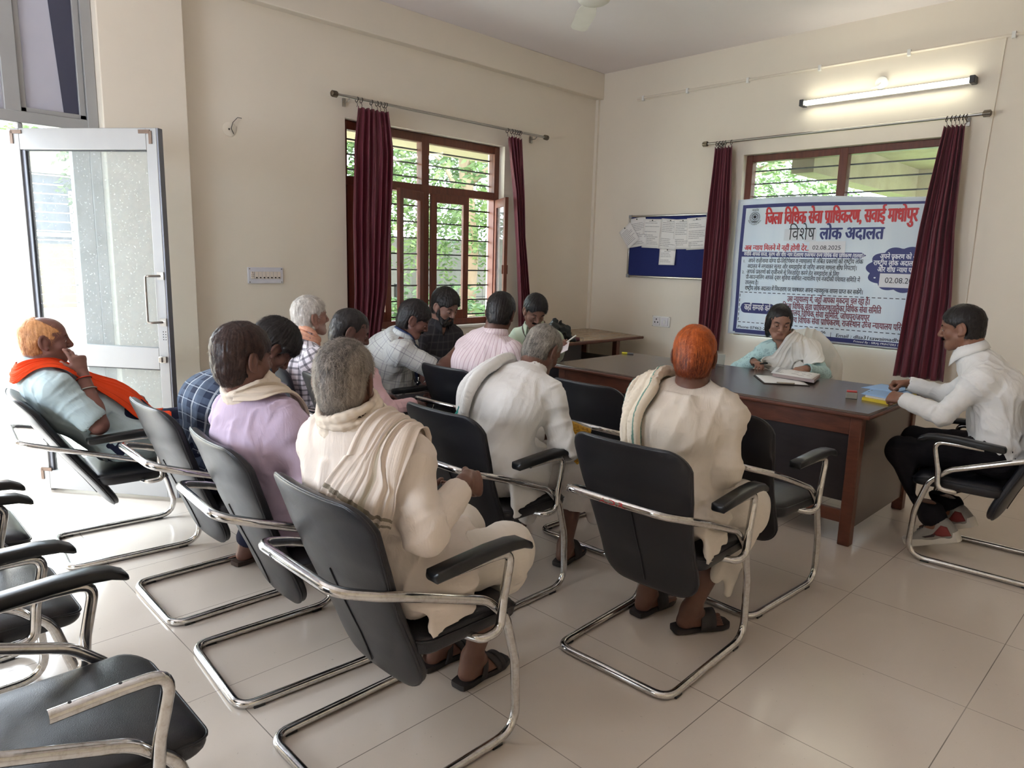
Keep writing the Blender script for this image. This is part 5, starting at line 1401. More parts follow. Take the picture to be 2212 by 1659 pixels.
def brows(p, mat, parent, seed, thick=1., moustache=False, beard=False):
    R, c, s = p.R, p.head, p.hs; rng = np.random.default_rng(seed); Vs, Fs, T = [], [], []; o = 0
    def patch(n, root, d, L, w):
        nonlocal o
        P = c+root@R.T*s; D = d@R.T; D /= np.linalg.norm(D, axis=1)[:, None]; nn = np.tile(R[:, 1], (n, 1)); ww = np.cross(D, nn); ww /= np.linalg.norm(ww, axis=1)[:, None]+1e-9
        LL = L*rng.uniform(.6, 1.1, n); A = np.stack([P-ww*w, P+ww*w, P+D*(LL*.6)[:, None]+nn*.002+ww*w*.7, P+D*(LL*.6)[:, None]+nn*.002-ww*w*.7, ], 1)
        Vs.append(A.reshape(-1, 3)); Fs.append(np.arange(n*4).reshape(-1, 4)+o); T.append(np.repeat(rng.random(n)*.6, 4)); o += n*4
    n = 110
    for x in (-1, 1):
        u = rng.random(n); root = np.stack([x*(.013+.034*u), .0895-.016*u**1.6, .019+.006*np.sin(u*2.4)+rng.normal(0, .0017*thick, n)], 1)
        patch(n, root, np.stack([x*np.ones(n), -.25*np.ones(n), .25-.7*u], 1), .010, .0007*thick)
    V, Fa, TT = np.concatenate(Vs), np.concatenate(Fs), np.concatenate(T)
    link_np('eyebrow', V-p.org, Fa, mat, parent, False, {'tone': TT})
    if moustache:
        Vs, Fs, T, o = [], [], [], 0; n = 420; u = rng.uniform(-1, 1, n)
        root = np.stack([u*.026, .0935-.014*np.abs(u)**1.8, -.0455-.007*np.abs(u)+rng.normal(0, .0026, n)], 1)
        patch(n, root, np.stack([np.sign(u)*.7, .1+0*u, -.6+0*u], 1), .011, .0009)
        link_np('moustache', np.concatenate(Vs)-p.org, np.concatenate(Fs), mat, parent, False, {'tone': np.concatenate(T)})
def eyes(p, parent, look=(0, 1, -.2), lidmat=None, closed=.45):
    """an eyeball under a half lowered lid, and a lash line, on each side"""
    R, c, s = p.R, p.head, p.hs
    for x in (-1, 1):
        e = c+R@vec(x*.032, .0735, .0)*s; r = .0122*s; lk = nrm(R@nrm(look))
        m = MB(); m.ball(tuple(e-p.org), r, 14, 10); o = m.build('eyeball', EYE_WHITE, parent, smooth=True, origin=(0, 0, 0))
        m = MB(); u = nrm(np.cross(lk, UP)); w = np.cross(u, lk); cen = e-p.org
        ring = [[tuple(cen+lk*(r*math.cos(a)+.0004)+(u*math.cos(t)+w*math.sin(t))*r*math.sin(a)) for t in np.linspace(0, 2*PI, 14, endpoint=False)] for a in (.02, .22, .48)]
        m.loft(ring, False); m.f.append(tuple(range(14))); m.build('iris', EYE_DARK, o, smooth=True, origin=(0, 0, 0))
        # upper lid: a shell over the upper part of the ball
        m = MB(); fr, rt, uu = R[:, 1], R[:, 0], R[:, 2]; rr = r*1.10; nu, nv = 13, 8; lo = math.radians(62-95*closed)
        def fn(a, b):
            th = (a-.5)*2.5; ph = lo+(PI*.62-lo)*b
            v = (fr*math.cos(ph)+uu*math.sin(ph))*math.cos(th)+rt*math.sin(th); return tuple(cen+v*rr)
        m.grid(nu, nv, fn); m.build('eyelid', lidmat, o, smooth=True, thick=.0015, origin=(0, 0, 0))
        m = MB(); m.tube([fn(k/12, -.02) for k in range(13)], [.0004+.0009*math.sin(PI*k/12) for k in range(13)], 6); m.build('lash_line', EYE_DARK, o, smooth=True, origin=(0, 0, 0))
EYE_WHITE = simple('eye_white', (206, 196, 190), .2); EYE_DARK = simple('dark_iris', (28, 18, 14), .15)

def cloth_mesh(F, p, bones, res, amp, seed, freq=(13, 13, 5.5), sharp=1.0, fine=(), keep=.03):
    V, Fa = F.mesh(res*QUAL, fine); V, Fa = biggest(V, Fa, keep); V = relax(V, Fa, 3, .5); N = vnormals(V, Fa)
    best = np.full(len(V), 9., f4); cuv = np.zeros((len(V), 3), f4); D = np.zeros(len(V), f4)
    for bi, (a, b, lat, rad, kind, voff) in enumerate(bones):
        a, b = np.asarray(a, float), np.asarray(b, float); w = b-a; L = np.linalg.norm(w); w /= L; l = nrm(np.asarray(lat, float)-w*(w@lat)); dp = np.cross(w, l)
        r = V-a; t = r@w; h = np.clip(t, 0, L); x = r@l; y = r@dp
        d = np.sqrt(x*x+y*y+(t-h)**2)-rad; m = d < best
        ang = np.arctan2(y, -x if False else x)
        u = x if kind == 't' else ang*rad
        # torso: measured round the body so that stripes keep their spacing at the flanks
        if kind == 't': u = np.where(y > 0, 1, 1)*np.arctan2(x, np.abs(y)+.03)*rad*1.05
        am = amp if kind in 'ts' else min(amp, .010)
        q = np.stack([x*freq[0], y*freq[1], t*freq[2]], 1) if kind in 'ts' else np.stack([x*7+t*5, y*7-t*4, t*freq[0]*1.25], 1)
        q = q+seed*5.1+bi*3.7; wv = np.stack([vnoise(q*.4+11), vnoise(q*.4+23), vnoise(q*.4+37)], 1)*2.2; q = q+wv
        r1 = 1-np.abs(2*vnoise(q)-1); r2 = 1-np.abs(2*vnoise(q*2.3+9)-1)
        bend = (.55+.9*np.exp(-(t/.08)**2)+(.9*np.exp(-((t-L)/.08)**2) if kind == 'l' else 0))*(np.clip((L-t)/.05, .12, 1) if kind == 'c' else 1) if kind not in 'ts' else .9
        disp = ((r1**(3.*sharp)-.3)*.85+(r2**3-.3)*.35+(vnoise(q*.35+5)-.5)*.7)*am*bend
        best[m] = d[m]; cuv[m, 0] = u[m]; cuv[m, 1] = (t+voff)[m]; cuv[m, 2] = bi; D[m] = disp[m]
    hc = V-p.neck; D *= np.where((hc@p.Un > -.012) & (np.linalg.norm(hc, axis=1) < .13), .12, 1.)
    # soften the seams between limbs
    for _ in range(1):
        A = np.zeros_like(D); c = np.zeros_like(D)
        mv = D[Fa].mean(1)
        for k in range(4): A += np.bincount(Fa[:, k], mv, len(V)); c += np.bincount(Fa[:, k], minlength=len(V))
        D = (A/np.maximum(c, 1)).astype(f4)
    return (V+N*D[:, None]).astype(f4), Fa, {'cuv': cuv}
def torso_bones(p): return [(p.pel, p.neck, p.lat_s, .15, 't', 0.)]
def make_shirt(p, sh, mat, parent, seed):
    g = sh.get; i = g('inf', .014); b = p.b; F = Field(); torso(F, p, i, .045); bones = torso_bones(p)
    for sd in 'LR':
        j = p.J[sd]; full = g('sleeve', 'full') == 'full'; bones.append((j['S'], j['E'] if full else j['S']+(j['E']-j['S'])*g('sfrac', .68), nrm(np.cross(j['E']-j['S'], p.fwd+UP*.1)), .055, 'l' if full else 'c', .1))
        if full:
            F.rc(j['S'], j['E'], .054*b+g('loose', 0)*.6, .049*b+g('loose', 0), .035); e = g('cuff', .96); C = j['E']+(j['W']-j['E'])*e
            F.rc(j['E'], C, .049*b+g('loose', 0), .037+g('loose', 0)*.6, .02); bones.append((j['E'], C, nrm(np.cross(C-j['E'], UP+p.fwd*.1)), .05, 'c', .4))
            if not g('nocuff'): d = nrm(C-j['E']); F.rc(C-d*.045, C, .042+g('loose', 0)*.4, .041+g('loose', 0)*.4, .006)
            d = nrm(j['W']-j['E']); F.rc(C-d*.010, C+d*.06, .0325, .0325, .008, True)
        else:
            e = g('sfrac', .68); C = j['S']+(j['E']-j['S'])*e; F.rc(j['S'], C, .057*b, .064*b, .035); d = nrm(j['E']-j['S']); F.cut_local = None
            F.box(C+d*.16, np.stack([nrm(np.cross(d, UP+vec(.1, .2, 0))), nrm(np.cross(np.cross(d, UP+vec(.1, .2, 0)), d)), d], 1), (.10, .10, .12), .004, .008, True); F.rc(C-d*.01, C+d*.12, .050*b+.002, .050*b+.002, .008, True)
    if g('lap'):
        for sd in 'LR':
            j = p.J[sd]
            if j['H'] is not None: e = j['H']+(j['K']-j['H'])*g('lap'); F.rc(j['H']+UP*.01, e+UP*.004, .098*b+.01, .088*b, .06); bones.append((j['H'], e, p.lat_p, .09, 's', .0))
            if j['H'] is not None: F.rc(e+nrm(j['K']-j['H'])*.06, j['K']+nrm(j['K']-j['H'])*.1, .13, .13, .003, True)
        F.rc(p.pel+p.fwd_p*.05, p.pel+p.fwd_p*.42*g('lap'), .10, .085, .06)
    for bx in g('flaps', []): F.box(bx[0], np.stack([*[np.asarray(q, float) for q in bx[2]]], 1), bx[1], min(bx[1])*.95, g('flapk', .05))
    # collar
    n0 = p.neck-p.Un*.012; ct = g('collar', 'band')
    if ct == 'band': F.rc(n0, p.neck+p.Un*.045, .0735, .068, .004); fc = nrm(np.cross(p.Un, p.lat_s)); F.box(p.neck+p.Un*.104, np.stack([p.lat_s, fc, p.Un], 1), (.12, .12, .05), .002, .004, True); F.rc(p.neck+p.Un*.030, p.neck+p.Un*.11, .0585, .066, .003, True)
    if ct == 'shirt':
        F.rc(n0+p.Un*.008, p.neck+p.Un*.040, .082, .067, .006); fc = nrm(np.cross(p.Un, p.lat_s)); F.box(p.neck+p.Un*.092, np.stack([p.lat_s, fc, p.Un], 1), (.12, .12, .05), .002, .004, True); F.rc(p.neck+p.Un*.024, p.neck+p.Un*.11, .0585, .066, .003, True)
        v = p.neck+p.fwd*.075-p.U*.02; F.ec(v+p.U*.07, v-p.U*g('vee', .05), p.lat_s, (.040, .05), (.006, .05), .004, True)
    if ct == 'scoop':
        v = p.neck+p.fwd*.085-p.U*.0; F.ec(v+p.U*.08, v-p.U*.075, p.lat_s, (.085, .075), (.062, .06), .006, True); F.rc(p.neck, p.neck+p.Un*.12, .066, .08, .004, True)
    carve(F, p, .0)
    if g('hem') is not None: F.cut((0, 0, g('hem')), (0, 0, -1))
    if g('post'): g('post')(F, p)
    DF = Field(); torso(DF, p, i+.004, .06); DF.rc(p.neck-p.Un*.02, p.head+p.R@vec(0, -.02, -.03), .066, .062, .04)
    for sd in 'LR' if p.sp.get('darms', True) else '': j = p.J[sd]; DF.rc(j['S'], j['E'], .056*b, .052*b, .04); DF.rc(j['E'], j['W'], .05*b, .04, .02)
    for sd in 'LR':
        j = p.J[sd]
        if j['H'] is not None: DF.rc(j['H'], j['K'], .108*b, .090*b, .04)
    p.shirt_field = DF
    V, Fa, at = cloth_mesh(F, p, bones, g('res', .0062), g('amp', .011), seed, g('freq', (13, 13, 5.5)), g('sharp', 1.), g('fine', ()))
    return link_np(g('name', 'shirt'), V-p.org, Fa, mat, parent, True, at)
def shirt_collar(p, mat, parent):
    """the turned-down collar with its two points in front"""
    lat, un = p.lat_s, p.Un; fw = nrm(np.cross(un, lat)); n = 49; rows = []
    for k in range(n):
        a = math.radians(-158+316*k/(n-1)); f = abs(k/(n-1)*2-1); d = -fw*math.cos(a)+lat*math.sin(a)
        top = p.neck+un*(.050-.018*f**3)+d*.0665-fw*.002; pt = np.clip((f-.80)/.2, 0, 1)
        low = p.neck+un*(.006-.030*f**3-.018*pt)+d*(.088+.012*pt)+fw*.012*pt
        rows.append([p.neck+un*(.020-.015*f**3)+d*.066, top, top*.98+low*.02+d*.004, top*.5+low*.5+d*.006, low])
    V = np.array(rows).reshape(-1, 3)-p.org; i = np.arange(n*5).reshape(n, 5); F = np.stack([i[:-1, :-1], i[:-1, 1:], i[1:, 1:], i[1:, :-1]], -1).reshape(-1, 4)
    o = link_np('collar', V, F, mat, parent, True, {'cuv': np.stack([np.repeat(np.arange(n)*.01, 5), np.tile(np.arange(5)*.01, n), np.zeros(n*5)], 1)}); md = o.modifiers.new('thickness', 'SOLIDIFY'); md.thickness = .003; md.offset = 1
def make_lower(p, lo, mat, parent, seed):
    g = lo.get; F = Field(); b = p.b; i = g('inf', .014); bones = []
    F.ell(p.pel-UP*.015-p.fwd_p*.01, np.stack([p.lat_p, p.fwd_p, UP], 1), (.168*b+i, .130*b+i, .11+i), .04); F.ec(p.pel+UP*.02, p.pel+UP*.09, p.lat_p, (.15*b+i, .112*b+i), (.143*b+i, .104*b+i), .03)
    bones.append((p.pel-UP*.05, p.pel+UP*.1, p.lat_p, .15, 't', 0.))
    r0, r1, r2 = g('r', (.088, .070, .062)); fr = g('len', .93)
    for sd in 'LR':
        j = p.J[sd]
        if j['H'] is None: continue
        F.rc(j['H'], j['K'], r0*b, r1, .05); C = j['K']+(j['A']-j['K'])*fr; F.rc(j['K'], C, r1*.98, r2, .03); d = nrm(j['A']-j['K'])
        F.rc(C-d*.0, C+d*.15, g('hole', .042), g('hole', .042)+.006, .006, True)
        bones += [(j['H'], j['K'], p.lat_p, .08, 'l', .2), (j['K'], C, p.lat_p, .06, g('shk', 's'), .6)]
    carve(F, p, .0)
    for fn in g('extra', []): fn(F, p)
    V, Fa, at = cloth_mesh(F, p, bones, g('res', .0075), g('amp', .010), seed, g('freq', (12, 12, 6)), 1.)
    return link_np(g('name', 'trousers'), V-p.org, Fa, mat, parent, True, at)
def spline(pts, n):
    P = [np.asarray(q, float) for q in pts]; P = [2*P[0]-P[1]]+P+[2*P[-1]-P[-2]]; out = []; m = len(P)-3
    for k in range(n):
        t = k/(n-1)*m; i = min(int(t), m-1); t -= i; a, b, c, d = P[i:i+4]
        out.append(.5*((2*b)+(c-a)*t+(2*a-5*b+4*c-d)*t*t+(3*b-3*c+d-a)*t**3))
    return np.array(out)
def drape(name, p, F, pts, widths, mat, parent, seed, nu=46, nv=110, off=.012, pleat=.008, np_=5, conf=1., across=None, thick=.003, edgew=.0, u0=0., hangers=None):
    """a strip of cloth laid along pts over the field F, gathered into lengthwise pleats"""
    C = spline(pts, nv); W_ = np.interp(np.linspace(0, 1, nv), np.linspace(0, 1, len(widths)), widths); T = np.gradient(C, axis=0); T /= np.linalg.norm(T, axis=1)[:, None]
    G = F.grad(C)
    if across is not None: A = spline(across, nv); B = A-T*(A*T).sum(1)[:, None]
    else: B = np.cross(T, G)
    for _ in range(10): B[1:-1] = (B[:-2]+B[1:-1]+B[2:])/3
    B /= np.linalg.norm(B, axis=1)[:, None]+1e-9
    u = np.linspace(-.5, .5, nu); ln = np.concatenate([[0], np.cumsum(np.linalg.norm(np.diff(C, axis=0), axis=1))])
    uu, vv = np.meshgrid(u, ln); P = (C[:, None]+B[:, None]*(u[None, :, None]*W_[:, None, None])).reshape(-1, 3)
    q = np.stack([uu.ravel()*np_*2.2, vv.ravel()*2.2, np.full(P.shape[0], seed*3.3)], 1); nn = fbm(q, 2)
    ph = uu.ravel()*np_*2*PI+nn*5; rg = 1-np.abs(2*vnoise(np.stack([uu.ravel()*np_*2.6+nn*2, vv.ravel()*3.5, np.full(len(nn), seed*1.7)], 1))-1); rg2 = 1-np.abs(2*vnoise(np.stack([uu.ravel()*np_*6+nn*3, vv.ravel()*9, np.full(len(nn), seed*2.7)], 1))-1)
    o = off+pleat*((.25+.25*np.sin(ph))*(.6+.8*vnoise(q*1.7+4))+.65*rg**2.5+.25*rg2**3)
    cf = conf if not hasattr(conf, '__len__') else np.repeat(np.interp(np.linspace(0, 1, nv), np.linspace(0, 1, len(conf)), conf), nu)
    Gc = None
    for _ in range(5):
        d = F.at(P); G = F.grad(P); e = o-d; e = np.where(e > 0, e, e*cf); e = np.clip(e, -.05, .05); P = P+G*e[:, None]
    # loose parts still get their pleats along the mean outward direction
    Gg = np.repeat(np.stack([np.cross(T, B)], 0)[0], nu, axis=0); sgn = np.sign((Gg*F.grad(P)).sum(1).mean()+1e-6)
    loose = 1-np.clip(cf, 0, 1) if hasattr(cf, '__len__') else 1-cf
    P = P+Gg*sgn*((pleat*np.sin(ph))*loose)[:, None]
    Vg = P.reshape(nv, nu, 3); idx = np.arange(nu*nv).reshape(nv, nu)
    Fq = np.stack([idx[:-1, :-1], idx[:-1, 1:], idx[1:, 1:], idx[1:, :-1]], -1).reshape(-1, 4)
    cuv = np.stack([((uu+.5)*1.0).ravel(), vv.ravel(), np.zeros(nu*nv)], 1)
    ob = link_np(name, P-p.org, Fq, mat, parent, True, {'cuv': cuv}); md = ob.modifiers.new('thickness', 'SOLIDIFY'); md.thickness = thick; md.offset = 1 if sgn > 0 else -1
    return ob
def gathered(name, p, F, pts, widths, rads, n, mat, parent, seed, off=.010, edge=None):
    """a length of cloth gathered into soft ropes lying side by side along pts"""
    nv = 46; C = spline(pts, nv); x = np.linspace(0, 1, nv); W_ = np.interp(x, np.linspace(0, 1, len(widths)), widths); R_ = np.interp(x, np.linspace(0, 1, len(rads)), rads)
    T = np.gradient(C, axis=0); T /= np.linalg.norm(T, axis=1)[:, None]; B = np.cross(T, F.grad(C))
    for _ in range(8): B[1:-1] = (B[:-2]+B[1:-1]+B[2:])/3
    B /= np.linalg.norm(B, axis=1)[:, None]+1e-9; rng = np.random.default_rng(seed); Fd = Field(); allp, au, av = [], [], []
    ln = np.concatenate([[0], np.cumsum(np.linalg.norm(np.diff(C, axis=0), axis=1))])
    for k in range(n):
        u = (k+.5)/n-.5; ph = rng.uniform(0, 6); fq = rng.uniform(3, 6); lift = rng.uniform(-.003, .007); uu = u+.10*np.sin(x*fq+ph)/n*2; P = C+B*(uu*W_)[:, None]
        for _ in range(5): d = F.at(P); P = P+F.grad(P)*np.clip(off+lift+R_*.55-d, -.05, .05)[:, None]
        rr = R_*(1+.22*np.sin(x*fq*1.7+ph*2)); e = nv-1-int(rng.integers(0, 4)) if seed % 2 else nv-1
        for i in range(e): Fd.rc(P[i], P[i+1], rr[i], rr[i+1], .007)
        allp.append(P); au.append(np.full(nv, u+.5)); av.append(ln)
    V, Fa = Fd.mesh(.0046*QUAL); V, Fa = biggest(V, Fa); V = relax(V, Fa, 1, .4); N = vnormals(V, Fa); A = np.concatenate(allp).astype(f4); U_, V_ = np.concatenate(au), np.concatenate(av)
    idx = np.concatenate([((V[i:i+2000, None]-A[None])**2).sum(2).argmin(1) for i in range(0, len(V), 2000)]); Bv = np.tile(B, (n, 1))[idx]; du = ((V-A[idx])*Bv).sum(1)
    u, v = U_[idx]+du/np.maximum(np.interp(V_[idx], ln, W_), .02), V_[idx]; q = np.stack([u*13, v*11, np.full(len(V), seed*2.3)], 1); q = q+1.5*np.stack([vnoise(q*.5), vnoise(q*.5+9), 0*u], 1); rg = 1-np.abs(2*vnoise(q)-1); rg2 = 1-np.abs(2*vnoise(q*2.4+4)-1)
    V = V+N*((rg**2.5-.3)*.006+(rg2**3-.2)*.0012)[:, None]
    return link_np(name, V-p.org, Fa, mat, parent, True, {'cuv': np.stack([u, v, 0*u], 1)})
def neck_wrap(name, p, F, mat, parent, seed, r=.078, h0=-.01, h1=.045, rr=.012, turns=3, tilt=0., amp=.004):
    """strands of cloth wound loosely round the neck"""
    Fd = Field(); rng = np.random.default_rng(seed); lat, fw, un = p.lat_s, p.fwd, p.Un; fw2 = nrm(np.cross(un, lat)); bones = []
    for k in range(turns):
        h = h0+(h1-h0)*k/max(1, turns-1); prev = None; rk = r*(1.12-.12*k/max(1, turns-1)); ph = rng.uniform(0, 6)
        for a in np.linspace(0, 2*PI, 25):
            c = p.neck+lat*rk*math.cos(a)+fw2*(rk*.95*math.sin(a)+.004)+un*(h+.008*math.sin(a*2+ph)-.02*max(0, math.sin(a))+tilt*math.cos(a))
            if prev is not None: Fd.rc(prev, c, rr*(1+.2*math.sin(a*3+ph)), rr*(1+.2*math.sin(a*3+ph+.3)), .005)
            prev = c
    V, Fa = Fd.mesh(.0045*QUAL); V, Fa = biggest(V, Fa); N = vnormals(V, Fa); r_ = V-p.neck; a = np.arctan2(r_@fw2, r_@lat); hh = r_@un
    n = fbm(np.stack([np.cos(a)*2.2, np.sin(a)*2.2, hh*75+a*1.1], 1)+seed, 3); V = V+N*((n-.45)*amp*2.2)[:, None]
    return link_np(name, V-p.org, Fa, mat, parent, True, {'cuv': np.stack([hh, a*r, 0*a], 1)})
def sandal(p, sd, mat, parent, style='cross', mat2=None):
    j = p.J[sd]; A, fd = j['A'], j['fd']; z = UP; r = nrm(np.cross(fd, z)); up = np.cross(r, fd); b = A-up*.082
    prof = [(-.075, .020), (-.07, .030), (-.03, .037), (.03, .035), (.08, .044), (.13, .046), (.165, .036), (.178, .018)]
    m = MB(); pl = [(s, w) for s, w in prof]; poly = [(s, w) for s, w in pl]+[(s, -w) for s, w in reversed(pl)]
    lo = [b+fd*s+r*w-p.org for s, w in poly]; mid = [b+up*.010+fd*s*1.01+r*w*1.04-p.org for s, w in poly]; hi = [b+up*.020+fd*s+r*w-p.org for s, w in poly]
    m.loft([lo, mid, hi]); o = m.build('sandal', mat, parent, smooth='auto', origin=(0, 0, 0))
    def strap(s0, s1, w, h, side0=1, side1=-1, wd=.014):
        m = MB(); rows = []
        for k in range(13):
            t = k/12; a = PI*t; s = s0+(s1-s0)*t; c = b+fd*s+r*(math.cos(a)*w)*1.0+up*(.014+math.sin(a)*h)
            rows.append(c)
        def fn(u, v): k = u*12; i = min(int(k), 11); q = rows[i]*(1-(k-i))+rows[i+1]*(k-i); return tuple(q+fd*(v-.5)*wd*2-p.org)
        m.grid(13, 4, fn); m.build('strap', mat2 or mat, o, smooth=True, thick=.005, origin=(0, 0, 0))
    if style == 'cross': strap(.015, .105, .046, .062, wd=.013); strap(.105, .015, .046, .062, wd=.013); strap(.12, .12, .048, .040, wd=.011)
    else: strap(.06, .085, .048, .064, wd=.034)
    return o
PEOPLE = {}
def build_person(key, sp, label, group=None):
    p = solve(sp); p.org = vec(p.pel[0], p.pel[1], 0.); p.key = key
    sk = skin('skin_'+key, sp['skin'], sp.get('stubc', (90, 80, 74))); p.skin = sk; seed = sp.get('seed', 1)
    F, V, Fa, at = body_mesh(p, sp); p.body_field = F
    root = link_np('person', V-p.org, Fa, sk, None, True, at); root.location = p.org; tag(root, label, 'person', group); p.root = root
    if sp.get('shirt'): p.shirt = make_shirt(p, sp['shirt'], sp['shirt']['mat'], root, seed)
    if sp.get('shirt', {}).get('collar') == 'shirt': shirt_collar(p, sp['shirt']['mat'], root)
    if sp.get('lower'): p.lower = make_lower(p, sp['lower'], sp['lower']['mat'], root, seed+5)
    if sp.get('hair'): make_hair(p, sp['hair'], sp['hair']['mat'], root, seed+9)
    if sp.get('face', True):
        brows(p, sp['hair']['browmat'] if 'browmat' in sp['hair'] else sp['hair']['mat'], root, seed+3, sp.get('brow', 1.), sp.get('moustache', False)); eyes(p, root, sp.get('look', (0, 1, -.2)), sk, sp.get('lid', .45))
    PEOPLE[key] = p
    return p
# ------------------------------------------------------------------ the fourteen people
H_black = hair_mat('hair_black', (16, 14, 15), (48, 42, 42)); H_brown = hair_mat('hair_dark_brown', (28, 18, 17), (74, 50, 44))
H_grey = hair_mat('hair_grey', (66, 60, 57), (178, 166, 154), .5); H_white = hair_mat('hair_white', (158, 152, 146), (232, 226, 218), .5)
H_henna = hair_mat('hair_henna', (96, 38, 16), (206, 104, 44), .45); H_pepper = hair_mat('hair_pepper', (44, 42, 42), (186, 178, 168), .5); H_faded = hair_mat('hair_faded_henna', (150, 86, 44), (234, 176, 120), .5)
C_cream = cloth('cream_kurta_cotton', (224, 212, 202)); C_cream2 = cloth('cream_homespun', (216, 206, 194)); C_white = cloth('white_kurta_cotton', (232, 231, 230)); C_dhoti = cloth('cream_dhoti', (222, 213, 202))
C_wdhoti = cloth('white_dhoti', (226, 222, 220))
olive = (112, 102, 82); teal = (38, 140, 136)
C_shawl = cloth('striped_shawl', (224, 210, 198), pattern=many(stripes(2.0, .010, olive, 'v', .8, -.475), stripes(2.0, .009, olive, 'v', .75, -.497), stripes(2.0, .010, olive, 'v', .8, -.61), stripes(2.0, .009, olive, 'v', .75, -.63), stripes(2.0, .07, (176, 168, 142), 'u', .55, -.42)))
C_scarf = cloth('cream_scarf', (222, 208, 192)); C_orange = cloth('orange_scarf_cloth', (228, 74, 32), .08, pattern=stripes(2., .014, (150, 34, 24), 'u', .7, -.16)); C_peach = cloth('peach_scarf_cloth', (222, 166, 140), pattern=stripes(.02, .005, (240, 196, 166), 'u', .5))
C_towel = cloth('white_towel_teal_edge', (230, 230, 230), pattern=stripes(2.0, .05, teal, 'u', .9, -.93)); C_towel2 = cloth('cream_towel_teal_edge', (226, 214, 196), pattern=many(stripes(2.0, .12, (24, 110, 100), 'u', .9, -1.02), stripes(2., .05, (30, 120, 110), 'u', .8, -.06)))
C_sky = cloth('light_blue_shirt', (186, 204, 208)); C_navy = cloth('navy_trousers', (32, 34, 56)); C_dark = cloth('dark_trousers', (44, 42, 50)); C_blackt = cloth('black_trousers', (24, 22, 26)); C_grey = cloth('grey_trousers', (112, 108, 112))
C_plaid = cloth('blue_plaid_shirt', (46, 54, 74), pattern=many(stripes(.052, .022, (104, 118, 138), 'u', .55), stripes(.060, .024, (92, 106, 128), 'v', .5), stripes(.052, .006, (196, 204, 214), 'u', .6, .016), stripes(.060, .004, (186, 196, 208), 'v', .45, .02)))
C_lav = cloth('lavender_shirt', (194, 176, 198)); C_check = cloth('black_white_check_shirt', (222, 216, 222), pattern=many(stripes(.034, .011, (44, 42, 56), 'u', .62), stripes(.034, .011, (44, 42, 56), 'v', .62)))
C_pink = cloth('pink_shirt', (222, 186, 192)); C_tat = cloth('pale_grey_checked_shirt', (206, 208, 206), pattern=many(stripes(.062, .0035, (120, 118, 132), 'u', .6), stripes(.062, .0035, (120, 118, 132), 'v', .6), stripes(.062, .003, (156, 150, 170), 'u', .5, .018), stripes(.062, .003, (156, 150, 170), 'v', .5, .018)))
C_char = cloth('charcoal_plaid_shirt', (56, 55, 60), pattern=many(stripes(.06, .012, (84, 80, 84), 'u', .5), stripes(.06, .012, (84, 80, 84), 'v', .5)))
C_pinst = cloth('pink_striped_shirt', (230, 214, 218), pattern=stripes(.020, .0032, (186, 150, 164), 'u', .7)); C_mint = cloth('pale_green_shirt', (206, 218, 198)); C_wshirt = cloth('white_formal_shirt', (236, 236, 236), rough=.7)
C_dup = cloth('white_dupatta', (234, 232, 226), weave=.06)
def aqua():
    def pat(a, u, v, col):
        c = a.n('CombineXYZ'); a.l(u, c.inputs[0]); a.l(v, c.inputs[1]); vo = a.n('TexVoronoi'); vo.inputs['Scale'].default_value = 38; a.l(c.outputs[0], vo.inputs['Vector'])
        r = a.math('LESS_THAN', a.math('ABSOLUTE', a.math('SUBTRACT', vo.outputs['Distance'], .34)), .09)
        return a.mix(a.math('MULTIPLY', r, .55), col, lin((146, 180, 186)))
    return cloth('aqua_embroidered_cotton', (196, 226, 226), pattern=pat)
C_aqua = aqua()
M_sandal = simple('dusty_black_sandal', (44, 40, 40), .6, 0, .2, 40, .2); M_brownsandal = simple('brown_slipper', (64, 48, 40), .6)

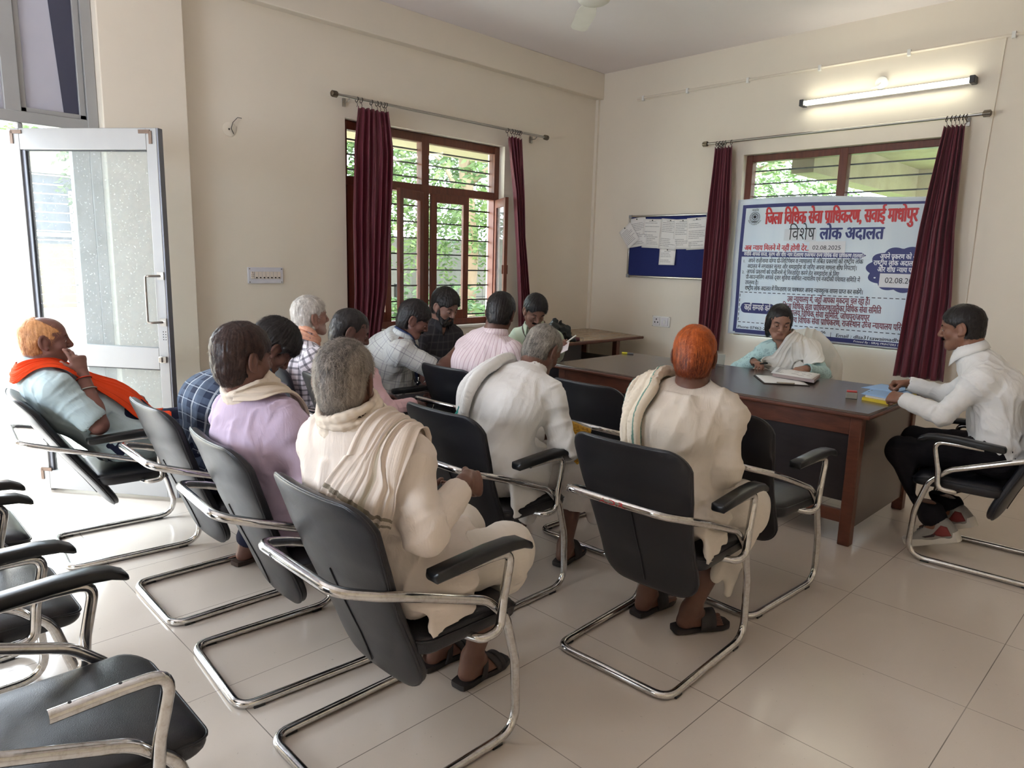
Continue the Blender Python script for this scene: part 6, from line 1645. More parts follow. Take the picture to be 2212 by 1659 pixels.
def all_people():
    B = build_person
    # the man in the cream kurta with the striped shawl
    p = B('P4', dict(chair='A', head=(-1.662, 1.014, 1.136), yaw=36, pitch=4, neck=(-1.652, 1.045, 1.0), pelvis=(-1.63, 1.155, .575), tyaw=13, pyaw=2, hunch=.028, build=.97, seed=4, skin=(112, 80, 68), hres=.0032, stub=.5, stubc=(170, 160, 150),
        R=dict(el=(-1.405, 1.095, .755), wr=(-1.475, 1.285, .835), dir=(-.25, .92, -.28), palm=(-.9, -.15, -.35), curl=.75, kn=(-1.545, 1.53, .53), an=(-1.695, 1.525, .085), toe=5),
        L=dict(el=(-1.885, 1.10, .72), wr=(-1.655, 1.255, .735), dir=(.55, .8, .05), palm=(.3, -.3, .9), curl=.6, kn=(-1.80, 1.53, .53), an=(-1.86, 1.50, .085)),
        shirt=dict(mat=C_cream, name='kurta', inf=.020, loose=.010, cuff=.80, nocuff=True, lap=.55, amp=.017, sharp=.85, hem=.425, flaps=[((-1.412, 1.19, .49), (.009, .085, .07), ((1, .08, .1), (0, 1, 0), (-.1, 0, 1))), ((-1.455, 1.18, .555), (.04, .10, .035), ((1, 0, .5), (0, 1, 0), (-.5, 0, 1)))]),
        lower=dict(mat=C_dhoti, name='dhoti', r=(.100, .092, .085), len=.16, amp=.014, hole=.056), hair=dict(mat=H_grey, t=.010, tb=.006, n=4600, len=.024, lift=.5, rough=.55, fz=.02, nape=-.060, tone=lambda Q: np.clip((.0-Q[:, 2])*3.2, -.1, .1)-.05+.25*(np.abs(Q[:, 0]) > .05)-.22*np.clip((-.055-Q[:, 2])*30, 0, 1)), brow=1.),
        'older man with grey hair and a striped cream shawl, seated nearest the viewer')
    N = p.neck; rs = p.J['R']['S']
    neck_wrap('shawl_collar', p, p.shirt_field, C_scarf, p.root, 3, .078, .025, .085, .0125, 4, .0, .005)
    U, f, l = p.U, p.fwd, p.lat_s
    drape('shawl', p, p.shirt_field, [N+f*.13+l*.07-U*.22, N+f*.10+l*.10-U*.05, N+l*.125-U*.01, N-f*.085+l*.110-U*.085, N-f*.13+l*.055-U*.19, N-f*.135+l*.0-U*.34], [.13, .12, .12, .15, .175, .20], C_shawl, p.root, 7, 60, 130, .010, .011, 6, [.3, 1, 1, 1, 1, 1])
    sandal(p, 'R', M_sandal, p.root); sandal(p, 'L', M_sandal, p.root)

    # henna haired man in the middle
    p = B('P12', dict(chair='B', head=(-1.40, 2.375, 1.128), yaw=24, pitch=12, neck=(-1.40, 2.38, .992), pelvis=(-1.39, 2.26, .578), tyaw=7, pyaw=0, hunch=.05, build=.93, seed=12, skin=(108, 76, 64), hres=.0032,
        R=dict(el=(-1.215, 2.335, .722), wr=(-1.33, 2.545, .70), dir=(-.35, .9, -.1), palm=(-.3, 0, -1), curl=.5, kn=(-1.275, 2.63, .50), an=(-1.358, 2.41, .088), toe=-28),
        L=dict(el=(-1.64, 2.36, .70), wr=(-1.52, 2.565, .69), dir=(.3, .9, -.1), palm=(.2, 0, -1), curl=.4, kn=(-1.56, 2.63, .50), an=(-1.567, 2.405, .088), toe=-4),
        shirt=dict(mat=C_cream2, name='kurta', inf=.020, loose=.012, cuff=.95, nocuff=True, lap=.5, amp=.018, sharp=.85, hem=.425, flaps=[((-1.180, 2.24, .49), (.009, .09, .075), ((1, .08, .1), (0, 1, 0), (-.1, 0, 1))), ((-1.225, 2.24, .555), (.04, .10, .035), ((1, 0, .5), (0, 1, 0), (-.5, 0, 1)))]),
        lower=dict(mat=C_dhoti, name='dhoti', r=(.102, .100, .088), len=.22, amp=.014, hole=.056, extra=[lambda F, p: (F.rc((-1.245, 2.58, .45), (-1.235, 2.47, .19), .045, .016, .05), F.rc((-1.275, 2.54, .44), (-1.28, 2.45, .24), .04, .016, .04))]), hair=dict(mat=H_henna, t=.013, n=4200, len=.020, lift=.32, fz=.02, nape=-.066, tone=lambda Q: np.clip((Q[:, 2]+.0)*6, -.55, .25))),
        'man with henna orange hair in a cream kurta, seen from behind at the desk')
    N, U, f, l = p.neck, p.U, p.fwd, p.lat_s
    gathered('towel', p, p.shirt_field, [N+f*.125-l*.115-U*.20, N+f*.085-l*.115-U*.07, N-f*.005-l*.125-U*.02, N-f*.085-l*.130-U*.09, N-f*.125-l*.150-U*.20, N-f*.120-l*.165-U*.33], [.12, .11, .12, .16, .19, .20], [.015, .015, .0165, .018, .018, .017], 6, C_towel2, p.root, 4)
    sandal(p, 'R', M_sandal, p.root, 'band'); sandal(p, 'L', M_sandal, p.root, 'band')

    # stooping man in white
    p = B('P11', dict(chair='G', head=(-2.185, 2.372, 1.066), yaw=4, pitch=40, neck=(-2.175, 2.262, .942), pelvis=(-2.19, 2.075, .578), tyaw=12, pyaw=0, hunch=.075, build=.95, seed=11, skin=(112, 80, 68), hres=.0034, stub=.4, stubc=(170, 165, 160),
        R=dict(el=(-1.955, 2.285, .662), wr=(-2.05, 2.50, .615), dir=(-.5, .8, -.2), palm=(-.3, 0, -1), curl=.4, kn=(-2.055, 2.515, .51), an=(-2.132, 2.525, .088), toe=12),
        L=dict(el=(-2.43, 2.30, .66), wr=(-2.27, 2.50, .63), dir=(.4, .85, -.1), palm=(.2, 0, -1), curl=.4, kn=(-2.40, 2.505, .51), an=(-2.572, 2.535, .088), toe=12),
        shirt=dict(mat=C_white, name='kurta', inf=.022, loose=.012, cuff=.9, nocuff=True, lap=.55, amp=.010, hem=.40, flaps=[((-1.982, 2.10, .49), (.009, .12, .085), ((1, .08, .1), (0, 1, 0), (-.1, 0, 1))), ((-2.025, 2.11, .56), (.04, .12, .04), ((1, 0, .5), (0, 1, 0), (-.5, 0, 1)))]),
        lower=dict(mat=C_wdhoti, name='dhoti', r=(.104, .100, .100), len=.30, amp=.014, hole=.06, extra=[lambda F, p: F.rc((-2.02, 2.58, .47), (-2.03, 2.62, .24), .055, .035, .05), lambda F, p: F.rc((-2.25, 2.40, .42), (-2.24, 2.36, .26), .07, .05, .05)]),
        hair=dict(mat=H_pepper, t=.011, n=3800, len=.020, lift=.45, fz=.03, nape=-.075, bald=[((0, .035, .115), (.056, .085, .05))], tone=lambda Q: np.clip((Q[:, 2]+.01)*2.5, -.3, .1))),
        'stooping old man in a white kurta with a towel bunched on his shoulder')
    N, U, f, l = p.neck, p.U, p.fwd, p.lat_s
    gathered('towel', p, p.shirt_field, [N+f*.11-l*.09-U*.16, N+f*.07-l*.10-U*.05, N-f*.02-l*.115-U*.02, N-f*.10-l*.125-U*.08, N-f*.135-l*.130-U*.17, N-f*.130-l*.140-U*.265], [.11, .12, .14, .18, .20, .15], [.015, .016, .018, .020, .021, .018], 6, C_white, p.root, 7)
    c0 = N-f*.145-l*.125-U*.22; DFd = p.shirt_field; c0 = c0+DFd.grad(c0[None])[0]*(.050-DFd.at(c0[None])[0])
    m = MB(); m.tube([tuple(c0+l*.02*math.cos(t)+U*(.05*t/1.5-.01)-l*.0-p.org) for t in np.linspace(-1.6, 1.6, 16)], .005, 8); m.build('teal_edge', simple('teal_border', (40, 140, 134), .8), p.root, smooth=True, origin=(0, 0, 0))
    sandal(p, 'R', M_sandal, p.root, 'band'); sandal(p, 'L', M_sandal, p.root, 'band')

    # man in lavender
    p = B('P3', dict(chair='C', head=(-2.318, 1.022, 1.122), yaw=6, pitch=6, neck=(-2.322, 1.055, .975), pelvis=(-2.315, 1.145, .575), tyaw=10, pyaw=-3, hunch=.05, build=.96, seed=3, skin=(118, 84, 74), hres=.0032,
        R=dict(el=(-2.075, 1.105, .715), wr=(-2.13, 1.335, .70), dir=(-.3, .9, -.1), palm=(-.3, 0, -1), kn=(-2.215, 1.56, .53), an=(-2.215, 1.50, .085)),
        L=dict(el=(-2.57, 1.09, .715), wr=(-2.46, 1.31, .69), dir=(.3, .9, -.1), palm=(.2, 0, -1), kn=(-2.42, 1.56, .53), an=(-2.42, 1.52, .085)),
        shirt=dict(mat=C_lav, inf=.017, collar='shirt', amp=.015, hem=.43, lap=.3), lower=dict(mat=C_dark, len=.93), hair=dict(mat=H_brown, t=.017, tb=.012, n=3200, len=.020, lift=.3, nape=-.078, rough=.35), moustache=True),
        'man in a lavender shirt with a cream scarf round his neck')
    N, U, f, l = p.neck, p.U, p.fwd, p.lat_s
    neck_wrap('scarf_collar', p, p.shirt_field, C_scarf, p.root, 5, .078, .012, .062, .013, 3)
    drape('scarf', p, p.shirt_field, [N-f*.06+l*.03+U*.02, N-f*.02+l*.085+U*.01, N+f*.06+l*.10-U*.045, N+f*.12+l*.10-U*.14, N+f*.135+l*.10-U*.26, N+f*.13+l*.11-U*.38], [.06, .075, .085, .10, .11, .12], C_scarf, p.root, 5, 34, 110, .012, .010, 3)
    sandal(p, 'R', M_sandal, p.root); sandal(p, 'L', M_sandal, p.root)

    # man with the orange scarf, cheek on hand
    p = B('P1', dict(chair='E', darms=False, head=(-3.835, .755, 1.052), yaw=-12, pitch=0, neck=(-3.835, .715, .893), pelvis=(-3.80, 1.055, .555), tyaw=-8, pyaw=-5, hunch=.03, build=1.06, belly=.03, seed=2, skin=(128, 88, 78), hres=.003, stub=.5, stubc=(150, 120, 104),
        R=dict(el=(-3.585, .885, .672), wr=(-3.70, .862, .895), dir=(-.20, -.16, 1), palm=(-1, -.25, -.1), curl=.15, spread=.5, fist=[.05, .2, .95, .95], thumb=.2, kn=(-3.66, 1.47, .55), an=(-3.60, 1.60, .085)),
        L=dict(el=(-4.085, .93, .70), wr=(-4.06, 1.14, .715), dir=(.05, .95, -.35), palm=(0, -.2, -1), curl=.35, kn=(-3.93, 1.45, .575), an=(-3.93, 1.60, .085)),
        shirt=dict(mat=C_sky, inf=.016, sleeve='short', sfrac=.80, collar='shirt', vee=.03, amp=.010, hem=.44, lap=.35), lower=dict(mat=C_navy, len=.93),
        hair=dict(mat=H_faded, t=.009, n=2600, len=.018, lift=.5, fy=.02, nape=-.07, bald=[((0, .06, .105), (.066, .10, .07))], tone=lambda Q: np.clip((Q[:, 2])*4, -.3, .4)), lid=.5),
        'man with an orange scarf resting his cheek on his hand by the open door')
    N, U, f, l = p.neck, p.U, p.fwd, p.lat_s
    drape('scarf', p, p.shirt_field, [N+f*.20+l*.11-U*.55+UP*.05, N+f*.18+l*.10-U*.44, N+f*.15+l*.085-U*.28, N+f*.125+l*.09-U*.12, N+f*.055+l*.105-U*.01, N-f*.055+l*.05+U*.035, N-f*.065-l*.02+U*.04, N-f*.05-l*.06+U*.03, N+f*.05-l*.105-U*.01, N+f*.12-l*.095-U*.12, N+f*.155-l*.085-U*.28, N+f*.15-l*.085-U*.42],
          [.30, .27, .20, .13, .095, .08, .075, .08, .09, .11, .13, .14], C_orange, p.root, 6, 50, 240, .012, .011, 3)
    br = MB(); w = p.J['R']; d = nrm(w['W']-w['E'])
    def band(t, r, rr): c = w['W']-d*t-p.org; u = nrm(np.cross(d, UP+vec(.3, 0, 0))); v = np.cross(d, u); return [tuple(c+(u*math.cos(a)+v*math.sin(a))*r) for a in np.linspace(0, 2*PI, 22, endpoint=False)], rr
    a, r = band(.075, .0375, .0032); MB().tube(a, r, 8, True).build('bangle', M_steel, p.root, smooth=True, origin=(0, 0, 0)); a, r = band(.018, .031, .0028)
    MB().tube(a, r, 8, True).build('red_thread', simple('red_thread', (190, 60, 34), .8), p.root, smooth=True, origin=(0, 0, 0))
    watch(p, 'L', M_blackstrap)

    # man in the blue plaid shirt, bent forward
    p = B('P2', dict(chair='D', head=(-2.985, 1.455, 1.055), yaw=-12, pitch=48, neck=(-2.995, 1.325, .925), pelvis=(-3.0, 1.16, .575), tyaw=4, pyaw=0, hunch=.08, build=1.0, seed=22, skin=(118, 84, 74), face=False,
        R=dict(el=(-2.77, 1.46, .68), wr=(-2.90, 1.66, .66), dir=(-.5, .8, -.1), palm=(-.3, 0, -1), kn=(-2.87, 1.56, .53), an=(-2.85, 1.45, .085)), L=dict(el=(-3.22, 1.44, .68), wr=(-3.08, 1.65, .65), dir=(.4, .8, -.1), palm=(.3, 0, -1), kn=(-3.12, 1.56, .53), an=(-3.165, 1.375, .085), toe=8),
        shirt=dict(mat=C_plaid, inf=.016, collar='shirt', amp=.011, hem=.46), lower=dict(mat=C_navy, len=.92), hair=dict(mat=H_black, t=.030, tb=.015, n=3400, len=.030, lift=.35, rough=.5, nape=-.07)),
        'man in a blue plaid shirt bending forward, his head half hidden')
    sandal(p, 'L', M_brownsandal, p.root, 'band'); sandal(p, 'R', M_brownsandal, p.root, 'band')

    # white haired man in the checked shirt
    p = B('P5', dict(chair='I', head=(-3.755, 2.068, 1.118), yaw=-8, pitch=-2, neck=(-3.775, 2.012, .955), pelvis=(-3.84, 2.06, .575), tyaw=-2, hunch=.055, seed=5, skin=(152, 114, 100), hres=.0036, stub=.6, stubc=(200, 190, 182), bres=.010,
        R=dict(el=(-3.56, 2.10, .70), wr=(-3.66, 2.32, .68), dir=(-.3, .9, -.1), palm=(-.3, 0, -1), kn=(-3.74, 2.47, .53), an=(-3.74, 2.42, .085)), L=dict(el=(-4.08, 2.08, .70), wr=(-3.98, 2.30, .68), dir=(.3, .9, -.1), palm=(.2, 0, -1), kn=(-3.94, 2.47, .53), an=(-3.94, 2.42, .085)),
        shirt=dict(mat=C_check, inf=.016, collar='shirt', amp=.010, hem=.42, lap=.4), lower=dict(mat=C_dark), hair=dict(mat=H_white, t=.018, n=3000, len=.024, lift=.45, fz=.015, nape=-.072)),
        'white haired man in a black and white checked shirt, in profile by the wall')
    neck_wrap('scarf', p, p.shirt_field, C_peach, p.root, 5, .078, .008, .05, .012, 3)

    # dark haired man in pink behind the grey head
    p = B('P6', dict(chair='H', head=(-3.115, 1.935, 1.094), yaw=-26, pitch=22, neck=(-3.165, 1.93, .93), pelvis=(-3.19, 2.045, .575), tyaw=0, hunch=.05, build=1.0, seed=6, skin=(106, 76, 70), hres=.0036, bres=.010,
        R=dict(el=(-2.93, 2.02, .70), wr=(-3.02, 2.25, .69), dir=(-.3, .9, -.1), palm=(-.3, 0, -1), kn=(-3.09, 2.46, .53), an=(-3.09, 2.40, .085)), L=dict(el=(-3.43, 2.0, .70), wr=(-3.33, 2.24, .69), dir=(.3, .9, -.1), palm=(.2, 0, -1), kn=(-3.29, 2.46, .53), an=(-3.29, 2.40, .085)),
        shirt=dict(mat=C_pink, inf=.015, collar='shirt', amp=.009, hem=.46), lower=dict(mat=C_dark), hair=dict(mat=H_black, t=.009, n=2600, len=.016, lift=.2, nape=-.07, fz=.01)),
        'dark haired man in a pink shirt looking down, behind the grey haired head')

    # man in the grey checked shirt reaching over
    p = B('P7', dict(chair='S', head=(-3.60, 2.70, 1.088), yaw=-38, pitch=28, neck=(-3.675, 2.672, .965), pelvis=(-3.835, 2.63, .575), tyaw=-36, pyaw=-26, hunch=.065, build=1.10, belly=.05, seed=7, skin=(122, 86, 76), hres=.0036,
        R=dict(wr=(-3.475, 2.955, .895), hint=(.5, -.3, -.7), dir=(-.3, .95, .05), palm=(-.5, 0, -.8), curl=.55, kn=(-3.545, 2.985, .53), an=(-3.52, 3.02, .085)), L=dict(el=(-3.66, 2.84, .72), wr=(-3.545, 2.765, .655), dir=(.35, -.15, -.9), palm=(-.4, -.7, 0), curl=.3, kn=(-3.72, 3.06, .53), an=(-3.70, 3.08, .085)),
        shirt=dict(mat=C_tat, inf=.016, sleeve='short', sfrac=.72, collar='shirt', vee=.04, amp=.009, hem=.565), lower=dict(mat=C_grey, len=.93), hair=dict(mat=H_black, t=.020, tb=.012, n=2800, len=.022, lift=.25, nape=-.066, fz=-.005), moustache=True),
        'man in a pale grey checked shirt with a lanyard, leaning to reach over')
    lanyard(p, simple('blue_lanyard', (36, 52, 92), .6), True); watch(p, 'L', M_steel)

    # bearded man
    p = B('P8', dict(chair='T', head=(-4.195, 3.44, 1.112), yaw=-84, pitch=26, hs=1.06, neck=(-4.265, 3.42, .945), pelvis=(-4.36, 3.42, .575), tyaw=-90, pyaw=-90, hunch=.04, build=1.08, seed=8, skin=(148, 112, 100), hres=.0034,
        R=dict(el=(-4.20, 3.19, .74), wr=(-4.0, 3.29, .70), dir=(.85, .4, -.1), palm=(0, .3, -1), curl=.4, kn=(-3.96, 3.32, .53), an=(-3.98, 3.32, .085)), L=dict(el=(-4.20, 3.66, .74), wr=(-4.0, 3.56, .70), dir=(.85, -.4, -.1), palm=(0, -.3, -1), curl=.4, kn=(-3.96, 3.52, .53), an=(-3.98, 3.52, .085)),
        shirt=dict(mat=C_char, inf=.016, collar='shirt', vee=.04, amp=.008, hem=.50), lower=dict(mat=C_dark), hair=dict(mat=H_black, t=.024, tb=.010, n=2800, len=.024, lift=.3, nape=-.066, fz=.005), moustache=True, brow=1.5, lid=.75, look=(0, 1, -.7)),
        'bearded man in a charcoal shirt looking down in front of the open window')
    beard(p, H_black)

    # man in the pink striped shirt
    p = B('P9', dict(chair='J', head=(-2.965, 2.845, 1.166), yaw=34, pitch=20, roll=4, neck=(-2.985, 2.80, 1.02), pelvis=(-3.055, 2.735, .578), tyaw=8, hunch=.055, build=1.0, seed=9, skin=(112, 80, 70), hres=.0036, face=False,
        R=dict(el=(-2.73, 2.87, .73), wr=(-2.83, 3.09, .73), dir=(-.3, .9, -.1), palm=(-.3, 0, -1), kn=(-2.96, 3.15, .53), an=(-2.96, 3.10, .085)), L=dict(el=(-3.27, 2.84, .73), wr=(-3.16, 3.06, .73), dir=(.3, .9, -.1), palm=(.2, 0, -1), kn=(-3.16, 3.15, .53), an=(-3.16, 3.10, .085)),
        shirt=dict(mat=C_pinst, inf=.018, collar='shirt', amp=.009, hem=.46), lower=dict(mat=C_dark), hair=dict(mat=H_black, t=.018, tb=.010, n=2600, len=.02, lift=.3, nape=-.06)),
        'man in a pink pinstriped shirt seen from behind, below the casement window')

    # man in pale green writing at the desk end
    p = B('P10', dict(head=(-3.905, 4.13, 1.072), yaw=243, pitch=32, roll=-6, hs=1.04, neck=(-3.965, 4.19, .915), pelvis=(-3.915, 4.275, .572), tyaw=203, pyaw=200, hunch=.05, build=.98, seed=10, skin=(142, 104, 90), hres=.003,
        L=dict(el=(-3.66, 4.14, .735), wr=(-3.485, 3.985, .83), dir=(.75, -.55, .15), palm=(-.3, -.3, .8), curl=.45, kn=(-3.73, 3.91, .53), an=(-3.72, 3.90, .085)), R=dict(el=(-4.14, 4.03, .74), wr=(-3.62, 3.86, .85) if False else (-3.93, 3.93, .80), dir=(.8, -.4, 0), palm=(0, -.2, -1), curl=.5, kn=(-3.93, 3.87, .53), an=(-3.92, 3.86, .085)),
        shirt=dict(mat=C_mint, inf=.015, collar='shirt', vee=.06, amp=.008, hem=.46, cuff=.90), lower=dict(mat=C_dark), hair=dict(mat=H_black, t=.022, tb=.008, n=3000, len=.026, lift=.5, nape=-.05, fz=.008, side=True), moustache=True, brow=1.3, lid=.8, look=(0, 1, -.8)),
        'man in a pale green shirt looking down and writing beside the corner table')
    lanyard(p, simple('brown_lanyard', (92, 76, 66), .6), False)

    # the woman behind the desk
    p = B('P13', dict(head=(-2.268, 4.99, 1.085), yaw=217, pitch=18, roll=-2, hs=1.03, fem=True, bust=True, neck=(-2.245, 5.07, .918), pelvis=(-2.19, 5.225, .57), tyaw=207, pyaw=200, hunch=.03, build=.98, sw=.155, arm=(.25, .225), seed=13, skin=(160, 120, 102), hres=.0028,
        R=dict(wr=(-2.375, 4.865, .785), hint=(-1, .3, -.55), dir=(.80, -.55, -.06), palm=(.1, -.2, -1), curl=.5, thumb=.8, kn=(-2.30, 4.86, .53), an=(-2.30, 4.84, .085)), L=dict(wr=(-1.965, 4.80, .79), hint=(1, .2, -.8), dir=(-.25, -.95, -.05), palm=(-.3, .1, -1), curl=.4, kn=(-2.06, 4.83, .53), an=(-2.06, 4.82, .085)), hand=.92,
        shirt=dict(mat=C_aqua, name='kameez', inf=.012, collar='scoop', amp=.006, hem=.46, cuff=.93, lap=.4), lower=dict(mat=C_dup, name='salwar'), hair=dict(mat=H_black, t=.010, tb=.014, n=1500, len=.030, lift=.04, rough=.25, nape=-.135, fz=.014, fy=.004, earw=.001, side=False, crown=(0, .02, .115), add=[((.070, -.012, -.022), (.016, .040, .060)), ((-.070, -.012, -.022), (.016, .040, .060)), ((0, -.075, -.065), (.062, .040, .075)), ((.052, -.035, -.09), (.022, .03, .05)), ((-.052, -.035, -.09), (.022, .03, .05))]), lid=.75, look=(0, 1, -.7), brow=1.1),
        'woman in an aqua top and white dupatta reading papers behind the desk')
    N, U, f, l = p.neck, p.U, p.fwd, p.lat_s
    drape('dupatta', p, p.shirt_field, [N+f*.14+l*.16-U*.36, N+f*.185+l*.075-U*.25, N+f*.18-l*.005-U*.14, N+f*.11-l*.075-U*.04, N+f*.0-l*.115+U*.0, N-f*.10-l*.12-U*.05, N-f*.14-l*.13-U*.18], [.30, .34, .30, .24, .20, .20, .2], C_dup, p.root, 4, 70, 130, .010, .009, 5, [.6, 1, 1, 1, 1, 1, 1])
    drape('dupatta_fall', p, p.shirt_field, [N+f*.02-l*.13+U*.0, N+f*.08-l*.155-U*.06, N+f*.145-l*.165-U*.17, N+f*.17-l*.17-U*.27, N+f*.19-l*.18-U*.33], [.22, .27, .30, .32, .30], C_dup, p.root, 6, 60, 90, .016, .011, 3, 1)
    m = MB().ball(tuple(p.head+p.R@vec(-.074, .0, -.034)*p.hs-p.org), .006, 8, 6); m.build('earring', M_steel, p.root, smooth=True, origin=(0, 0, 0))

    # man in white shirt at the right end of the desk
    p = B('P14', dict(chair='R', head=(-.945, 4.205, 1.188), yaw=97, pitch=11, neck=(-.862, 4.20, 1.005), pelvis=(-.705, 4.20, .585), tyaw=103, pyaw=93, hunch=.06, build=.97, seed=14, skin=(136, 96, 78), hres=.003,
        L=dict(el=(-.93, 3.995, .755), wr=(-1.125, 4.045, .80), dir=(-.9, .30, .05), palm=(.1, .65, -.7), fist=[.9, .85, .85, .9], curl=.85, thumb=.9, kn=(-1.115, 4.085, .515), an=(-.90, 4.06, .165), toe=88, tdrop=.42), R=dict(el=(-1.01, 4.425, .795), wr=(-1.19, 4.345, .845), dir=(-.92, -.28, -.12), palm=(-.1, -.55, -.8), fist=[.7, .9, .9, .9], curl=.8, thumb=.9, kn=(-1.115, 4.315, .54), an=(-.872, 4.235, .205), toe=78, tdrop=.5),
        shirt=dict(mat=C_wshirt, inf=.020, collar='shirt', vee=.07, amp=.013, hem=.575, loose=.004, freq=(20, 20, 9)), lower=dict(mat=C_blackt, r=(.092, .072, .066), len=.88, hole=.044), hair=dict(mat=H_black, t=.014, tb=.009, n=3200, len=.016, lift=.45, nape=-.058, fz=.012, fy=.005), moustache=True, stub=.4),
        'man in a white shirt and black trousers seated at the right end of the desk')
    sneaker(p, 'L'); sneaker(p, 'R')
    w = p.J['R']; d = nrm(w['W']-w['E']); c = w['W']-d*.004-p.org; u = nrm(np.cross(d, UP)); v = np.cross(d, u)
    MB().tube([tuple(c+(u*math.cos(a)+v*math.sin(a))*.029) for a in np.linspace(0, 2*PI, 20, endpoint=False)], .0035, 8, True).build('wrist_thread', M_dark, p.root, smooth=True, origin=(0, 0, 0))

M_blackstrap = simple('black_watch_strap', (30, 28, 28), .5)
def watch(p, sd, mat):
    w = p.J[sd]; d = nrm(w['W']-w['E']); c = w['W']-d*.035-p.org; n = -w['n']; t = np.cross(d, n); m = MB(); rows = []
    for s, r in ((-.009, .0305), (-.008, .032), (.008, .032), (.009, .0305)): rows.append([tuple(c+d*s+(n*math.cos(a)*.92+t*math.sin(a)*1.04)*r) for a in np.linspace(0, 2*PI, 24, endpoint=False)])
    o = m.loft(rows, False).build('watch', mat, p.root, smooth=True, origin=(0, 0, 0)); q = c+n*.031
    MB().loft([[tuple(q+n*h+(d*math.cos(a)+t*math.sin(a))*r) for a in np.linspace(0, 2*PI, 20, endpoint=False)] for h, r in ((-.002, .014), (.004, .0145), (.006, .012))]).build('dial', M_steel, o, smooth='auto', origin=(0, 0, 0))
def lanyard(p, mat, card):
    F = p.shirt_field; N, U, f, l = p.neck, p.U, p.fwd, p.lat_s; end = .36 if card else .24
    for sg in (-1, 1):
        C = spline([N-f*.06+l*sg*.03+U*.03, N+l*sg*.082+U*.01, N+f*.09+l*sg*.06-U*.06, N+f*.14+l*sg*.03-U*.18, N+f*.16+l*.012*sg-U*end], 40); Pn = C.copy()
        for _ in range(4): d = F.at(Pn); Pn = Pn+F.grad(Pn)*np.clip(.006-d, -.02, .05)[:, None]
        T = np.gradient(Pn, axis=0); B = np.cross(T, F.grad(Pn)); B /= np.linalg.norm(B, axis=1)[:, None]+1e-9
        V = np.stack([Pn-B*.007, Pn+B*.007], 1).reshape(-1, 3)-p.org; i = np.arange(39)*2; o = link_np('lanyard', V, np.stack([i, i+1, i+3, i+2], 1), mat, p.root); md = o.modifiers.new('thickness', 'SOLIDIFY'); md.thickness = .0015; md.offset = 0
    if card:
        c = Pn[-1]+UP*-.075; n = nrm(F.grad(c[None])[0]*vec(1, 1, .2)); c = c+n*(.020-F.at(c[None])[0]); r = nrm(np.cross(UP, n)); up = np.cross(n, r); c = c-p.org
        MB().obox(c, r, n, up, .028, .003, .044).build('id_card', simple('id_card', (206, 214, 222), .3), p.root, bevel=.002, origin=(0, 0, 0))
        m = MB().obox(c+n*.0035-up*.022, r, n, up, .026, .001, .016); m.build('card_band', simple('blue_card_band', (30, 72, 118), .4), p.root, origin=(0, 0, 0))
        m = MB().obox(c+n*.0035+up*.012, r, n, up, .009, .001, .012); m.build('card_photo', simple('card_photo', (96, 74, 66), .5), p.root, origin=(0, 0, 0)); MB().obox(c+up*.055, r, n, up, .006, .003, .014).build('clip', M_steel, p.root, bevel=.001, origin=(0, 0, 0))
def beard(p, mat):
    R, c, s = p.R, p.head, p.hs; q = lambda x, y, z: c+R@vec(x, y, z)*s; F = Field(); F.rc(q(-.022, .066, -.098), q(.022, .066, -.098), .028, .028, .03)
    for x in (-1, 1): F.rc(q(x*.056, .012, -.045), q(x*.032, .056, -.092), .020, .026, .03); F.rc(q(x*.062, .008, -.01), q(x*.056, .012, -.05), .012, .019, .02)
    F.rc(q(-.018, .085, -.049), q(.018, .085, -.049), .0075, .0075, .01)
    for x in (-1, 1): F.rc(q(x*.018, .085, -.049), q(x*.026, .074, -.075), .0075, .011, .01)
    F.ell(q(0, .088, -.0635), R, (.017, .02, .0075), .006, True)
    V, Fa = F.mesh(.0034*QUAL); V, Fa = biggest(V, Fa); N = vnormals(V, Fa); n1 = fbm((V-c)@R*95, 3); V = V+N*((n1-.5)*.007)[:, None]
    Vs, Fs, t = strands(V, N, None, lambda P, n: np.tile(-R[:, 2]+R[:, 1]*.25, (len(P), 1)), 1800, .016, .4, np.random.default_rng(4), .0008)
    link_np('beard', np.concatenate([V, Vs])-p.org, np.concatenate([Fa, Fs+len(V)]), mat, p.root, True, {'tone': np.concatenate([np.clip(n1, 0, 1)*.7, t])})
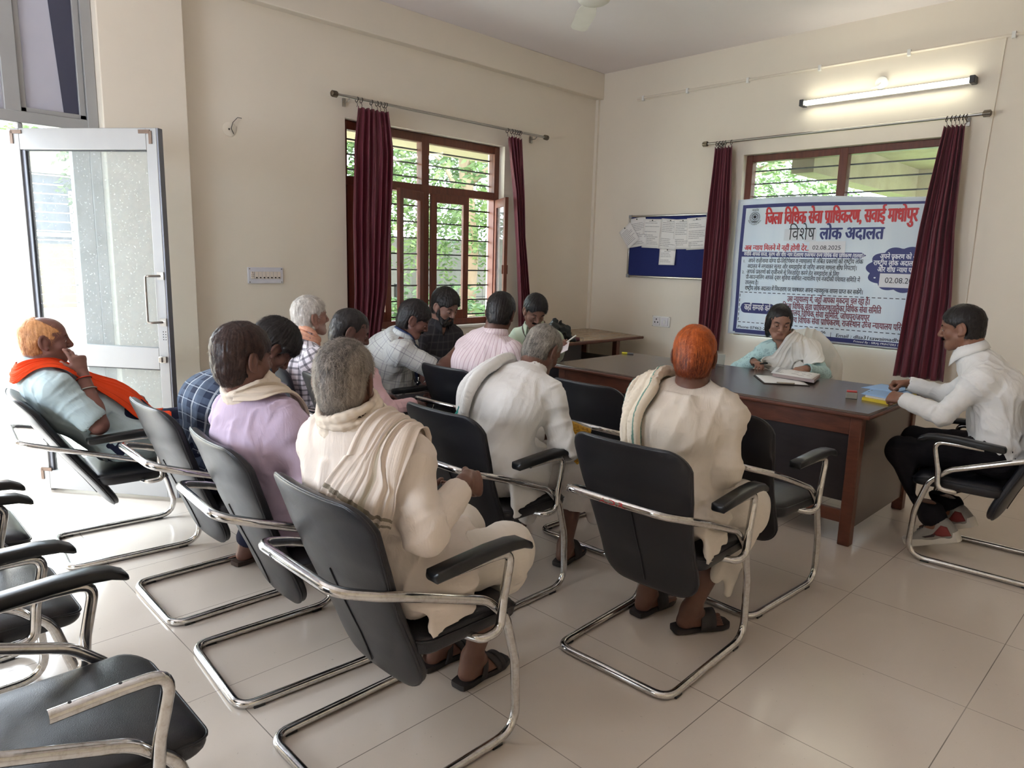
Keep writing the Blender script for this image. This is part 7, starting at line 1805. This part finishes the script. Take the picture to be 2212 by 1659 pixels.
def sneaker(p, sd):
    j = p.J[sd]; A, fd = j['A'], j['fd']; r = nrm(np.cross(fd, UP)); up = np.cross(r, fd); b = A-up*.085; root = p.root
    F = Field(); F.ec(b+up*.035-fd*.045, b+up*.030+fd*.14, r, (.038, .038), (.044, .026), .02, cap=.8); F.rc(A-fd*.012-up*.005, b+up*.045+fd*.08, .043, .032, .03); F.rc(A-fd*.03+up*.0, b+up*.04-fd*.05, .036, .034, .03); F.cut(b+up*.018, -up); F.rc(A+up*.022, A+up*.09, .039, .042, .004, True)
    V, Fa = F.mesh(.0045*QUAL); o = link_np('sneaker', V-p.org, Fa, simple('grey_mesh_shoe', (150, 146, 140), .8, 0, .08, 60, .3), root)
    prof = [(-.088, .018), (-.08, .034), (-.03, .040), (.03, .037), (.09, .047), (.14, .046), (.175, .033), (.186, .014)]; m = MB()
    P = [(s, w) for s, w in prof]+[(s, -w) for s, w in reversed(prof)]; rings = []
    for h, k in ((-.004, .94), (.004, 1.0), (.020, 1.03), (.030, .98)): rings.append([tuple(b+up*(h+(.018*max(0, (-.02-s)/.07) if h > .015 else 0)+.02*max(0, (s-.13)/.06)**2)+fd*s*(1 if h < .025 else .99)+r*w*k-p.org) for s, w in P])
    m.loft(rings).build('sole', simple('pale_sole', (214, 208, 198), .6), o, smooth='auto', origin=(0, 0, 0))
    for sg in (-1, 1):
        def panel(nm, pts, mat):
            m = MB(); Q = np.array([b+fd*s+up*h+r*sg*.06 for s, h in pts]); C = Q.mean(0); G = []
            for a in (1., .66, .33): G += [C+(q-C)*a for q in Q]
            G.append(C); G = np.array(G); n = len(pts)
            for _ in range(8): d = F.at(G); G = G+F.grad(G)*np.clip(.0025-d, -.03, .03)[:, None]
            fs = [(k+n*i, (k+1) % n+n*i, (k+1) % n+n*(i+1), k+n*(i+1)) for i in range(2) for k in range(n)]+[(2*n+k, 2*n+(k+1) % n, 3*n) for k in range(n)]
            m.add([tuple(g-p.org) for g in G], fs); m.build(nm, mat, o, smooth=True, thick=.002, origin=(0, 0, 0))
        panel('heel_panel', [(-.075, .03), (-.02, .03), (.02, .05), (-.01, .075), (-.035, .095), (-.07, .085)], simple('dark_red_panel', (120, 44, 42), .7))
        panel('side_stripe', [(.015, .035), (.06, .036), (.075, .046), (.03, .048), (.0, .06)], simple('dark_stripe', (56, 40, 42), .7))
    m = MB()
    for k in range(5):
        s = .035+.017*k; row = np.array([b+fd*s+r*(q*.022)+up*.09 for q in np.linspace(-1, 1, 7)])
        for _ in range(8): d = F.at(row); row = row+F.grad(row)*np.clip(.003-d, -.04, .03)[:, None]
        m.tube([tuple(q-p.org) for q in row], .0028, 6)
    m.build('lace', simple('grey_lace', (120, 116, 112), .8), o, smooth=True, origin=(0, 0, 0))
    S = Field(); S.rc(A+up*.0-fd*.01, A+up*.045, .040, .0375, .01); V, Fa = S.mesh(.004*QUAL); link_np('sock', V-p.org, Fa, simple('pale_sock', (206, 200, 192), .9), root)
place('T', -4.645, 3.42, -90, 'black chrome armchair under the bearded man by the window', G3)
all_people()
# ------------------------------------------------------------------ things on the tables and in hands
M_paper = simple('plain_paper', (240, 240, 240), .7, 0, .02); M_ink = simple('grey_writing', (120, 120, 128), .9)
def sheet(name, quad, thick, mat, label, cat, group=None, lines=0, parent=None, sag=0.):
    """a sheet or stack on four corner points (near left, near right, far right, far left)"""
    Q = [Vector(q) for q in quad]; n = (Q[1]-Q[0]).cross(Q[3]-Q[0]).normalized()
    def fn(u, v): p = Q[0]*(1-u)*(1-v)+Q[1]*u*(1-v)+Q[2]*u*v+Q[3]*(1-u)*v; return p+n*sag*math.sin(PI*u)*math.sin(PI*v)
    org = tuple((Q[0]+Q[1]+Q[2]+Q[3])/4)
    m = MB()
    if thick > .002:
        m.loft([[q+n*h for q in Q] for h in (0, thick)]); o = m.build(name, mat, parent, bevel=.0008, origin=org if parent is None else None)
    else:
        m.grid(10, 10, fn); o = m.build(name, mat, parent, smooth=True, thick=max(thick, .0006), off=1, origin=org if parent is None else None)
    if parent is None: tag(o, label, cat, group)
    if lines:
        m = MB(); rnd = random.Random(len(label or name))
        for k in range(lines):
            v = .9-.8*k/lines; e = rnd.uniform(.6, .92); t = thick+.0012 if thick > .002 else .0018
            m.add([fn(.08, v)+n*t, fn(e, v)+n*t, fn(e, v+.35/lines*.8)+n*t, fn(.08, v+.35/lines*.8)+n*t], [(0, 1, 2, 3)])
        m.build('written_lines', M_ink, o, origin=ROOT_LOC[o.name])
    return o
def pen(a, b, mat, label, r=.0045, tip=None):
    a, b = Vector(a), Vector(b); d = (b-a).normalized(); o = MB().tube([a, a+d*.002, a+d*.010, b-d*.002, b], [r*.15, r*.3, r, r, r*.8], 10).build('pen', mat, None, smooth='auto', origin=tuple((a+b)/2))
    tag(o, label, 'pen')
    MB().tube([b-d*.045, b-d*.001], r*1.18, 10).build('cap', tip or mat, o, smooth='auto', origin=ROOT_LOC[o.name]); return o
def table_things():
    # the pile of case papers and the clipboard before the woman
    s = sheet('paper_stack', [(-2.06, 4.50, .7565), (-1.765, 4.455, .7565), (-1.835, 4.725, .7565), (-2.13, 4.745, .7565)], .020, simple('page_edges', (176, 160, 158), .8, 0, .15, 200), 'thick pile of worn papers in front of the woman', 'papers')
    sheet('top_sheet', [(-2.07, 4.495, .7785), (-1.78, 4.455, .7785), (-1.84, 4.73, .7785), (-2.15, 4.755, .786)], .001, M_paper, None, None, None, 9, s, .004)
    c = sheet('clipboard', [(-1.985, 4.225, .746), (-1.755, 4.375, .746), (-1.955, 4.64, .746), (-2.185, 4.485, .746)], .004, simple('dark_clipboard', (58, 50, 46), .5), 'clipboard with a white sheet beside the thick pile of papers', 'clipboard')
    sheet('white_sheet', [(-1.985, 4.235, .7512), (-1.768, 4.375, .7512), (-1.955, 4.63, .7512), (-2.172, 4.487, .7512)], .001, M_paper, None, None, None, 0, c)
    k = MB(); k.obox((-1.88, 4.305, .754), (.23, .15, 0), (-.15, .23, 0), (0, 0, 1), .045, .010, .003); k.tube([(-1.925, 4.275, .757), (-1.835, 4.333, .757)], .004, 8); k.build('clip', M_steel, c, bevel=.001, origin=ROOT_LOC[c.name])
    # ink pad box
    i = empty('ink_pad', (-1.435, 4.175, .745), 'small clear ink pad box with a red lid near the desk corner', 'ink pad')
    t = math.radians(20); ax, ay = (math.cos(t), math.sin(t), 0), (-math.sin(t), math.cos(t), 0)
    MB().obox((-1.435, 4.175, .763), ax, ay, (0, 0, 1), .030, .025, .018).build('box', simple('smoky_clear_box', (150, 146, 136), .15), i, bevel=.003)
    MB().obox((-1.435, 4.175, .785), ax, ay, (0, 0, 1), .027, .022, .004).build('lid', simple('red_lid', (176, 44, 40), .35), i, bevel=.003)
    # yellow edged file with blue papers under the man's hands
    f = sheet('file_folder', [(-1.375, 4.165, .745), (-1.225, 4.13, .745), (-1.205, 4.56, .745), (-1.425, 4.60, .745)], .016, simple('yellow_file', (214, 186, 36), .5), 'yellow edged file at the right end of the desk', 'file')
    sheet('inner_pages', [(-1.365, 4.185, .7612), (-1.235, 4.155, .7612), (-1.215, 4.55, .7612), (-1.415, 4.585, .7612)], .010, simple('page_block', (206, 202, 196), .8, 0, .1, 200), None, None, None, 0, f)
    blue = simple('pale_blue_paper', (150, 186, 228), .7)
    sheet('blue_sheet', [(-1.395, 4.20, .7722), (-1.235, 4.165, .7722), (-1.205, 4.54, .7722), (-1.43, 4.575, .7722)], .0012, blue, 'blue sheet lying on top of the yellow edged file', 'paper', 'blue sheets on the file', 5, None, .006)
    sheet('blue_sheet', [(-1.47, 4.42, .7735), (-1.27, 4.38, .7800), (-1.235, 4.60, .7800), (-1.44, 4.68, .7735)], .0012, blue, 'folded blue sheet poking out beyond the far edge of the yellow file', 'paper', 'blue sheets on the file', 0, None, .008)
    pen((-3.325, 4.70, .751), (-3.415, 4.662, .751), simple('grey_marker', (120, 122, 128), .4), 'grey marker with a yellow cap lying alone on the desk', .0075, simple('yellow_cap', (222, 214, 50), .4))
    g = MB(); g.lathe([(.028, 0), (.030, .002), (.034, .09), (.032, .09), (.027, .006), (.001, .006)], (-2.545, 4.68, .746), 24); tag(g.build('glass_tumbler', glass('tumbler_glass', (.9, .92, .92), .05), None, smooth='auto', origin=(-2.545, 4.68, .746)), 'small clear glass tumbler standing on the desk', 'glass')
    # corner table: black bag, stamp on a cord
    F = Field(); F.box((-4.27, 4.80, .83), np.eye(3), (.085, .14, .072), .05, .02); F.rc((-4.25, 4.74, .89), (-4.30, 4.82, .935), .03, .022, .03); F.rc((-4.22, 4.86, .80), (-4.13, 4.90, .772), .035, .012, .03); F.rc((-4.29, 4.88, .88), (-4.27, 4.86, .925), .022, .014, .02)
    V, Fa = F.mesh(.006); N = vnormals(V, Fa); n1 = vnoise(V*28); V = V+N*((1-np.abs(2*n1-1))**2*.018-.006)[:, None]; V[:, 2] = np.maximum(V[:, 2], .758)
    b = link_np('bag', V-np.array([-4.27, 4.8, .757]), Fa, simple('black_bag_nylon', (30, 34, 34), .5), None); b.location = (-4.27, 4.8, .757); tag(b, 'crumpled black bag on the corner table', 'bag')
    s = empty('stamp', (-4.12, 4.95, .757), 'dark purple round stamp with a metal ring on the corner table', 'stamp')
    d = Vector((.53, .85, 0)).normalized(); c = Vector((-4.135, 4.93, .778))
    m = MB(); m.tube([c-d*.034, c-d*.032, c-d*.02, c+d*.02, c+d*.032, c+d*.034], [.012, .018, .0205, .0205, .018, .012], 16); m.build('barrel', simple('purple_barrel', (88, 34, 48), .35, 0, .2, 60), s, smooth='auto')
    e = c+d*.052; n = Vector((0, 0, 1)); MB().tube([e+(d*math.cos(a)+n*math.sin(a))*.018 for a in np.linspace(0, 2*PI, 20, endpoint=False)], .0025, 8, True).build('ring', M_steel, s, smooth=True)
    MB().tube([c-d*.034, c-d*.07+Vector((0, 0, -.012)), c-d*.11+Vector((0, 0, -.014))], .003, 8).build('cord', M_dark, s, smooth=True)
def held_things():
    # pen in the woman's right hand
    h = PEOPLE['P13'].J['R']; c = h['W']+h['d']*.085-h['n']*.004; dr = nrm(vec(.86, -.30, .18)); pen(c-dr*.075+UP*.0, c+dr*.07, M_dark, 'black pen in the right hand of the woman', .0045)
    # the writing man's pad and pen
    h = PEOPLE['P10'].J['L']; c = h['W']+h['d']*.09+h['n']*.012; u = nrm(vec(.55, -.75, -.32)); v = nrm(np.cross(h['n'], u)); v = nrm(v); n = np.cross(u, v); Q = [c-u*.03-v*.055, c+u*.12-v*.055, c+u*.12+v*.055, c-u*.03+v*.055]
    sheet('notepad', [tuple(q) for q in Q], .003, simple('pinkish_paper', (232, 220, 222), .7), 'small paper pad held by the man in pale green', 'notepad')
    a = c+u*.0+UP*.012; pen(tuple(a), tuple(a+nrm(vec(.62, .55, .62))*.12), simple('white_pen', (232, 230, 222), .35), 'white pen held upright by the man in pale green', .005)
    sheet('paper_sheet', [(-4.02, 3.31, .708), (-4.02, 3.53, .708), (-3.80, 3.55, .700), (-3.80, 3.30, .700)], .001, M_paper, 'white sheet held on the lap of the bearded man', 'paper', None, 8)
    # yellow bag under the stooping man's arm
    c = vec(-2.025, 2.375, .625); X = nrm(vec(.55, .75, -.35)); n = nrm(vec(.75, -.62, .1)); n = nrm(n-X*(n@X)); Y = np.cross(n, X); F = Field(); F.box(c, np.stack([X, Y, n], 1), (.080, .135, .018), .016, .01); V, Fa = F.mesh(.005); N = vnormals(V, Fa); V = V+N*((vnoise(V*22)-.5)*.012)[:, None]
    a = NT('printed_yellow_bag'); co = a.coord(); st = a.math('GREATER_THAN', a.noise(90, a.mapping(co, (1, 1, 2.4)), 3), .56); gen = a.math('GREATER_THAN', a.noise(9, co, 1), .48)
    mt = a.set(a.mix(a.math('MULTIPLY', a.math('MULTIPLY', st, gen), .6), lin((206, 158, 52)), lin((120, 72, 26))), .4)
    b = link_np('carry_bag', V-c, Fa, mt, None); b.location = c; tag(b, 'yellow printed bag tucked under the arm of the stooping man', 'bag')
    m = MB(); e = c+Y*.128; m.loft([[tuple(e+X*x+n*y+Y*h-c) for x, y in rrect(.078, .010, .009, 3)] for h in (-.004, .012)]); m.build('folded_top', simple('clear_plastic_edge', (190, 188, 180), .2), b, origin=(0, 0, 0))
def judge_chair():
    # brown wooden chair behind the woman, with the white cloth thrown over its back
    o = (-2.25, 5.34, 0); c = empty('wooden_chair', o, 'brown wooden chair behind the desk, a white cloth over its back', 'chair'); w = wood('brown_chair_wood', (84, 50, 38), (120, 74, 54), .4, 6)
    for sx in (-.22, .22):
        MB().box(o[0]+sx-.02, o[0]+sx+.02, o[1]-.36, o[1]-.32, 0, .66).build('leg', w, c, bevel=.004); MB().box(o[0]+sx-.02, o[0]+sx+.02, o[1]+.06, o[1]+.10, 0, .80).build('leg', w, c, bevel=.004)
        MB().obox((o[0]+sx, o[1]-.13, .675), (1, 0, 0), (0, 1, 0), (0, 0, 1), .026, .25, .014).build('armrest', w, c, bevel=.008)
    MB().box(o[0]-.21, o[0]+.21, o[1]-.34, o[1]+.08, .41, .455).build('seat', w, c, bevel=.012); MB().box(o[0]-.20, o[0]+.20, o[1]+.065, o[1]+.095, .56, .93).build('backrest', w, c, bevel=.01)
    F = Field(); F.ell((o[0]+.01, o[1]+.08, .76), np.eye(3), (.245, .052, .255), .02); F.box((o[0]+.01, o[1]+.08, .64), np.eye(3), (.235, .040, .15), .038, .06)
    V, Fa = F.mesh(.007); keep = None
    N = vnormals(V, Fa); q = np.stack([V[:, 0]*16, V[:, 1]*6, V[:, 2]*4], 1); r = 1-np.abs(2*vnoise(q+2*vnoise(q*.5)[:, None])-1); V = V+N*((r**2-.2)*.018)[:, None]; fl = np.clip((.95-V[:, 2])/.45, 0, 1); V[:, 1] += np.sign(V[:, 1]-o[1]-.08)*fl*.02; V[:, 0] += (V[:, 0]-o[0])*fl*.14
    V[:, 2] += .03*np.sin(V[:, 0]*9+.6)*np.clip((.62-V[:, 2])/.1, 0, 1)
    b = link_np('cloth', V-np.array([o[0], o[1]+.08, .49]), Fa, C_dup, None, True, {'cuv': np.stack([V[:, 0], V[:, 2], V[:, 1]], 1)}); b.location = (o[0], o[1]+.08, .49); tag(b, 'white cloth hung over the back of the wooden chair behind the woman', 'cloth')
def stool():
    c = (-3.92, 4.28, 0); s = empty('stool', c, 'low round black stool under the man in pale green', 'stool')
    MB().lathe([(.01, .40), (.165, .40), (.175, .415), (.172, .445), (.15, .458), (.01, .46)], c, 28).build('seat', M_leather, s, smooth='auto')
    for k in range(4):
        a = PI/4+k*PI/2; MB().tube([(c[0]+.13*math.cos(a), c[1]+.13*math.sin(a), .405), (c[0]+.16*math.cos(a), c[1]+.16*math.sin(a), .0)], .011, 8).build('leg', M_chrome, s, smooth='auto')
stool()
judge_chair()
table_things()
held_things()
